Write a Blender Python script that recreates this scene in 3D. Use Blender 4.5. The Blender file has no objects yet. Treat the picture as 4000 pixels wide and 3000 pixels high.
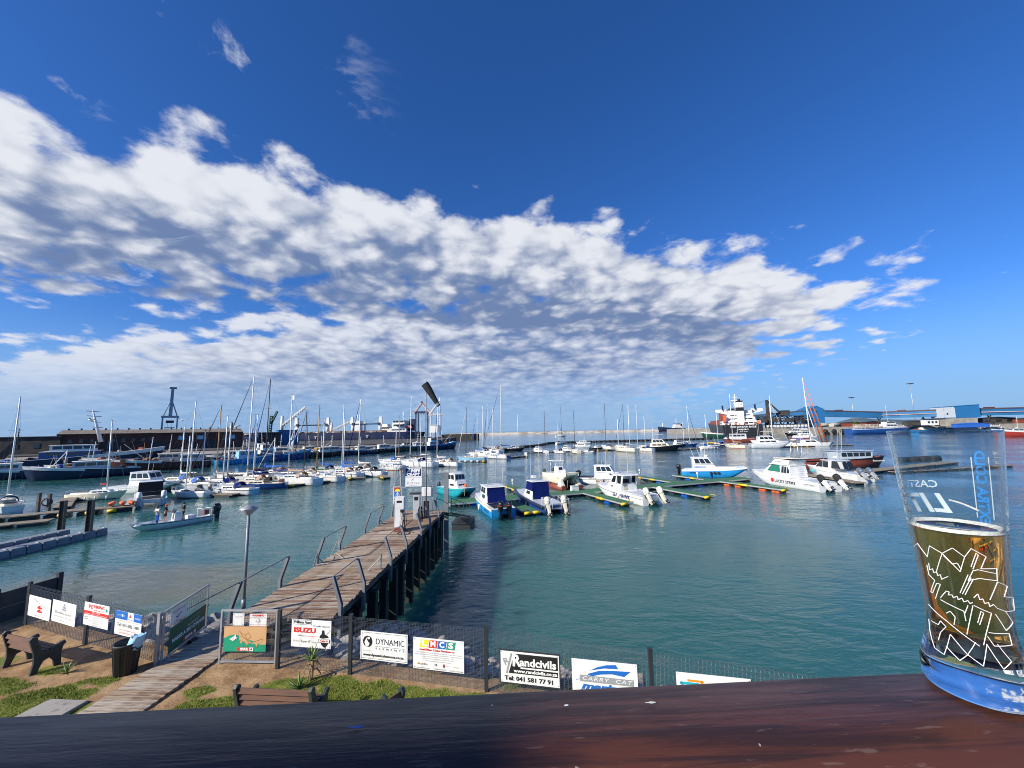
import bpy, bmesh, math, random
from mathutils import Vector, Matrix

# ------------------------------------------------------------------ camera, sky, sun, exposure
SC = bpy.context.scene
COL = SC.collection
PI = math.pi
rad = math.radians

cam_data = bpy.data.cameras.new('camera')
cam = bpy.data.objects.new('camera', cam_data)
COL.objects.link(cam)
SC.camera = cam
cam_data.sensor_width = 36.0
cam_data.lens = 13.86                      # ultra-wide phone lens
cam_data.clip_start = 0.02
cam_data.clip_end = 40000.0
CAM_H = 8.8                                # eye height above the harbour water, first-floor balcony
cam.matrix_world = (Matrix.Translation((0, 0, CAM_H)) @ Matrix.Rotation(PI/2 + rad(6.777), 4, 'X')
                    @ Matrix.Rotation(rad(-1.2), 4, 'Z'))

SUN_EL, SUN_AZ = 29.0, 235.0               # sun behind the camera on the left; azimuth clockwise from +Y
SKY_STRENGTH = 0.085
sun_dir = Vector((math.sin(rad(SUN_AZ))*math.cos(rad(SUN_EL)), math.cos(rad(SUN_AZ))*math.cos(rad(SUN_EL)), math.sin(rad(SUN_EL))))
ld = bpy.data.lights.new('sun', 'SUN')
ld.energy = 4.8
ld.angle = rad(0.5)
ld.color = (1.0, 0.93, 0.82)
sun = bpy.data.objects.new('sun', ld)
COL.objects.link(sun)
sun.rotation_euler = sun_dir.to_track_quat('Z', 'Y').to_euler()

SC.view_settings.view_transform = 'Standard'
SC.view_settings.look = 'None'
SC.view_settings.exposure = 0.42
SC.view_settings.gamma = 1.0
SC.view_settings.use_curve_mapping = False
SC.cycles.filter_width = 1.0
SC.cycles.max_bounces = 14
SC.cycles.transmission_bounces = 14
SC.cycles.transparent_max_bounces = 24
SC.cycles.caustics_reflective = False
SC.cycles.caustics_refractive = False

class NT:
    """small expression helper over a node tree"""
    def __init__(s, tree):
        s.t = tree
    def node(s, typ, **kw):
        n = s.t.nodes.new(typ)
        for k, v in kw.items():
            setattr(n, k, v)
        return n
    def put(s, sock, v):
        if isinstance(v, bpy.types.NodeSocket):
            s.t.links.new(v, sock)
        elif v is not None:
            if isinstance(v, (tuple, list)) and len(v) == 3 and sock.type == 'RGBA':
                v = (*v, 1)
            sock.default_value = v
    def m(s, op, a, b=None, c=None, clamp=False):
        n = s.node('ShaderNodeMath', operation=op, use_clamp=clamp)
        for i, v in enumerate((a, b, c)):
            if v is not None:
                s.put(n.inputs[i], v)
        return n.outputs[0]
    def vm(s, op, a, b=None, out=0):
        n = s.node('ShaderNodeVectorMath', operation=op)
        s.put(n.inputs[0], a)
        if b is not None:
            if op == 'SCALE':
                s.put(n.inputs[3], b)
            else:
                s.put(n.inputs[1], b)
        return n.outputs['Value'] if op in ('DOT_PRODUCT', 'LENGTH') else n.outputs[0]
    def ss(s, x, lo, hi, a=0.0, b=1.0, kind='SMOOTHSTEP'):
        n = s.node('ShaderNodeMapRange', interpolation_type=kind)
        for i, v in enumerate((x, lo, hi, a, b)):
            s.put(n.inputs[i], v)
        return n.outputs[0]
    def noise(s, vec, scale, detail=4.0, rough=0.5, dist=0.0, lac=2.0, out='Fac'):
        n = s.node('ShaderNodeTexNoise')
        if vec is not None:
            s.put(n.inputs['Vector'], vec)
        for k, v in (('Scale', scale), ('Detail', detail), ('Roughness', rough), ('Distortion', dist), ('Lacunarity', lac)):
            s.put(n.inputs[k], v)
        return n.outputs[out]
    def mix(s, f, a, b, mode='MIX'):
        n = s.node('ShaderNodeMix', data_type='RGBA', blend_type=mode, clamp_factor=True)
        s.put(n.inputs[0], f); s.put(n.inputs[6], a); s.put(n.inputs[7], b)
        return n.outputs[2]
    def xyz(s, v):
        n = s.node('ShaderNodeSeparateXYZ'); s.put(n.inputs[0], v)
        return n.outputs
    def vec(s, x, y, z):
        n = s.node('ShaderNodeCombineXYZ')
        for i, v in enumerate((x, y, z)):
            s.put(n.inputs[i], v)
        return n.outputs[0]
    def coord(s, which='Object'):
        return s.node('ShaderNodeTexCoord').outputs[which]

def build_sky():
    w = bpy.data.worlds.new('World')
    SC.world = w
    w.use_nodes = True
    t = w.node_tree
    t.nodes.clear()
    n = NT(t)
    sky = n.node('ShaderNodeTexSky', sky_type='NISHITA', sun_disc=False, sun_elevation=rad(SUN_EL),
                 sun_rotation=rad(SUN_AZ), altitude=0.0, air_density=1.0, dust_density=0.6, ozone_density=3.0)
    # the phone renders this air very blue: tint the physical sky
    tint = n.mix(1.0, sky.outputs[0], (0.56, 0.80, 1.30), 'MULTIPLY')
    hs = n.node('ShaderNodeHueSaturation')
    n.put(hs.inputs['Hue'], 0.499); n.put(hs.inputs['Saturation'], 1.07); n.put(hs.inputs['Value'], 1.02)
    n.put(hs.inputs['Color'], tint)
    blue = n.vm('SCALE', hs.outputs[0], SKY_STRENGTH)
    d = n.coord('Generated')
    x, y, z = n.xyz(d)
    zc = n.m('MAXIMUM', z, 0.0)
    inv = n.m('DIVIDE', 1.0, n.m('ADD', zc, 0.20))
    blue = n.mix(n.ss(zc, 0.0, 0.26, 0.85, 0.0), blue, (0.20, 0.36, 0.60))   # bright haze towards the horizon
    P = n.vm('ADD', n.vm('SCALE', d, inv), (5.3, 2.1, 0.0))                                   # where the view line meets the cloud deck
    e1 = n.vm('DOT_PRODUCT', d, (-0.1880, 0.4790, -0.8574))     # high edge of the deck
    e2 = n.vm('DOT_PRODUCT', d, (0.0973, -0.2621, 0.9601))      # low edge of the main sheet
    e3 = n.vm('DOT_PRODUCT', d, (0.1292, 0.3495, -0.9280))      # top of the lower sheet
    e4 = n.vm('DOT_PRODUCT', d, (-0.4400, 0.1050, 0.8919))      # far end of the sheets
    px, py, pz = n.xyz(P)
    nz = n.noise(P, 2.3, 10.0, 0.60, 0.15)
    nb = n.noise(P, 1.0, 3.0, 0.5)
    fine = n.noise(P, 7.5, 8.0, 0.62, 0.15)
    def puffs(vec, sc):
        v = n.node('ShaderNodeTexVoronoi', feature='SMOOTH_F1'); n.put(v.inputs['Vector'], vec); n.put(v.inputs['Scale'], sc); n.put(v.inputs['Smoothness'], 0.6)
        return n.m('SUBTRACT', 1.0, n.m('MULTIPLY', v.outputs['Distance'], 1.25))
    warp = n.vm('ADD', P, n.vm('SCALE', n.noise(P, 5.0, 3.0, 0.5, out='Color'), 0.14))
    pf = puffs(warp, 6.5)
    pf2 = puffs(n.vm('ADD', warp, (3.7, 1.3, 0)), 15.0)
    rows = n.noise(n.vec(n.m('MULTIPLY', px, 0.6), n.m('ADD', py, n.m('MULTIPLY', px, 0.18)), 0.0), 3.6, 6.0, 0.55, 0.3)
    s = n.m('MINIMUM', n.m('MINIMUM', e1, n.m('MULTIPLY', e4, 0.9)), n.m('MAXIMUM', n.m('SUBTRACT', e2, 0.03), n.m('ADD', e3, 0.0)))
    rag = n.m('ADD', n.m('MULTIPLY', n.m('SUBTRACT', nz, 0.5), 0.13), n.m('MULTIPLY', n.m('SUBTRACT', fine, 0.5), 0.14))
    rag = n.m('ADD', rag, n.m('MULTIPLY', n.m('SUBTRACT', nb, 0.5), 0.04))
    rag = n.m('ADD', rag, n.m('MULTIPLY', n.m('SUBTRACT', pf, 0.45), 0.09))
    dens = n.m('ADD', n.m('ADD', s, rag), 0.030)
    cover = n.ss(dens, -0.010, 0.048)
    # the lower sheet is thinner and melts into haze above the horizon
    low = n.ss(e2, -0.04, 0.02)
    thin = n.ss(zc, 0.02, 0.17, 0.22, 1.0)
    cover = n.m('MULTIPLY', cover, n.m('MULTIPLY', thin, n.ss(low, 0.0, 1.0, 0.90, 1.0)))
    # shade: sunlit heads towards the high edge, grey-blue bases towards the low edge
    base = n.ss(e1, 0.0, 0.26, 0.80, -0.02)
    base_low = n.ss(e3, 0.0, 0.14, 0.85, 0.45)
    base = n.m('MAXIMUM', base, n.m('MULTIPLY', base_low, n.ss(low, 0.0, 1.0, 1.0, 0.0)))
    flat = n.ss(zc, 0.04, 0.32, 0.30, 1.0)                      # far cells blend together
    off = n.noise(n.vm('ADD', P, (0.03, 0.045, 0)), 2.3, 10.0, 0.60, 0.15)
    tex = n.m('MULTIPLY', n.m('SUBTRACT', nz, off), 1.2)
    tex = n.m('ADD', tex, n.m('MULTIPLY', n.m('SUBTRACT', rows, 0.5), 0.9))
    tex = n.m('ADD', tex, n.m('MULTIPLY', n.m('SUBTRACT', fine, 0.5), 1.0))
    tex = n.m('ADD', tex, n.m('MULTIPLY', n.m('SUBTRACT', pf, 0.50), 0.80))
    tex = n.m('ADD', tex, n.m('MULTIPLY', n.m('SUBTRACT', pf2, 0.50), 0.45))
    lit = n.m('ADD', base, n.m('MULTIPLY', tex, flat))
    lit = n.m('ADD', lit, n.ss(dens, 0.0, 0.09, 0.25, 0.0))     # thin rims let the light through
    lit = n.ss(lit, -0.05, 1.10)
    ramp = n.mix(lit, (0.120, 0.178, 0.325), (0.59, 0.61, 0.66))
    col = n.mix(cover, blue, ramp)
    # stray wisps high on the left
    w1 = n.vm('DOT_PRODUCT', d, (-0.60, 0.60, 0.53))
    wis = n.m('MULTIPLY', n.ss(n.noise(P, 3.3, 7.0, 0.62, 0.6), 0.60, 0.74), n.ss(w1, 0.90, 0.99))
    col = n.mix(n.m('MULTIPLY', wis, 0.55), col, (0.60, 0.64, 0.70))
    for nd in t.nodes:
        if nd.type == 'TEX_NOISE':
            nd.noise_dimensions = '2D'
        elif nd.type == 'TEX_VORONOI':
            nd.voronoi_dimensions = '2D'
    bg = n.node('ShaderNodeBackground')
    n.put(bg.inputs[0], col); n.put(bg.inputs[1], 1.0)
    out = n.node('ShaderNodeOutputWorld')
    t.links.new(bg.outputs[0], out.inputs[0])
build_sky()

# ------------------------------------------------------------------ helpers
RNG = random.Random(7)
V3 = Vector

class MB:
    """collects faces; build() links them as one mesh object"""
    def __init__(s):
        s.v, s.f, s.sm = [], [], []
    def add(s, vs, fs, smooth=False):
        o = len(s.v)
        s.v += [tuple(v) for v in vs]
        s.f += [tuple(i + o for i in f) for f in fs]
        s.sm += [smooth] * len(fs)
        return s
    def box(s, c, d, rz=0.0, top=(1, 1), rx=0.0, ry=0.0):
        x, y, z = d[0]/2, d[1]/2, d[2]/2
        tx, ty = top
        vs = [V3((-x, -y, -z)), V3((x, -y, -z)), V3((x, y, -z)), V3((-x, y, -z)),
              V3((-x*tx, -y*ty, z)), V3((x*tx, -y*ty, z)), V3((x*tx, y*ty, z)), V3((-x*tx, y*ty, z))]
        if rz or rx or ry:
            R = Matrix.Rotation(rz, 3, 'Z') @ Matrix.Rotation(ry, 3, 'Y') @ Matrix.Rotation(rx, 3, 'X')
            vs = [R @ v for v in vs]
        c = V3(c)
        return s.add([v + c for v in vs], [(0, 3, 2, 1), (4, 5, 6, 7), (0, 1, 5, 4), (1, 2, 6, 5), (2, 3, 7, 6), (3, 0, 4, 7)])
    def hexa(s, b, t):
        """box from four bottom and four top points"""
        return s.add(list(b) + list(t), [(0, 3, 2, 1), (4, 5, 6, 7), (0, 1, 5, 4), (1, 2, 6, 5), (2, 3, 7, 6), (3, 0, 4, 7)])
    def quad(s, *p):
        return s.add(p, [tuple(range(len(p)))])
    def tube(s, p, q, r, n=6, r2=None, cap=True):
        p, q = V3(p), V3(q)
        r2 = r if r2 is None else r2
        d = (q - p)
        if d.length < 1e-6:
            return s
        d.normalize()
        a = d.orthogonal().normalized()
        b = d.cross(a)
        vs = []
        for c, rr in ((p, r), (q, r2)):
            vs += [c + (a*math.cos(2*PI*i/n) + b*math.sin(2*PI*i/n))*rr for i in range(n)]
        fs = [(i, (i+1) % n, n+(i+1) % n, n+i) for i in range(n)]
        s.add(vs, fs, n > 5)
        if cap:
            s.add(vs, [tuple(range(n-1, -1, -1)), tuple(range(n, 2*n))])
        return s
    def path(s, pts, r, n=5):
        for a, b in zip(pts, pts[1:]):
            s.tube(a, b, r, n)
        return s
    def loft(s, rings, cap0=True, cap1=True, closed=True, smooth=False):
        n = len(rings[0])
        vs = [p for r in rings for p in r]
        fs = []
        for k in range(len(rings)-1):
            for i in range(n if closed else n-1):
                j = (i+1) % n
                fs.append((k*n+i, k*n+j, (k+1)*n+j, (k+1)*n+i))
        s.add(vs, fs, smooth)
        if cap0:
            s.add(rings[0], [tuple(range(n-1, -1, -1))])
        if cap1:
            s.add(rings[-1], [tuple(range(n))])
        return s
    def lathe(s, prof, c=(0, 0, 0), n=24, smooth=True, cap0=False, cap1=False):
        c = V3(c)
        rings = [[c + V3((r*math.cos(2*PI*i/n), r*math.sin(2*PI*i/n), z)) for i in range(n)] for r, z in prof]
        return s.loft(rings, cap0, cap1, True, smooth)
    def prism(s, poly, a0, a1, axis='y'):
        """extrude a 2-d outline: axis y -> outline in xz; x -> outline in yz; z -> outline in xy"""
        def P(p, a):
            return {'y': (p[0], a, p[1]), 'x': (a, p[0], p[1]), 'z': (p[0], p[1], a)}[axis]
        return s.loft([[P(p, a0) for p in poly], [P(p, a1) for p in poly]])
    def ball(s, c, r, nu=10, nv=6, sc=(1, 1, 1)):
        c = V3(c)
        rings = []
        for k in range(nv+1):
            t = PI*k/nv
            rr = max(math.sin(t), 1e-3)*r
            rings.append([c + V3((rr*math.cos(2*PI*i/nu)*sc[0], rr*math.sin(2*PI*i/nu)*sc[1], -r*math.cos(t)*sc[2])) for i in range(nu)])
        return s.loft(rings, False, False, True, True)
    def mesh(s, name):
        m = bpy.data.meshes.new(name)
        m.from_pydata(s.v, [], s.f)
        m.polygons.foreach_set('use_smooth', s.sm)
        b = bmesh.new(); b.from_mesh(m)
        bmesh.ops.remove_doubles(b, verts=b.verts, dist=1e-5)
        bmesh.ops.recalc_face_normals(b, faces=b.faces)
        b.to_mesh(m); b.free()
        return m
    def build(s, name, mat, parent=None, loc=(0, 0, 0), rz=0.0, kind=None):
        m = s.mesh(name)
        m.materials.append(mat)
        return link(name, m, parent, loc, rz, kind)

def link(name, data, parent=None, loc=(0, 0, 0), rz=0.0, kind=None):
    o = bpy.data.objects.new(name, data)
    COL.objects.link(o)
    o.parent = parent
    o.location = loc
    if isinstance(rz, (tuple, list)):
        o.rotation_euler = rz
    else:
        o.rotation_euler = (0, 0, rz)
    if kind:
        o['kind'] = kind
    return o

def tag(o, label, cat, group=None):
    o['label'] = label
    o['category'] = cat
    if group:
        o['group'] = group
    return o

def thing(name, label, cat, loc=(0, 0, 0), rz=0.0, group=None):
    return tag(link(name, None, None, loc, rz), label, cat, group)

def copy_tree(o, parent=None):
    c = o.copy()
    COL.objects.link(c)
    c.parent = parent
    for ch in list(o.children):
        copy_tree(ch, c)
    return c

# ------------------------------------------------------------------ materials
MATS = {}
def mat(name, col, rough=0.5, metal=0.0, col2=None, vscale=1.5, vamt=0.35, bump=0.0, bscale=8.0, coat=0.0, spec=0.5, stretch=None, streak=0.0, dirt=None):
    """principled surface whose colour wanders between col and col2 (grain and wear), with fine relief"""
    if name in MATS:
        return MATS[name]
    m = bpy.data.materials.new(name)
    m.use_nodes = True
    t = m.node_tree
    n = NT(t)
    p = t.nodes['Principled BSDF']
    co = n.coord('Object')
    if stretch:
        mp = n.node('ShaderNodeMapping'); n.put(mp.inputs['Vector'], co); n.put(mp.inputs['Scale'], stretch); co = mp.outputs[0]
    if col2 is None:
        col2 = tuple(c*0.72 for c in col)
    f = n.noise(co, vscale, 6.0, 0.6)
    c = n.mix(n.m('MULTIPLY', n.ss(f, 0.40, 0.66), vamt*2), col, col2)
    if dirt:
        f2 = n.noise(n.vec(n.m('MULTIPLY', n.xyz(co)[0], 6.0), n.m('MULTIPLY', n.xyz(co)[1], 6.0), n.m('MULTIPLY', n.xyz(co)[2], 0.9)), 1.0, 5.0, 0.6)
        c = n.mix(n.m('MULTIPLY', n.ss(f2, 0.52, 0.72), streak), c, dirt)
    n.put(p.inputs['Base Color'], c)
    n.put(p.inputs['Roughness'], n.ss(n.noise(co, vscale*3, 3.0), 0.3, 0.7, max(rough-0.07, 0.02), min(rough+0.1, 1.0)))
    p.inputs['Metallic'].default_value = metal
    p.inputs['Specular IOR Level'].default_value = spec
    if coat:
        p.inputs['Coat Weight'].default_value = coat
        p.inputs['Coat Roughness'].default_value = 0.08
    if bump:
        b = n.node('ShaderNodeBump')
        b.inputs['Strength'].default_value = bump
        b.inputs['Distance'].default_value = 0.02
        n.put(b.inputs['Height'], n.noise(co, bscale, 6.0, 0.6))
        t.links.new(b.outputs[0], p.inputs['Normal'])
    MATS[name] = m
    return m

def build_materials():
    mat('white_gel', (0.80, 0.80, 0.77), 0.28, vamt=0.18, col2=(0.62, 0.60, 0.54), coat=0.3, streak=0.3, dirt=(0.45, 0.38, 0.28))
    mat('cream_gel', (0.78, 0.72, 0.56), 0.35, vamt=0.25, col2=(0.62, 0.56, 0.42), coat=0.2)
    mat('grey_gel', (0.55, 0.58, 0.60), 0.35, coat=0.2)
    mat('white_paint', (0.78, 0.78, 0.76), 0.5, vamt=0.2, col2=(0.55, 0.52, 0.46), streak=0.45, dirt=(0.35, 0.22, 0.12))
    mat('navy', (0.008, 0.016, 0.060), 0.35, coat=0.2)
    mat('hull_blue', (0.014, 0.075, 0.27), 0.35, coat=0.3, streak=0.25, dirt=(0.06, 0.06, 0.07))
    mat('bright_blue', (0.02, 0.28, 0.62), 0.35, coat=0.3)
    mat('sky_blue', (0.30, 0.60, 0.78), 0.4, coat=0.2)
    mat('teal_gel', (0.02, 0.36, 0.42), 0.32, coat=0.3)
    mat('black_paint', (0.012, 0.012, 0.014), 0.4)
    mat('black_gloss', (0.008, 0.008, 0.010), 0.15, coat=0.6)
    mat('maroon', (0.10, 0.022, 0.018), 0.5, streak=0.4, dirt=(0.03, 0.02, 0.02))
    mat('rust_red', (0.26, 0.055, 0.03), 0.6, col2=(0.14, 0.04, 0.025))
    mat('hull_red', (0.36, 0.04, 0.03), 0.45)
    mat('green_paint', (0.02, 0.20, 0.10), 0.45)
    mat('dark_green', (0.01, 0.07, 0.045), 0.5)
    mat('orange', (0.75, 0.13, 0.02), 0.45)
    mat('yellow', (0.80, 0.52, 0.02), 0.4)
    mat('buoy_blue', (0.01, 0.10, 0.50), 0.35)
    mat('glass_dark', (0.012, 0.016, 0.02), 0.06, vamt=0.1, spec=0.8)
    mat('glass_green', (0.01, 0.17, 0.11), 0.12, vamt=0.1, spec=0.7)
    mat('alu', (0.70, 0.70, 0.69), 0.38, metal=0.6, vamt=0.15)
    mat('mast_white', (0.80, 0.79, 0.75), 0.4, vamt=0.15)
    mat('mast_dark', (0.05, 0.05, 0.06), 0.4)
    mat('mast_wood', (0.42, 0.25, 0.10), 0.45)
    mat('wire', (0.30, 0.31, 0.32), 0.4, metal=0.6)
    mat('steel_grey', (0.23, 0.25, 0.27), 0.5, metal=0.2, streak=0.3, dirt=(0.14, 0.07, 0.04))
    mat('galv', (0.42, 0.43, 0.44), 0.45, metal=0.5)
    mat('charcoal', (0.028, 0.032, 0.038), 0.55)
    mat('canvas_navy', (0.003, 0.012, 0.105), 0.95, spec=0.15, bump=0.35, bscale=5)
    mat('canvas_blue', (0.02, 0.13, 0.52), 0.8, bump=0.3, bscale=5)
    mat('canvas_grey', (0.30, 0.30, 0.30), 0.85, bump=0.3, bscale=5)
    mat('canvas_black', (0.016, 0.016, 0.018), 0.8, bump=0.3, bscale=5)
    mat('canvas_green', (0.01, 0.11, 0.07), 0.8, bump=0.3)
    mat('canvas_red', (0.42, 0.03, 0.03), 0.8, bump=0.3)
    mat('canvas_white', (0.70, 0.68, 0.62), 0.85, bump=0.3)
    mat('canvas_tan', (0.45, 0.30, 0.20), 0.85, bump=0.3)
    mat('canvas_purple', (0.06, 0.05, 0.22), 0.85, bump=0.3)
    mat('teak', (0.36, 0.24, 0.13), 0.7, col2=(0.22, 0.14, 0.08), stretch=(0.5, 6, 1))
    mat('rubber', (0.014, 0.014, 0.014), 0.75)
    mat('rope', (0.42, 0.38, 0.30), 0.9)
    mat('sign_white', (0.80, 0.80, 0.78), 0.45, vamt=0.22, vscale=3.0, col2=(0.64, 0.62, 0.57), streak=0.3, dirt=(0.42, 0.38, 0.32))
    mat('ink_black', (0.012, 0.012, 0.014), 0.5, vamt=0.1)
    mat('ink_grey', (0.30, 0.31, 0.32), 0.5, vamt=0.1)
    mat('ink_red', (0.62, 0.03, 0.025), 0.5, vamt=0.1)
    mat('ink_blue', (0.012, 0.13, 0.48), 0.5, vamt=0.1)
    mat('ink_navy', (0.012, 0.025, 0.14), 0.5, vamt=0.1)
    mat('ink_green', (0.01, 0.30, 0.16), 0.5, vamt=0.1)
    mat('ink_dkgreen', (0.008, 0.10, 0.05), 0.5, vamt=0.1)
    mat('ink_yellow', (0.85, 0.68, 0.02), 0.5, vamt=0.1)
    mat('ink_orange', (0.80, 0.28, 0.02), 0.5, vamt=0.1)
    mat('ink_tan', (0.60, 0.36, 0.17), 0.5, vamt=0.1)
    mat('ink_brown', (0.30, 0.15, 0.06), 0.5, vamt=0.1)
    mat('ink_teal', (0.02, 0.42, 0.50), 0.5, vamt=0.1)
    mat('skin', (0.50, 0.28, 0.18), 0.55, vamt=0.1)
    mat('skin_dark', (0.16, 0.08, 0.05), 0.55, vamt=0.1)
    mat('concrete', (0.36, 0.33, 0.28), 0.9, col2=(0.20, 0.18, 0.15), vscale=0.25, bump=0.3, bscale=2, streak=0.7, dirt=(0.10, 0.08, 0.06))
    mat('brick_dark', (0.115, 0.050, 0.038), 0.9, col2=(0.06, 0.035, 0.03), vscale=0.12, vamt=0.5)
    mat('roof_brown', (0.23, 0.185, 0.14), 0.85, col2=(0.13, 0.11, 0.09), vscale=0.2)
    mat('dock_wood', (0.30, 0.25, 0.18), 0.9, col2=(0.14, 0.11, 0.08), stretch=(1, 6, 1), vamt=0.5)
    mat('dock_green', (0.03, 0.16, 0.075), 0.95, col2=(0.06, 0.13, 0.06), vscale=0.8, vamt=0.5, bump=0.3, bscale=20)
    mat('float_grey', (0.22, 0.24, 0.27), 0.6, vamt=0.4)
    mat('conveyor_blue', (0.015, 0.11, 0.25), 0.6, vscale=0.05, vamt=0.35, col2=(0.02, 0.15, 0.34))
    mat('blue_shed', (0.018, 0.14, 0.32), 0.6, vscale=0.04, vamt=0.25, col2=(0.02, 0.17, 0.38))
    mat('coal_steel', (0.035, 0.033, 0.032), 0.8, col2=(0.09, 0.075, 0.06), vscale=0.3)
    mat('crane_blue', (0.30, 0.38, 0.42), 0.55, vscale=0.2)
    mat('ship_blue', (0.007, 0.017, 0.065), 0.5, vscale=0.06, streak=0.3, dirt=(0.05, 0.04, 0.04))
    mat('foliage', (0.05, 0.10, 0.02), 0.7, col2=(0.10, 0.14, 0.03), vamt=0.5)
    mat('aloe', (0.11, 0.20, 0.05), 0.5, col2=(0.20, 0.24, 0.07), vscale=6, vamt=0.5)
    mat('dry_leaf', (0.26, 0.17, 0.08), 0.8)
    mat('plastic_black', (0.022, 0.023, 0.025), 0.5, col2=(0.05, 0.05, 0.05))
build_materials()
M_ = MATS

FONTD = {}
def text(name, body, size, material, parent, loc, rot=(PI/2, 0, 0), align='CENTER', sx=1.0, shear=0.0, bold=0.0, space=1.0):
    """flat lettering; local frame: x along the words, y up the letters"""
    cu = bpy.data.curves.new(name, 'FONT')
    cu.body = body
    cu.size = size
    cu.align_x = align
    cu.align_y = 'CENTER'
    cu.shear = shear
    cu.offset = bold
    cu.space_character = space
    cu.resolution_u = 2
    cu.fill_mode = 'FRONT'
    cu.materials.append(material)
    o = link(name, cu, parent, loc, rot)
    o.scale = (sx, 1, 1)
    return o

# ------------------------------------------------------------------ the setting: water, ground, bank
FIT = []
def fit(o, w):
    FIT.append((o, w)); return o

def water_material():
    m = bpy.data.materials.new('harbour_water'); m.use_nodes = True
    t = m.node_tree; n = NT(t); p = t.nodes['Principled BSDF']
    co = n.coord('Object')
    x, y, z = n.xyz(co)
    big = n.noise(co, 0.035, 4.0, 0.55, 0.4)
    # turbid green inshore, deeper blue outside the moorings; sand shows through by the left bank
    far = n.ss(n.m('ADD', y, n.m('MULTIPLY', x, 0.55)), 22.0, 120.0)
    c = n.mix(far, (0.036, 0.140, 0.126), (0.016, 0.085, 0.130))
    c = n.mix(n.m('MULTIPLY', n.ss(big, 0.35, 0.7), 0.5), c, (0.018, 0.080, 0.088))
    dx = n.m('DIVIDE', n.m('ADD', x, 23.0), 10.0)
    dy = n.m('DIVIDE', n.m('SUBTRACT', y, 25.0), 4.6)
    sand = n.m('ADD', n.m('MULTIPLY', dx, dx), n.m('MULTIPLY', dy, dy))
    sand = n.m('ADD', sand, n.m('MULTIPLY', n.m('SUBTRACT', n.noise(co, 0.35, 4.0, 0.6), 0.5), 1.2))
    c = n.mix(n.ss(sand, 0.15, 1.25, 0.8, 0.0), c, (0.17, 0.155, 0.085))
    n.put(p.inputs['Base Color'], c)
    p.inputs['Subsurface Weight'].default_value = 1.0          # silty water: light spreads sideways below the surface
    p.inputs['Subsurface Radius'].default_value = (0.7, 1.0, 1.0)
    p.inputs['Subsurface Scale'].default_value = 10.0
    n.put(p.inputs['Roughness'], 0.05)
    p.inputs['IOR'].default_value = 1.33
    wind = n.vec(n.m('ADD', x, n.m('MULTIPLY', y, 0.35)), n.m('MULTIPLY', y, 1.0), 0.0)
    h = n.m('MULTIPLY', n.noise(n.vm('MULTIPLY', wind, (0.55, 1.0, 1.0)), 2.6, 4.0, 0.55, 0.4), 0.55)
    h = n.m('ADD', h, n.m('MULTIPLY', n.noise(n.vm('MULTIPLY', wind, (0.6, 1.0, 1.0)), 0.8, 3.0, 0.5, 0.5), 1.1))
    h = n.m('ADD', h, n.m('MULTIPLY', n.noise(n.vm('MULTIPLY', wind, (0.5, 1.0, 1.0)), 0.16, 3.0, 0.5), 2.0))
    calm = n.ss(n.noise(co, 0.05, 3.0, 0.5, 0.5), 0.40, 0.60, 0.22, 1.0)
    b = n.node('ShaderNodeBump')
    b.inputs['Distance'].default_value = 0.20
    n.put(b.inputs['Strength'], n.m('MULTIPLY', calm, 0.72))
    n.put(b.inputs['Height'], h)
    t.links.new(b.outputs[0], p.inputs['Normal'])
    return m

wm = MB()
wm.quad((-9000, -40, 0), (9000, -40, 0), (9000, 16000, 0), (-9000, 16000, 0))
wm.build('harbour_water', water_material(), kind='structure')

CREST = [(-60, 14.5), (-24, 14.2), (-15.0, 13.2), (-11.7, 12.0), (-8.8, 11.0), (-5.7, 10.7), (-3.9, 10.35), (-0.7, 9.6), (2.6, 8.9), (8, 7.8), (20, 5.5), (60, -2)]
WATER = [(-62, 20), (-30, 19.5), (-22, 20.0), (-17, 20.2), (-12, 20), (-7, 19.8), (-4.5, 18.8), (-1.5, 16.4), (2, 15.2), (9, 13), (22, 10), (64, 3)]
def lerp(a, b, t):
    return a + (b-a)*t
def along(pl, s):
    """point at parameter s (0..len-1) on a polyline"""
    i = min(int(s), len(pl)-2); f = s - i
    return lerp(pl[i][0], pl[i+1][0], f), lerp(pl[i][1], pl[i+1][1], f)
from mathutils import noise as MN

def grassiness(x, y):
    """how much turf covers the sand here"""
    g = 0.0
    if x > -4.9:
        g = min(1.0, (x + 4.9)*1.6)
        fy = 9.8 - 0.21*(x + 3.9)                # fence line: bare strip along it
        g *= max(0.15, min(1.0, (fy + 0.05 - y)*3.0))
    for cx, cy, rx, ry in ((-12.1, 9.55, 1.1, .42), (-12.6, 8.7, 1.6, .5), (-10.2, 9.25, .95, .36), (-9.3, 8.75, .8, .3), (-5.7, 8.75, 1.5, .42), (-4.7, 9.3, 1.0, .5), (-13.6, 9.2, 1.4, .5), (-11.0, 8.6, 1.2, .35), (-6.9, 9.3, .35, .2), (-9.6, 9.75, .5, .16), (-13.2, 10.6, .6, .25), (-11.3, 10.2, .4, .2), (-6.6, 8.5, .7, .25)):
        d = ((x-cx)/rx)**2 + ((y-cy)/ry)**2
        g = max(g, min(1.0, 1.6 - 1.2*d))
    g += (MN.noise(V3((x*2.2, y*2.2, 3.1))))*0.75
    return max(0.0, min(1.0, g))

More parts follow.
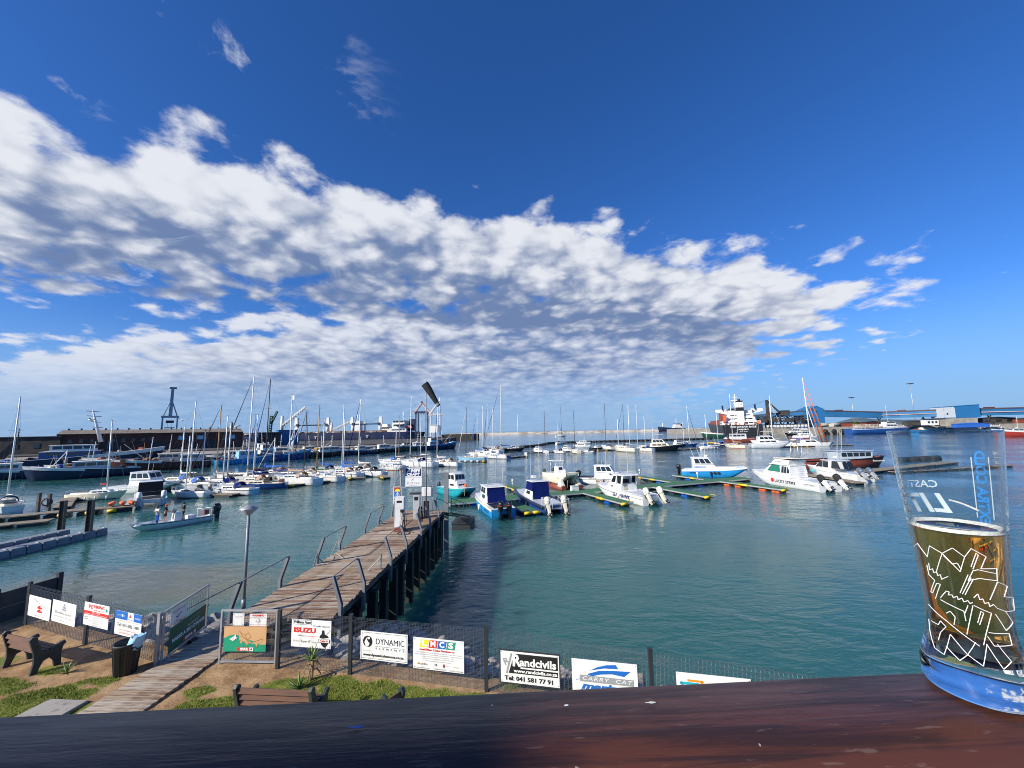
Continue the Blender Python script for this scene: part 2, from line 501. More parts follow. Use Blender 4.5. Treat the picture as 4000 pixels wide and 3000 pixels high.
def build_ground():
    # lawn sheet with a turf attribute
    vs, fs, at = [], [], []
    nx, ny = 220, 64
    x0, x1 = -26.0, 12.0
    for j in range(ny+1):
        for i in range(nx+1):
            x = lerp(x0, x1, i/nx)
            k = next((k for k in range(len(CREST)-1) if CREST[k][0] <= x <= CREST[k+1][0]), 0)
            cy = lerp(CREST[k][1], CREST[k+1][1], (x-CREST[k][0])/(CREST[k+1][0]-CREST[k][0]))
            y = lerp(-6.0, cy, (j/ny)**0.55)
            z = 3.3 + 0.035*MN.noise(V3((x*0.9, y*0.9, 0))) + 0.015*MN.noise(V3((x*4, y*4, 0)))
            vs.append((x, y, z)); at.append(grassiness(x, y))
    for j in range(ny):
        for i in range(nx):
            a = j*(nx+1)+i
            fs.append((a, a+1, a+nx+2, a+nx+1))
    me = bpy.data.meshes.new('lawn')
    me.from_pydata(vs, [], fs)
    ca = me.color_attributes.new('turf', 'FLOAT_COLOR', 'POINT')
    for i, g in enumerate(at):
        ca.data[i].color = (g, g, g, 1)
    m = bpy.data.materials.new('sandy_lawn'); m.use_nodes = True
    t = m.node_tree; n = NT(t); p = t.nodes['Principled BSDF']
    co = n.coord('Object')
    a = n.node('ShaderNodeAttribute', attribute_name='turf').outputs['Fac']
    sandc = n.mix(n.ss(n.noise(co, 2.0, 7.0, 0.65), 0.35, 0.68), (0.44, 0.285, 0.15), (0.25, 0.145, 0.07))
    sandc = n.mix(n.ss(n.noise(co, 24.0, 4.0, 0.6), 0.58, 0.72, 0, 0.5), sandc, (0.45, 0.32, 0.20))
    turf = n.mix(n.ss(n.noise(co, 7.0, 6.0, 0.6), 0.35, 0.66), (0.14, 0.19, 0.03), (0.26, 0.25, 0.055))
    turf = n.mix(n.ss(n.noise(co, 30.0, 4.0, 0.6), 0.45, 0.65, 0, 0.5), turf, (0.045, 0.075, 0.015))
    f = n.ss(n.m('ADD', a, n.m('MULTIPLY', n.m('SUBTRACT', n.noise(co, 12.0, 5.0, 0.7), 0.5), 0.9)), 0.35, 0.6)
    n.put(p.inputs['Base Color'], n.mix(f, sandc, turf))
    p.inputs['Roughness'].default_value = 0.95
    p.inputs['Specular IOR Level'].default_value = 0.15
    b = n.node('ShaderNodeBump'); b.inputs['Strength'].default_value = 0.6; b.inputs['Distance'].default_value = 0.05
    n.put(b.inputs['Height'], n.noise(co, 14.0, 8.0, 0.7))
    t.links.new(b.outputs[0], p.inputs['Normal'])
    me.materials.append(m)
    link('lawn', me, kind='structure')
    # wider ground out of sight on both sides
    g = MB()
    g.quad((-90, -30, 3.25), (-24.0, -30, 3.25), (-24.0, 14.2, 3.25), (-60, 14.5, 3.25), (-90, 14, 3.25))
    g.quad((8, -30, 3.25), (90, -30, 3.25), (60, -2, 3.25), (20, 5.5, 3.25), (8, 7.8, 3.25))
    g.quad((-24.0, -30, 3.25), (8, -30, 3.25), (8, -5, 3.25), (-24, -5, 3.25))
    g.build('ground', m, kind='structure')
build_ground()

def bank_z(t):
    return 3.28*(1-t)**0.9

def build_bank():
    rings = []
    N = 140
    for k in range(15):
        t = k/10.0
        r = []
        for i in range(N+1):
            s = i/N*(len(CREST)-1)
            a, w = along(CREST, s), along(WATER, s)
            x, y = lerp(a[0], w[0], t), lerp(a[1], w[1], t)
            z = bank_z(t) if t <= 1 else -(t-1)*5
            if 0 < k:
                z += 0.18*MN.noise(V3((x*1.1, y*1.1, 2))) + 0.10*MN.noise(V3((x*3, y*3, 5))) - 0.1
            else:
                z = 3.26
            r.append((x, y, z))
        rings.append(r)
    b = MB(); b.loft(rings, False, False, False, True)
    m = mat('bank_earth', (0.15, 0.12, 0.09), 0.95, col2=(0.06, 0.055, 0.045), vscale=1.2, vamt=0.5, bump=0.8, bscale=5)
    bank = b.build('rubble_bank', m, kind='structure')
    # boulders: six shapes shared by all of them
    stone = mat('boulder', (0.40, 0.37, 0.33), 0.9, col2=(0.17, 0.155, 0.14), vscale=1.8, vamt=0.5, bump=0.6, bscale=6)
    shapes = []
    for q in range(6):
        bm = bmesh.new()
        bmesh.ops.create_icosphere(bm, subdivisions=2, radius=1.0)
        for v in bm.verts:
            d = v.co.normalized()
            k = 1 + 0.35*MN.noise(d*1.3 + V3((q*7.1, 0, 0))) + 0.22*MN.noise(d*2.9 + V3((0, q*5.3, 0)))
            v.co = V3((d.x*k*1.0, d.y*k*0.8, d.z*k*0.62))
        bmesh.ops.dissolve_limit(bm, angle_limit=rad(14), verts=bm.verts, edges=bm.edges)
        bmesh.ops.triangulate(bm, faces=bm.faces)
        me = bpy.data.meshes.new('rock'); bm.to_mesh(me); bm.free(); me.materials.append(stone)
        shapes.append(me)
    rng = random.Random(11)
    cnt = 0
    while cnt < 290:
        s = rng.uniform(1.7, 8.7)
        t = rng.uniform(0.02, 1.06)
        a, w = along(CREST, s), along(WATER, s)
        x, y = lerp(a[0], w[0], t), lerp(a[1], w[1], t)
        if -8.6 < x < -6.2 and t < 0.42:
            continue
        o = link('rock', rng.choice(shapes), bank, (x, y, (bank_z(t) if t < 1 else -(t-1)*5) - 0.06), (rng.uniform(-.5, .5), rng.uniform(-.5, .5), rng.uniform(0, 6.3)))
        k = rng.uniform(0.16, 0.48)*(1.15 if s < 5 else 0.9)
        o.scale = (k, k*rng.uniform(.75, 1.1), k*rng.uniform(.7, 1.1))
        cnt += 1
build_bank()

# far shore: breakwater, quays, hills
def build_far_land():
    c = MB()
    # long breakwater closing the harbour, a little wall on top
    pts = [(-160, 1000), (0, 1020), (420, 1040), (820, 930)]
    for (a, b_) in zip(pts, pts[1:]):
        d = (V3((b_[0]-a[0], b_[1]-a[1], 0))).normalized(); nrm = V3((-d.y, d.x, 0))
        A, B = V3((*a, 0)), V3((*b_, 0))
        A -= d*2; B += d*2
        prof = [(-16, -1), (-7, 3.6), (-4, 4.0), (-4, 5.4), (-2.4, 5.4), (-2.4, 4.0), (7, 4.0), (16, -1)]
        c.loft([[A + nrm*u + V3((0, 0, h)) for u, h in prof], [B + nrm*u + V3((0, 0, h)) for u, h in prof]])
    c.build('breakwater', mat('breakwater_stone', (0.55, 0.50, 0.42), 0.95, col2=(0.25, 0.21, 0.16), vscale=0.05, vamt=0.5, bump=0.4, bscale=0.6), kind='structure')
build_far_land()

# ------------------------------------------------------------------ foreground: path, fences, gates, signs, benches
PLANK = mat('weathered_plank', (0.40, 0.30, 0.20), 0.9, col2=(0.15, 0.085, 0.05), vscale=2.2, vamt=0.5, stretch=(1.0, 9.0, 4.0), bump=0.5, bscale=5)
PLANK2 = mat('weathered_plank_grey', (0.46, 0.39, 0.30), 0.9, col2=(0.22, 0.16, 0.11), vscale=2.0, vamt=0.5, stretch=(1.0, 9.0, 4.0), bump=0.5, bscale=5)
PLANK3 = mat('weathered_plank_brown', (0.27, 0.16, 0.10), 0.9, col2=(0.11, 0.06, 0.038), vscale=1.6, vamt=0.5, stretch=(1.0, 9.0, 4.0), bump=0.5, bscale=5)

def plank_meshes(w, d, h, mats, n=3):
    out = []
    for q in range(n):
        for m in mats:
            b = MB()
            r = random.Random(q*5+hash(m.name) % 7)
            j = lambda k: r.uniform(-k, k)
            b.hexa([(-w/2+j(.02), -d/2+j(.004), -h/2), (w/2+j(.02), -d/2+j(.004), -h/2), (w/2+j(.02), d/2+j(.004), -h/2), (-w/2+j(.02), d/2+j(.004), -h/2)],
                   [(-w/2+j(.02), -d/2+j(.004), h/2+j(.004)), (w/2+j(.02), -d/2+j(.004), h/2+j(.004)), (w/2+j(.02), d/2+j(.004), h/2+j(.004)), (-w/2+j(.02), d/2+j(.004), h/2+j(.004))])
            me = b.mesh('plank'); me.materials.append(m); out.append(me)
    return out

def build_path():
    root = link('boardwalk', None, None, (-8.32, 7.2, 3.33), rad(-3.5), 'structure')
    pm = plank_meshes(1.28, 0.145, 0.04, (PLANK2, PLANK2, PLANK))
    rng = random.Random(3)
    for i in range(38):
        y = i*0.158
        z = 0.0 if y < 4.2 else -(y-4.2)*0.12
        link('plank', rng.choice(pm), root, (rng.uniform(-.02, .02), y, z), (0, 0, rng.uniform(-.012, .012)))
    b = MB()
    for sx in (-0.5, 0.5):
        b.box((sx, 2.0, -0.055), (0.09, 4.4, 0.07))
        b.hexa([(sx-.045, 4.2, -.09), (sx+.045, 4.2, -.09), (sx+.045, 5.9, -.29), (sx-.045, 5.9, -.29)], [(sx-.045, 4.2, -.022), (sx+.045, 4.2, -.022), (sx+.045, 5.9, -.224), (sx-.045, 5.9, -.224)])
    b.build('joist', PLANK3, root)
build_path()

# ---- welded mesh fence
def wire_panel(L, h, name, parent, loc, rz, material, tilt=0.0):
    b = MB()
    def wire(pts, r):
        for p, q in zip(pts, pts[1:]):
            b.tube(p, q, r, 3, cap=False)
    prof = [(0.0, 0.02), (0.0, 0.28*h), (-.028, 0.31*h), (0, 0.34*h), (0, .62*h), (-.028, .65*h), (0, .68*h), (0, .90*h), (-.03, .93*h), (0, .96*h), (-.012, h)]
    n = int(L/0.076)
    for i in range(n+1):
        x = 0.01 + (L-.02)*i/n
        wire([(x, y, z) for y, z in prof], 0.0036)
    k = int(h/0.0254)
    for j in range(k):
        z = 0.03 + j*0.0254
        yy = 0.0
        for (y1, z1), (y2, z2) in zip(prof, prof[1:]):
            if z1 <= z <= z2:
                yy = lerp(y1, y2, (z-z1)/max(z2-z1, 1e-4))
        b.tube((0, yy, z), (L, yy, z), 0.0026, 3, cap=False)
    o = b.build(name, material, parent, loc, rz, 'stuff')
    return o

WIRE_DARK = mat('wire_dark', (0.16, 0.18, 0.20), 0.4, metal=0.3)
SHADE = mat('shade_cloth', (0.035, 0.04, 0.05), 0.9)
def fence(name, label, pts, h, posts):
    root = thing(name, label, 'fence', (pts[0][0], pts[0][1], 3.28))
    o = V3((pts[0][0], pts[0][1], 0))
    for i in posts:
        p = V3((pts[i][0], pts[i][1], (tuple(pts[i])+(0,))[2])) - o
        b = MB(); b.box((0, 0, (h+.06)/2-.05), (.075, .075, h+.16)); b.box((0, 0, h+.07), (.083, .083, .022))
        b.build('post', M_['charcoal'], root, p)
    for i in range(len(pts)-1):
        a, c = [V3((q[0], q[1], (tuple(q)+(0,))[2]))-o for q in pts[i:i+2]]
        d = c-a
        wire_panel(d.length-.08, h, 'wire_mesh', root, a + d.normalized()*.04 + V3((0, 0, .03)), (0, -math.atan2(d.z, math.hypot(d.x, d.y)), math.atan2(d.y, d.x)), WIRE_DARK)
    return root
LF = [(-14.78, 12.6), (-11.74, 11.43), (-8.8, 10.37)]
RF = [(-5.73, 10.11), (-3.88, 9.81), (-0.68, 9.1), (2.62, 8.38, -.14), (5.85, 7.66, -.32)]
fence('mesh_fence', 'dark welded mesh fence hung with four white signs behind the bench', LF, 1.18, (0, 1))
fence('mesh_fence', 'long dark welded mesh fence carrying the row of sponsor boards', RF, 1.25, (0, 1, 2, 3))
# pale drain pipe lying behind the fence, folded shade cloth at its foot
def lay_cloth(label, a, b_, z, w):
    m = MB()
    a, b_ = V3((*a, z)), V3((*b_, z))
    d = (b_-a).normalized(); nn = V3((-d.y, d.x, 0))
    rings = []
    for k in range(17):
        p = a.lerp(b_, k/16)
        r = []
        for j in range(9):
            u = (j/8-.5)*w
            hh = 0.16*(1-(2*abs(u)/w)**2) + 0.05*MN.noise(V3((p.x*3, u*5, k*.4)))
            r.append(p + nn*u + V3((0, 0, hh - 0.55*(j/8))))
        rings.append(r)
    m.loft(rings, False, False, False, True)
    tag(m.build('shade_cloth', mat('cloth_slate', (0.055, 0.075, 0.13), 0.9, bump=.4, bscale=4)), label, 'cloth')
lay_cloth('slate blue ground cloth spread over the rocks behind the sponsor boards', (-3.4, 10.75), (3.4, 9.4), 3.12, 1.0)

# ---- gates
def gate_leaf(name, label, a, b_, z, h):
    d = V3((b_[0]-a[0], b_[1]-a[1], 0)); L = d.length
    root = thing(name, label, 'gate', (a[0], a[1], z), math.atan2(d.y, d.x))
    b = MB()
    r = .021
    b.box((0, 0, h/2), (.042, .042, h)); b.box((L, 0, h/2), (.042, .042, h)); b.box((L/2, 0, h-.021), (L-.042, .040, .042)); b.box((L/2, 0, .06), (L-.042, .040, .042))
    b.build('frame', M_['galv'], root)
    wire_panel(L-.06, h-.1, 'wire_mesh', root, (.03, 0, .06), 0, WIRE_DARK)
    for zz in (.25, h-.22):
        g = MB(); g.box((-.045, 0, zz), (.05, .03, .07)); g.tube((-.06, 0, zz-.05), (-.06, 0, zz+.05), .012, 6)
        g.build('hinge', M_['galv'], root)
    g = MB(); g.box((L-.02, -.035, h*.52), (.09, .02, .03)); g.tube((L-.03, -.05, h*.5), (L-.03, -.05, h*.58), .008, 5)
    g.build('latch', M_['steel_grey'], root)
    return root
gate_leaf('gate', 'open galvanised gate leaf with a green board beside the boardwalk', (-8.76, 10.40), (-9.03, 12.16), 3.30, 1.22)
gate_leaf('gate', 'closed galvanised gate leaf carrying the tan and green shark board', (-5.86, 10.24), (-7.27, 10.32), 3.32, 1.25)
def gate_post(label, x, y, h=1.24):
    b = MB(); b.box((0, 0, h/2), (.07, .07, h)); b.box((0, 0, h+.006), (.078, .078, .012))
    tag(b.build('gate_post', M_['galv'], None, (x, y, 3.27)), label, 'post')
gate_post('galvanised post holding the open gate leaf beside the bin', -8.82, 10.33)

# ---- sign boards
class Sign:
    def __init__(s, name, label, a, b_, u0, u1, z0, z1, m='sign_white', off=.045, base=3.3, frame=None):
        d = V3((b_[0]-a[0], b_[1]-a[1], 0)); L = d.length; d.normalize()
        s.w, s.h = u1-u0, z1-z0
        s.root = thing(name, label, 'sign', (a[0]+d.x*u0, a[1]+d.y*u0, base+z0), math.atan2(d.y, d.x))
        b = MB(); b.box((s.w/2, -off, s.h/2), (s.w, .006, s.h))
        b.build('board', M_[m], s.root)
        s.y = -off-.0045
        s.k = 0
        if frame:
            f = MB(); t = .022
            f.box((s.w/2, -off, s.h+t/2), (s.w+2*t, .02, t)); f.box((s.w/2, -off, -t/2), (s.w+2*t, .02, t)); f.box((-t/2, -off, s.h/2), (t, .02, s.h)); f.box((s.w+t/2, -off, s.h/2), (t, .02, s.h))
            f.build('frame', M_[frame], s.root)
        for u in (.03, s.w-.03):
            for v in (.03, s.h-.03):
                g = MB(); g.tube((u, -off-.008, v), (u, -off+.004, v), .008, 6)
                g.build('fixing', M_['steel_grey'], s.root)
    def _y(s):
        s.k += 1
        return s.y - .0008*s.k
    def t(s, body, u, v, size, m='ink_black', w=None, align='CENTER', shear=0, bold=0.0, rot=0.0, name='lettering', space=1.0):
        o = text(name, body, size*s.h, M_[m], s.root, (u*s.w, s._y(), v*s.h), (PI/2, -rot, 0), align, 1.0, shear, bold*s.h, space)
        if w:
            fit(o, w*s.w)
        return o
    def p(s, pts, m, name='emblem'):
        y = s._y()
        b = MB(); b.quad(*[(u*s.w, y, v*s.h) for u, v in pts])
        return b.build(name, M_[m], s.root)
    def r(s, u0, v0, u1, v1, m, name='panel', sk=0.0):
        return s.p([(u0, v0), (u1, v0), (u1+sk, v1), (u0+sk, v1)], m, name)
    def line(s, pts, t, m, name='emblem'):
        """stroked outline"""
        y = s._y()
        b = MB()
        for (u0, v0), (u1, v1) in zip(pts, pts[1:]):
            p, q = V3((u0*s.w, 0, v0*s.h)), V3((u1*s.w, 0, v1*s.h))
            d = (q-p).normalized()*t*s.h/2; nn = V3((-d.z, 0, d.x))
            p, q = p-d*.5, q+d*.5
            b.quad(*[V3((c.x, y, c.z)) for c in (p-nn, q-nn, q+nn, p+nn)])
        return b.build(name, M_[m], s.root)
    def disc(s, u, v, r, m, a0=0, a1=2*PI, name='emblem', n=20):
        pts = [(u + r*s.h/s.w*math.cos(a0+(a1-a0)*i/n), v + r*math.sin(a0+(a1-a0)*i/n)) for i in range(n + (0 if a1-a0 > 6.2 else 1))]
        return s.p(pts, m, name)

def build_signs():
    L0, L1, L2 = LF
    R1, R2, R3 = RF[1], RF[2], RF[3]
    s = Sign('sign_board', 'white board with two red clasped hands, leftmost on the fence', L0, L1, .16, 1.42, .33, .91)
    s.t('Helping Hands', .5, .72, .10, 'ink_grey', .62, rot=-.25)
    for k in (0, 1):
        s.p([(.42, .30+.17*k), (.50, .26+.17*k), (.64, .28+.17*k), (.66, .34+.17*k), (.54, .36+.17*k), (.60, .41+.17*k), (.50, .42+.17*k), (.45, .37+.17*k)], 'ink_red')
    s.t('every hand counts', .52, .10, .055, 'ink_red', .45)
    s = Sign('sign_board', 'white board with a small grey tower emblem and grey lettering', L0, L1, 1.52, 2.77, .375, .95)
    s.p([(.40, .60), (.62, .58), (.60, .66), (.43, .68)], 'ink_grey'); s.p([(.44, .70), (.59, .68), (.57, .77), (.47, .79)], 'ink_grey'); s.p([(.47, .81), (.56, .79), (.515, .95)], 'ink_grey')
    s.t('Donkin', .31, .47, .17, 'ink_grey', .33); s.t('BUSINESS', .66, .44, .11, 'ink_grey', .33)
    s.t('your trusted financial solution', .52, .29, .085, 'ink_grey', .80); s.t('041 000 donkin', .5, .12, .06, 'ink_grey', .5)
    s = Sign('sign_board', 'white and red hiring services board on the fence post', L1, L2, -.08, 1.05, .52, 1.10)
    s.t('PE', .27, .82, .25, 'ink_red', .19, bold=.006); s.t('HIRING', .60, .86, .19, 'ink_red', .42, bold=.006); s.t('SERVICES', .60, .71, .08, 'ink_red', .42); s.disc(.90, .80, .07, 'ink_green')
    s.r(.0, .47, 1, .64, 'ink_red'); s.t('041 - 0430', .5, .59, .085, 'sign_white', .3); s.t('CATERING FOR ALL TYPES OF FUNCTIONS', .5, .51, .07, 'sign_white', .86)
    for i, w in enumerate((.62, .54, .58, .40)):
        s.t('tables chairs linen and marquees hire'[:30-3*i], .56, .40-.085*i, .06, 'ink_grey', w)
    s.line([(.06, .36), (.16, .40), (.18, .30), (.08, .27), (.06, .36)], .02, 'ink_grey'); s.t('www.pehiring', .5, .06, .06, 'ink_grey', .45)
    s = Sign('sign_board', 'white and blue car dealer board with a telephone number above the bin', L1, L2, 1.34, 2.44, .485, 1.06)
    s.r(0, .66, .47, 1, 'ink_blue'); s.r(.70, .66, 1, 1, 'ink_blue'); s.disc(.28, .83, .06, 'sign_white'); s.t('WORKS', .22, .82, .11, 'sky_blue', .30); s.t('MARINE', .85, .81, .10, 'sign_white', .2)
    s.p([(.55, .90), (.62, .94), (.57, .88), (.62, .83), (.57, .79), (.51, .83), (.56, .87)], 'ink_red'); s.t('SUZUKI', .58, .71, .07, 'ink_blue', .17)
    s.t('Authorised Sales, Parts and Service Centre', .5, .61, .06, 'ink_grey', .9); s.t('Tel: 041-585 1481', .52, .43, .19, 'ink_black', .82)
    s.t('www.worksmarine', .5, .24, .075, 'ink_red', .62); s.t('info@worksmarine', .5, .12, .075, 'ink_red', .62)
    s = Sign('sign_board', 'white board with bold red capitals and a black angler emblem', RF[0], RF[1], .37, 1.40, .54, 1.15)
    s.line([(.03, .82), (.50, .82), (.50, .98), (.03, .98), (.03, .82)], .012, 'ink_black'); s.t('Williams Hunt', .265, .90, .15, 'ink_black', .43, shear=.2, bold=.004)
    s.t('Proudly supports', .76, .79, .085, 'ink_black', .40); s.t('ISUZU', .34, .61, .24, 'ink_red', .56, bold=.012); s.t('With you', .26, .42, .075, 'ink_black', .17, shear=.4); s.t('for the long run', .50, .41, .065, 'ink_red', .28)
    s.t('PEDSAC', .13, .22, .085, 'ink_grey', .17); s.t('"Super 6"', .36, .22, .12, 'ink_black', .27); s.t('League', .60, .21, .085, 'ink_grey', .15)
    s.p([(.72, .38), (.78, .36), (.86, .38), (.94, .40), (.92, .46), (.84, .52), (.83, .60), (.78, .60), (.77, .52), (.73, .46)], 'ink_black'); s.disc(.805, .62, .045, 'ink_black'); s.line([(.86, .44), (.98, .68)], .012, 'ink_black')
    s.p([(.72, .30), (.96, .30), (.90, .12), (.84, .04), (.78, .12)], 'ink_black'); s.r(.70, .22, .97, .34, 'sign_white'); s.line([(.70, .22), (.97, .22), (.97, .34), (.70, .34), (.70, .22)], .012, 'ink_black'); s.t('Angling 04', .835, .28, .07, 'ink_red', .2, bold=.004)
    s = Sign('sign_board', 'white board with a round black swirl emblem and thin black capitals', R1, R2, .29, 1.465, .395, 1.00)
    s.line([(.03, .05), (.97, .05), (.97, .95), (.03, .95), (.03, .05)], .012, 'ink_black')
    s.disc(.155, .64, .20, 'ink_black'); s.disc(.145, .54, .085, 'sign_white'); s.p([(.085, .60), (.12, .74), (.16, .80), (.14, .70), (.17, .62), (.20, .58), (.16, .46), (.12, .48)], 'sign_white'); s.disc(.18, .76, .045, 'sign_white')
    s.t('DYNAMIC', .63, .66, .30, 'ink_black', .60, bold=-.002); s.r(.32, .49, .94, .50, 'ink_black'); s.t('ELEMENTS', .63, .42, .10, 'ink_black', .60, space=2.2); s.t('SHOP ONLINE AT', .13, .32, .045, 'ink_grey', .17); s.t('www.dynamicelements.co.za', .49, .18, .13, 'ink_black', .86, bold=.003)
    s = Sign('sign_board', 'white board with slanted yellow, red, blue and green letter blocks', R1, R2, 1.605, 2.795, .33, .975)
    for i, (ch, c) in enumerate(zip('LMCS', ('ink_yellow', 'ink_red', 'ink_blue', 'ink_green'))):
        s.r(.13+.175*i, .70, .29+.175*i, .95, c, sk=.025); s.t(ch, .222+.175*i, .825, .25, 'sign_white', .10, bold=.012)
    s.t('Load Mass Crane Services cc', .47, .635, .095, 'ink_red', .68, bold=.003)
    for i, w in enumerate((.90, .94, .62, .60)):
        s.t('LOAD TESTING OF ALL LIFTING EQUIPMENT SERVICING AND REPAIRS'[:58-8*i], .5, .54-.06*i, .045, 'ink_grey', w)
    s.t('PORT ELIZABETH  EAST LONDON  GEORGE', .5, .29, .045, 'ink_grey', .5)
    s.p([(.085, .15), (.105, .21), (.125, .21), (.11, .15)], 'ink_orange'); s.t('condra', .21, .18, .10, 'ink_black', .15); s.disc(.45, .19, .035, 'ink_grey'); s.p([(.59, .18), (.61, .25), (.63, .18), (.61, .11)], 'ink_red'); s.t('crane', .68, .18, .06, 'ink_grey', .08); s.t('lifting', .84, .18, .05, 'ink_tan', .10)
    s.t('www.lmcservices.co.za', .18, .06, .055, 'ink_black', .30); s.t('Tel: 041-453 3377', .55, .06, .055, 'ink_black', .24); s.t('Cell: 072 2156 836', .84, .06, .055, 'ink_black', .26)
    s = Sign('sign_board', 'framed board with bold white lettering on a black slanted panel', R2, R3, .33, 1.57, .27, .885, frame='charcoal')
    s.p([(.14, .30), (.98, .30), (.98, .93), (.25, .93)], 'ink_black'); s.p([(.09, .28), (.12, .28), (.21, .93), (.18, .93)], 'ink_grey'); s.t('R', .10, .66, .30, 'ink_grey', .10, rot=.45, bold=.008)
    s.t('R', .275, .70, .52, 'sign_white', .15, bold=.02); s.t('andcivils', .645, .67, .34, 'sign_white', .62, bold=.012); s.r(.35, .47, .98, .52, 'sign_white'); s.t('www.randcivils.co.za', .60, .39, .14, 'sign_white', .74, bold=.006); s.t('Tel: 041 581 77 91', .49, .14, .19, 'ink_black', .82, bold=.006)
    s = Sign('sign_board', 'white board with a blue boat shape over a grey lettered strip', R2, R3, 1.83, 3.11, .20, .865)
    s.p([(.28, .70), (.40, .82), (.54, .90), (.68, .93), (.72, .82), (.50, .80)], 'ink_blue'); s.p([(.24, .60), (.42, .72), (.62, .76), (.90, .78), (.80, .62), (.62, .66), (.44, .62), (.30, .54)], 'ink_blue'); s.line([(.06, .40), (.16, .48), (.30, .62)], .012, 'ink_blue')
    s.p([(.12, .38), (.94, .38), (.94, .56), (.12, .56)], 'ink_grey'); s.t('CARRY  CAT', .53, .47, .15, 'sign_white', .76, shear=.2, space=1.2); s.t('marine', .47, .26, .26, 'ink_blue', .68, shear=.3, bold=.012); s.t('Built for fishing', .38, .12, .11, 'ink_black', .5)
    s = Sign('sign_board', 'white board with a teal and orange triangle, partly hidden by the rail', R2, R3, 3.83, 5.14, .15, .81)
    s.line([(.06, .72), (.30, .72), (.18, .44), (.06, .72)], .07, 'ink_teal'); s.line([(.16, .80), (.36, .80), (.30, .62)], .06, 'ink_orange')
    a, c = (-8.76, 10.40), (-9.03, 12.16)
    s = Sign('sign_board', 'dark green board reading MAKES A BIG CHANGE on the open gate', a, c, .17, 1.66, .12, .72, 'ink_dkgreen', off=.035)
    s.t('STARTS', .66, .80, .20, 'ink_green', .30); s.t('A small', .62, .62, .13, 'sign_white', .36, shear=.3); s.t('MAKES A BIG CHANGE', .52, .42, .20, 'sign_white', .90, bold=.008); s.r(.08, .29, .80, .305, 'ink_green'); s.r(.36, .06, .72, .22, 'ink_red'); s.t('SPAR', .52, .14, .15, 'sign_white', .22, bold=.01); s.r(.66, .07, .715, .21, 'sign_white')
    s = Sign('sign_board', 'small white notice with a dark tick on the open gate', a, c, .17, .78, .80, 1.14, off=.035)
    s.t('PRIVATE MOORINGS', .5, .78, .20, 'ink_red', .8); s.line([(.35, .36), (.45, .28), (.66, .52)], .09, 'ink_navy'); s.t('members only', .5, .12, .14, 'ink_grey', .6)
    a, c = (-7.27, 10.32), (-5.9, 10.25)
    s = Sign('sign_board', 'tan and green board with an outlined shark and a red shop badge', a, c, .11, 1.18, .325, .895, 'ink_tan')
    s.p([(0, 0), (1, 0), (1, .28), (.85, .28), (.66, .44), (.52, .46), (.40, .62), (.28, .68), (.14, .64), (0, .52)], 'ink_green')
    s.p([(.35, .82), (.39, .86), (.40, .74), (.46, .62), (.56, .46), (.66, .36), (.76, .38), (.86, .40), (.93, .52), (.90, .38), (.82, .33), (.79, .16), (.74, .31), (.62, .34), (.56, .24), (.52, .34), (.44, .40), (.42, .28), (.38, .46), (.36, .60)], 'ink_tan')
    for pl in ([(.35, .82), (.40, .74), (.44, .60), (.36, .60), (.35, .82)], [(.40, .74), (.50, .66), (.56, .46)], [(.50, .66), (.58, .76), (.64, .58), (.56, .46)], [(.44, .60), (.60, .40), (.44, .40)], [(.66, .36), (.93, .52)], [(.38, .46), (.52, .34), (.62, .34)], [(.74, .31), (.79, .16), (.82, .33)], [(.56, .24), (.60, .38)]):
        s.line(pl, .010, 'ink_brown')
    s.p([(.14, .50), (.23, .42), (.32, .54), (.30, .60), (.28, .70), (.25, .62)], 'sign_white', 'litter_emblem')
    s.r(.33, .03, .72, .17, 'ink_red'); s.t('SPAR', .50, .10, .13, 'sign_white', .20, bold=.01); s.r(.625, .03, .72, .17, 'sign_white'); s.p([(.645, .07), (.70, .07), (.672, .155)], 'ink_dkgreen')
    s = Sign('sign_board', 'small plain white notice on the closed gate', a, c, .32, .60, .915, 1.195)
    s.t('ClearVu', .5, .72, .16, 'ink_grey', .7)
    s = Sign('sign_board', 'small white notice headed WARNING in red on the closed gate', a, c, .74, 1.17, .905, 1.185)
    s.t('WARNING', .5, .86, .22, 'ink_red', .72, bold=.01); s.t('Use of Moorings at Own risk', .5, .68, .13, 'ink_black', .9); s.line([(.36, .34), (.55, .30), (.66, .42), (.52, .40), (.42, .46), (.36, .34)], .03, 'ink_grey'); s.line([(.55, .42), (.60, .58)], .03, 'ink_grey'); s.t('Vehicles to be supervised', .5, .12, .10, 'ink_red', .9)
build_signs()

# ---- dark panel wall running out behind the corner post
def build_panel_wall():
    root = thing('panel_wall', 'dark concrete panel wall running out behind the leftmost fence post', 'wall', (-16.15, 11.2, 2.3))
    d = 3.0
    for k in range(4):
        b = MB(); b.box((0, d/2, .23+.47*k), (.06, d, .455)); b.build('panel', mat('wall_panel', (.075, .07, .065), .9, col2=(.04, .04, .04), bump=.4), root, (0, 0, 0), rad(-10))
    R = Matrix.Rotation(rad(-10), 3, 'Z')
    for y in (0, 1.5, d):
        b = MB(); b.box((0, 0, .98), (.13, .13, 2.06)); b.build('post', M_['charcoal'], root, R @ V3((0, y, 0)), rad(-10))
build_panel_wall()

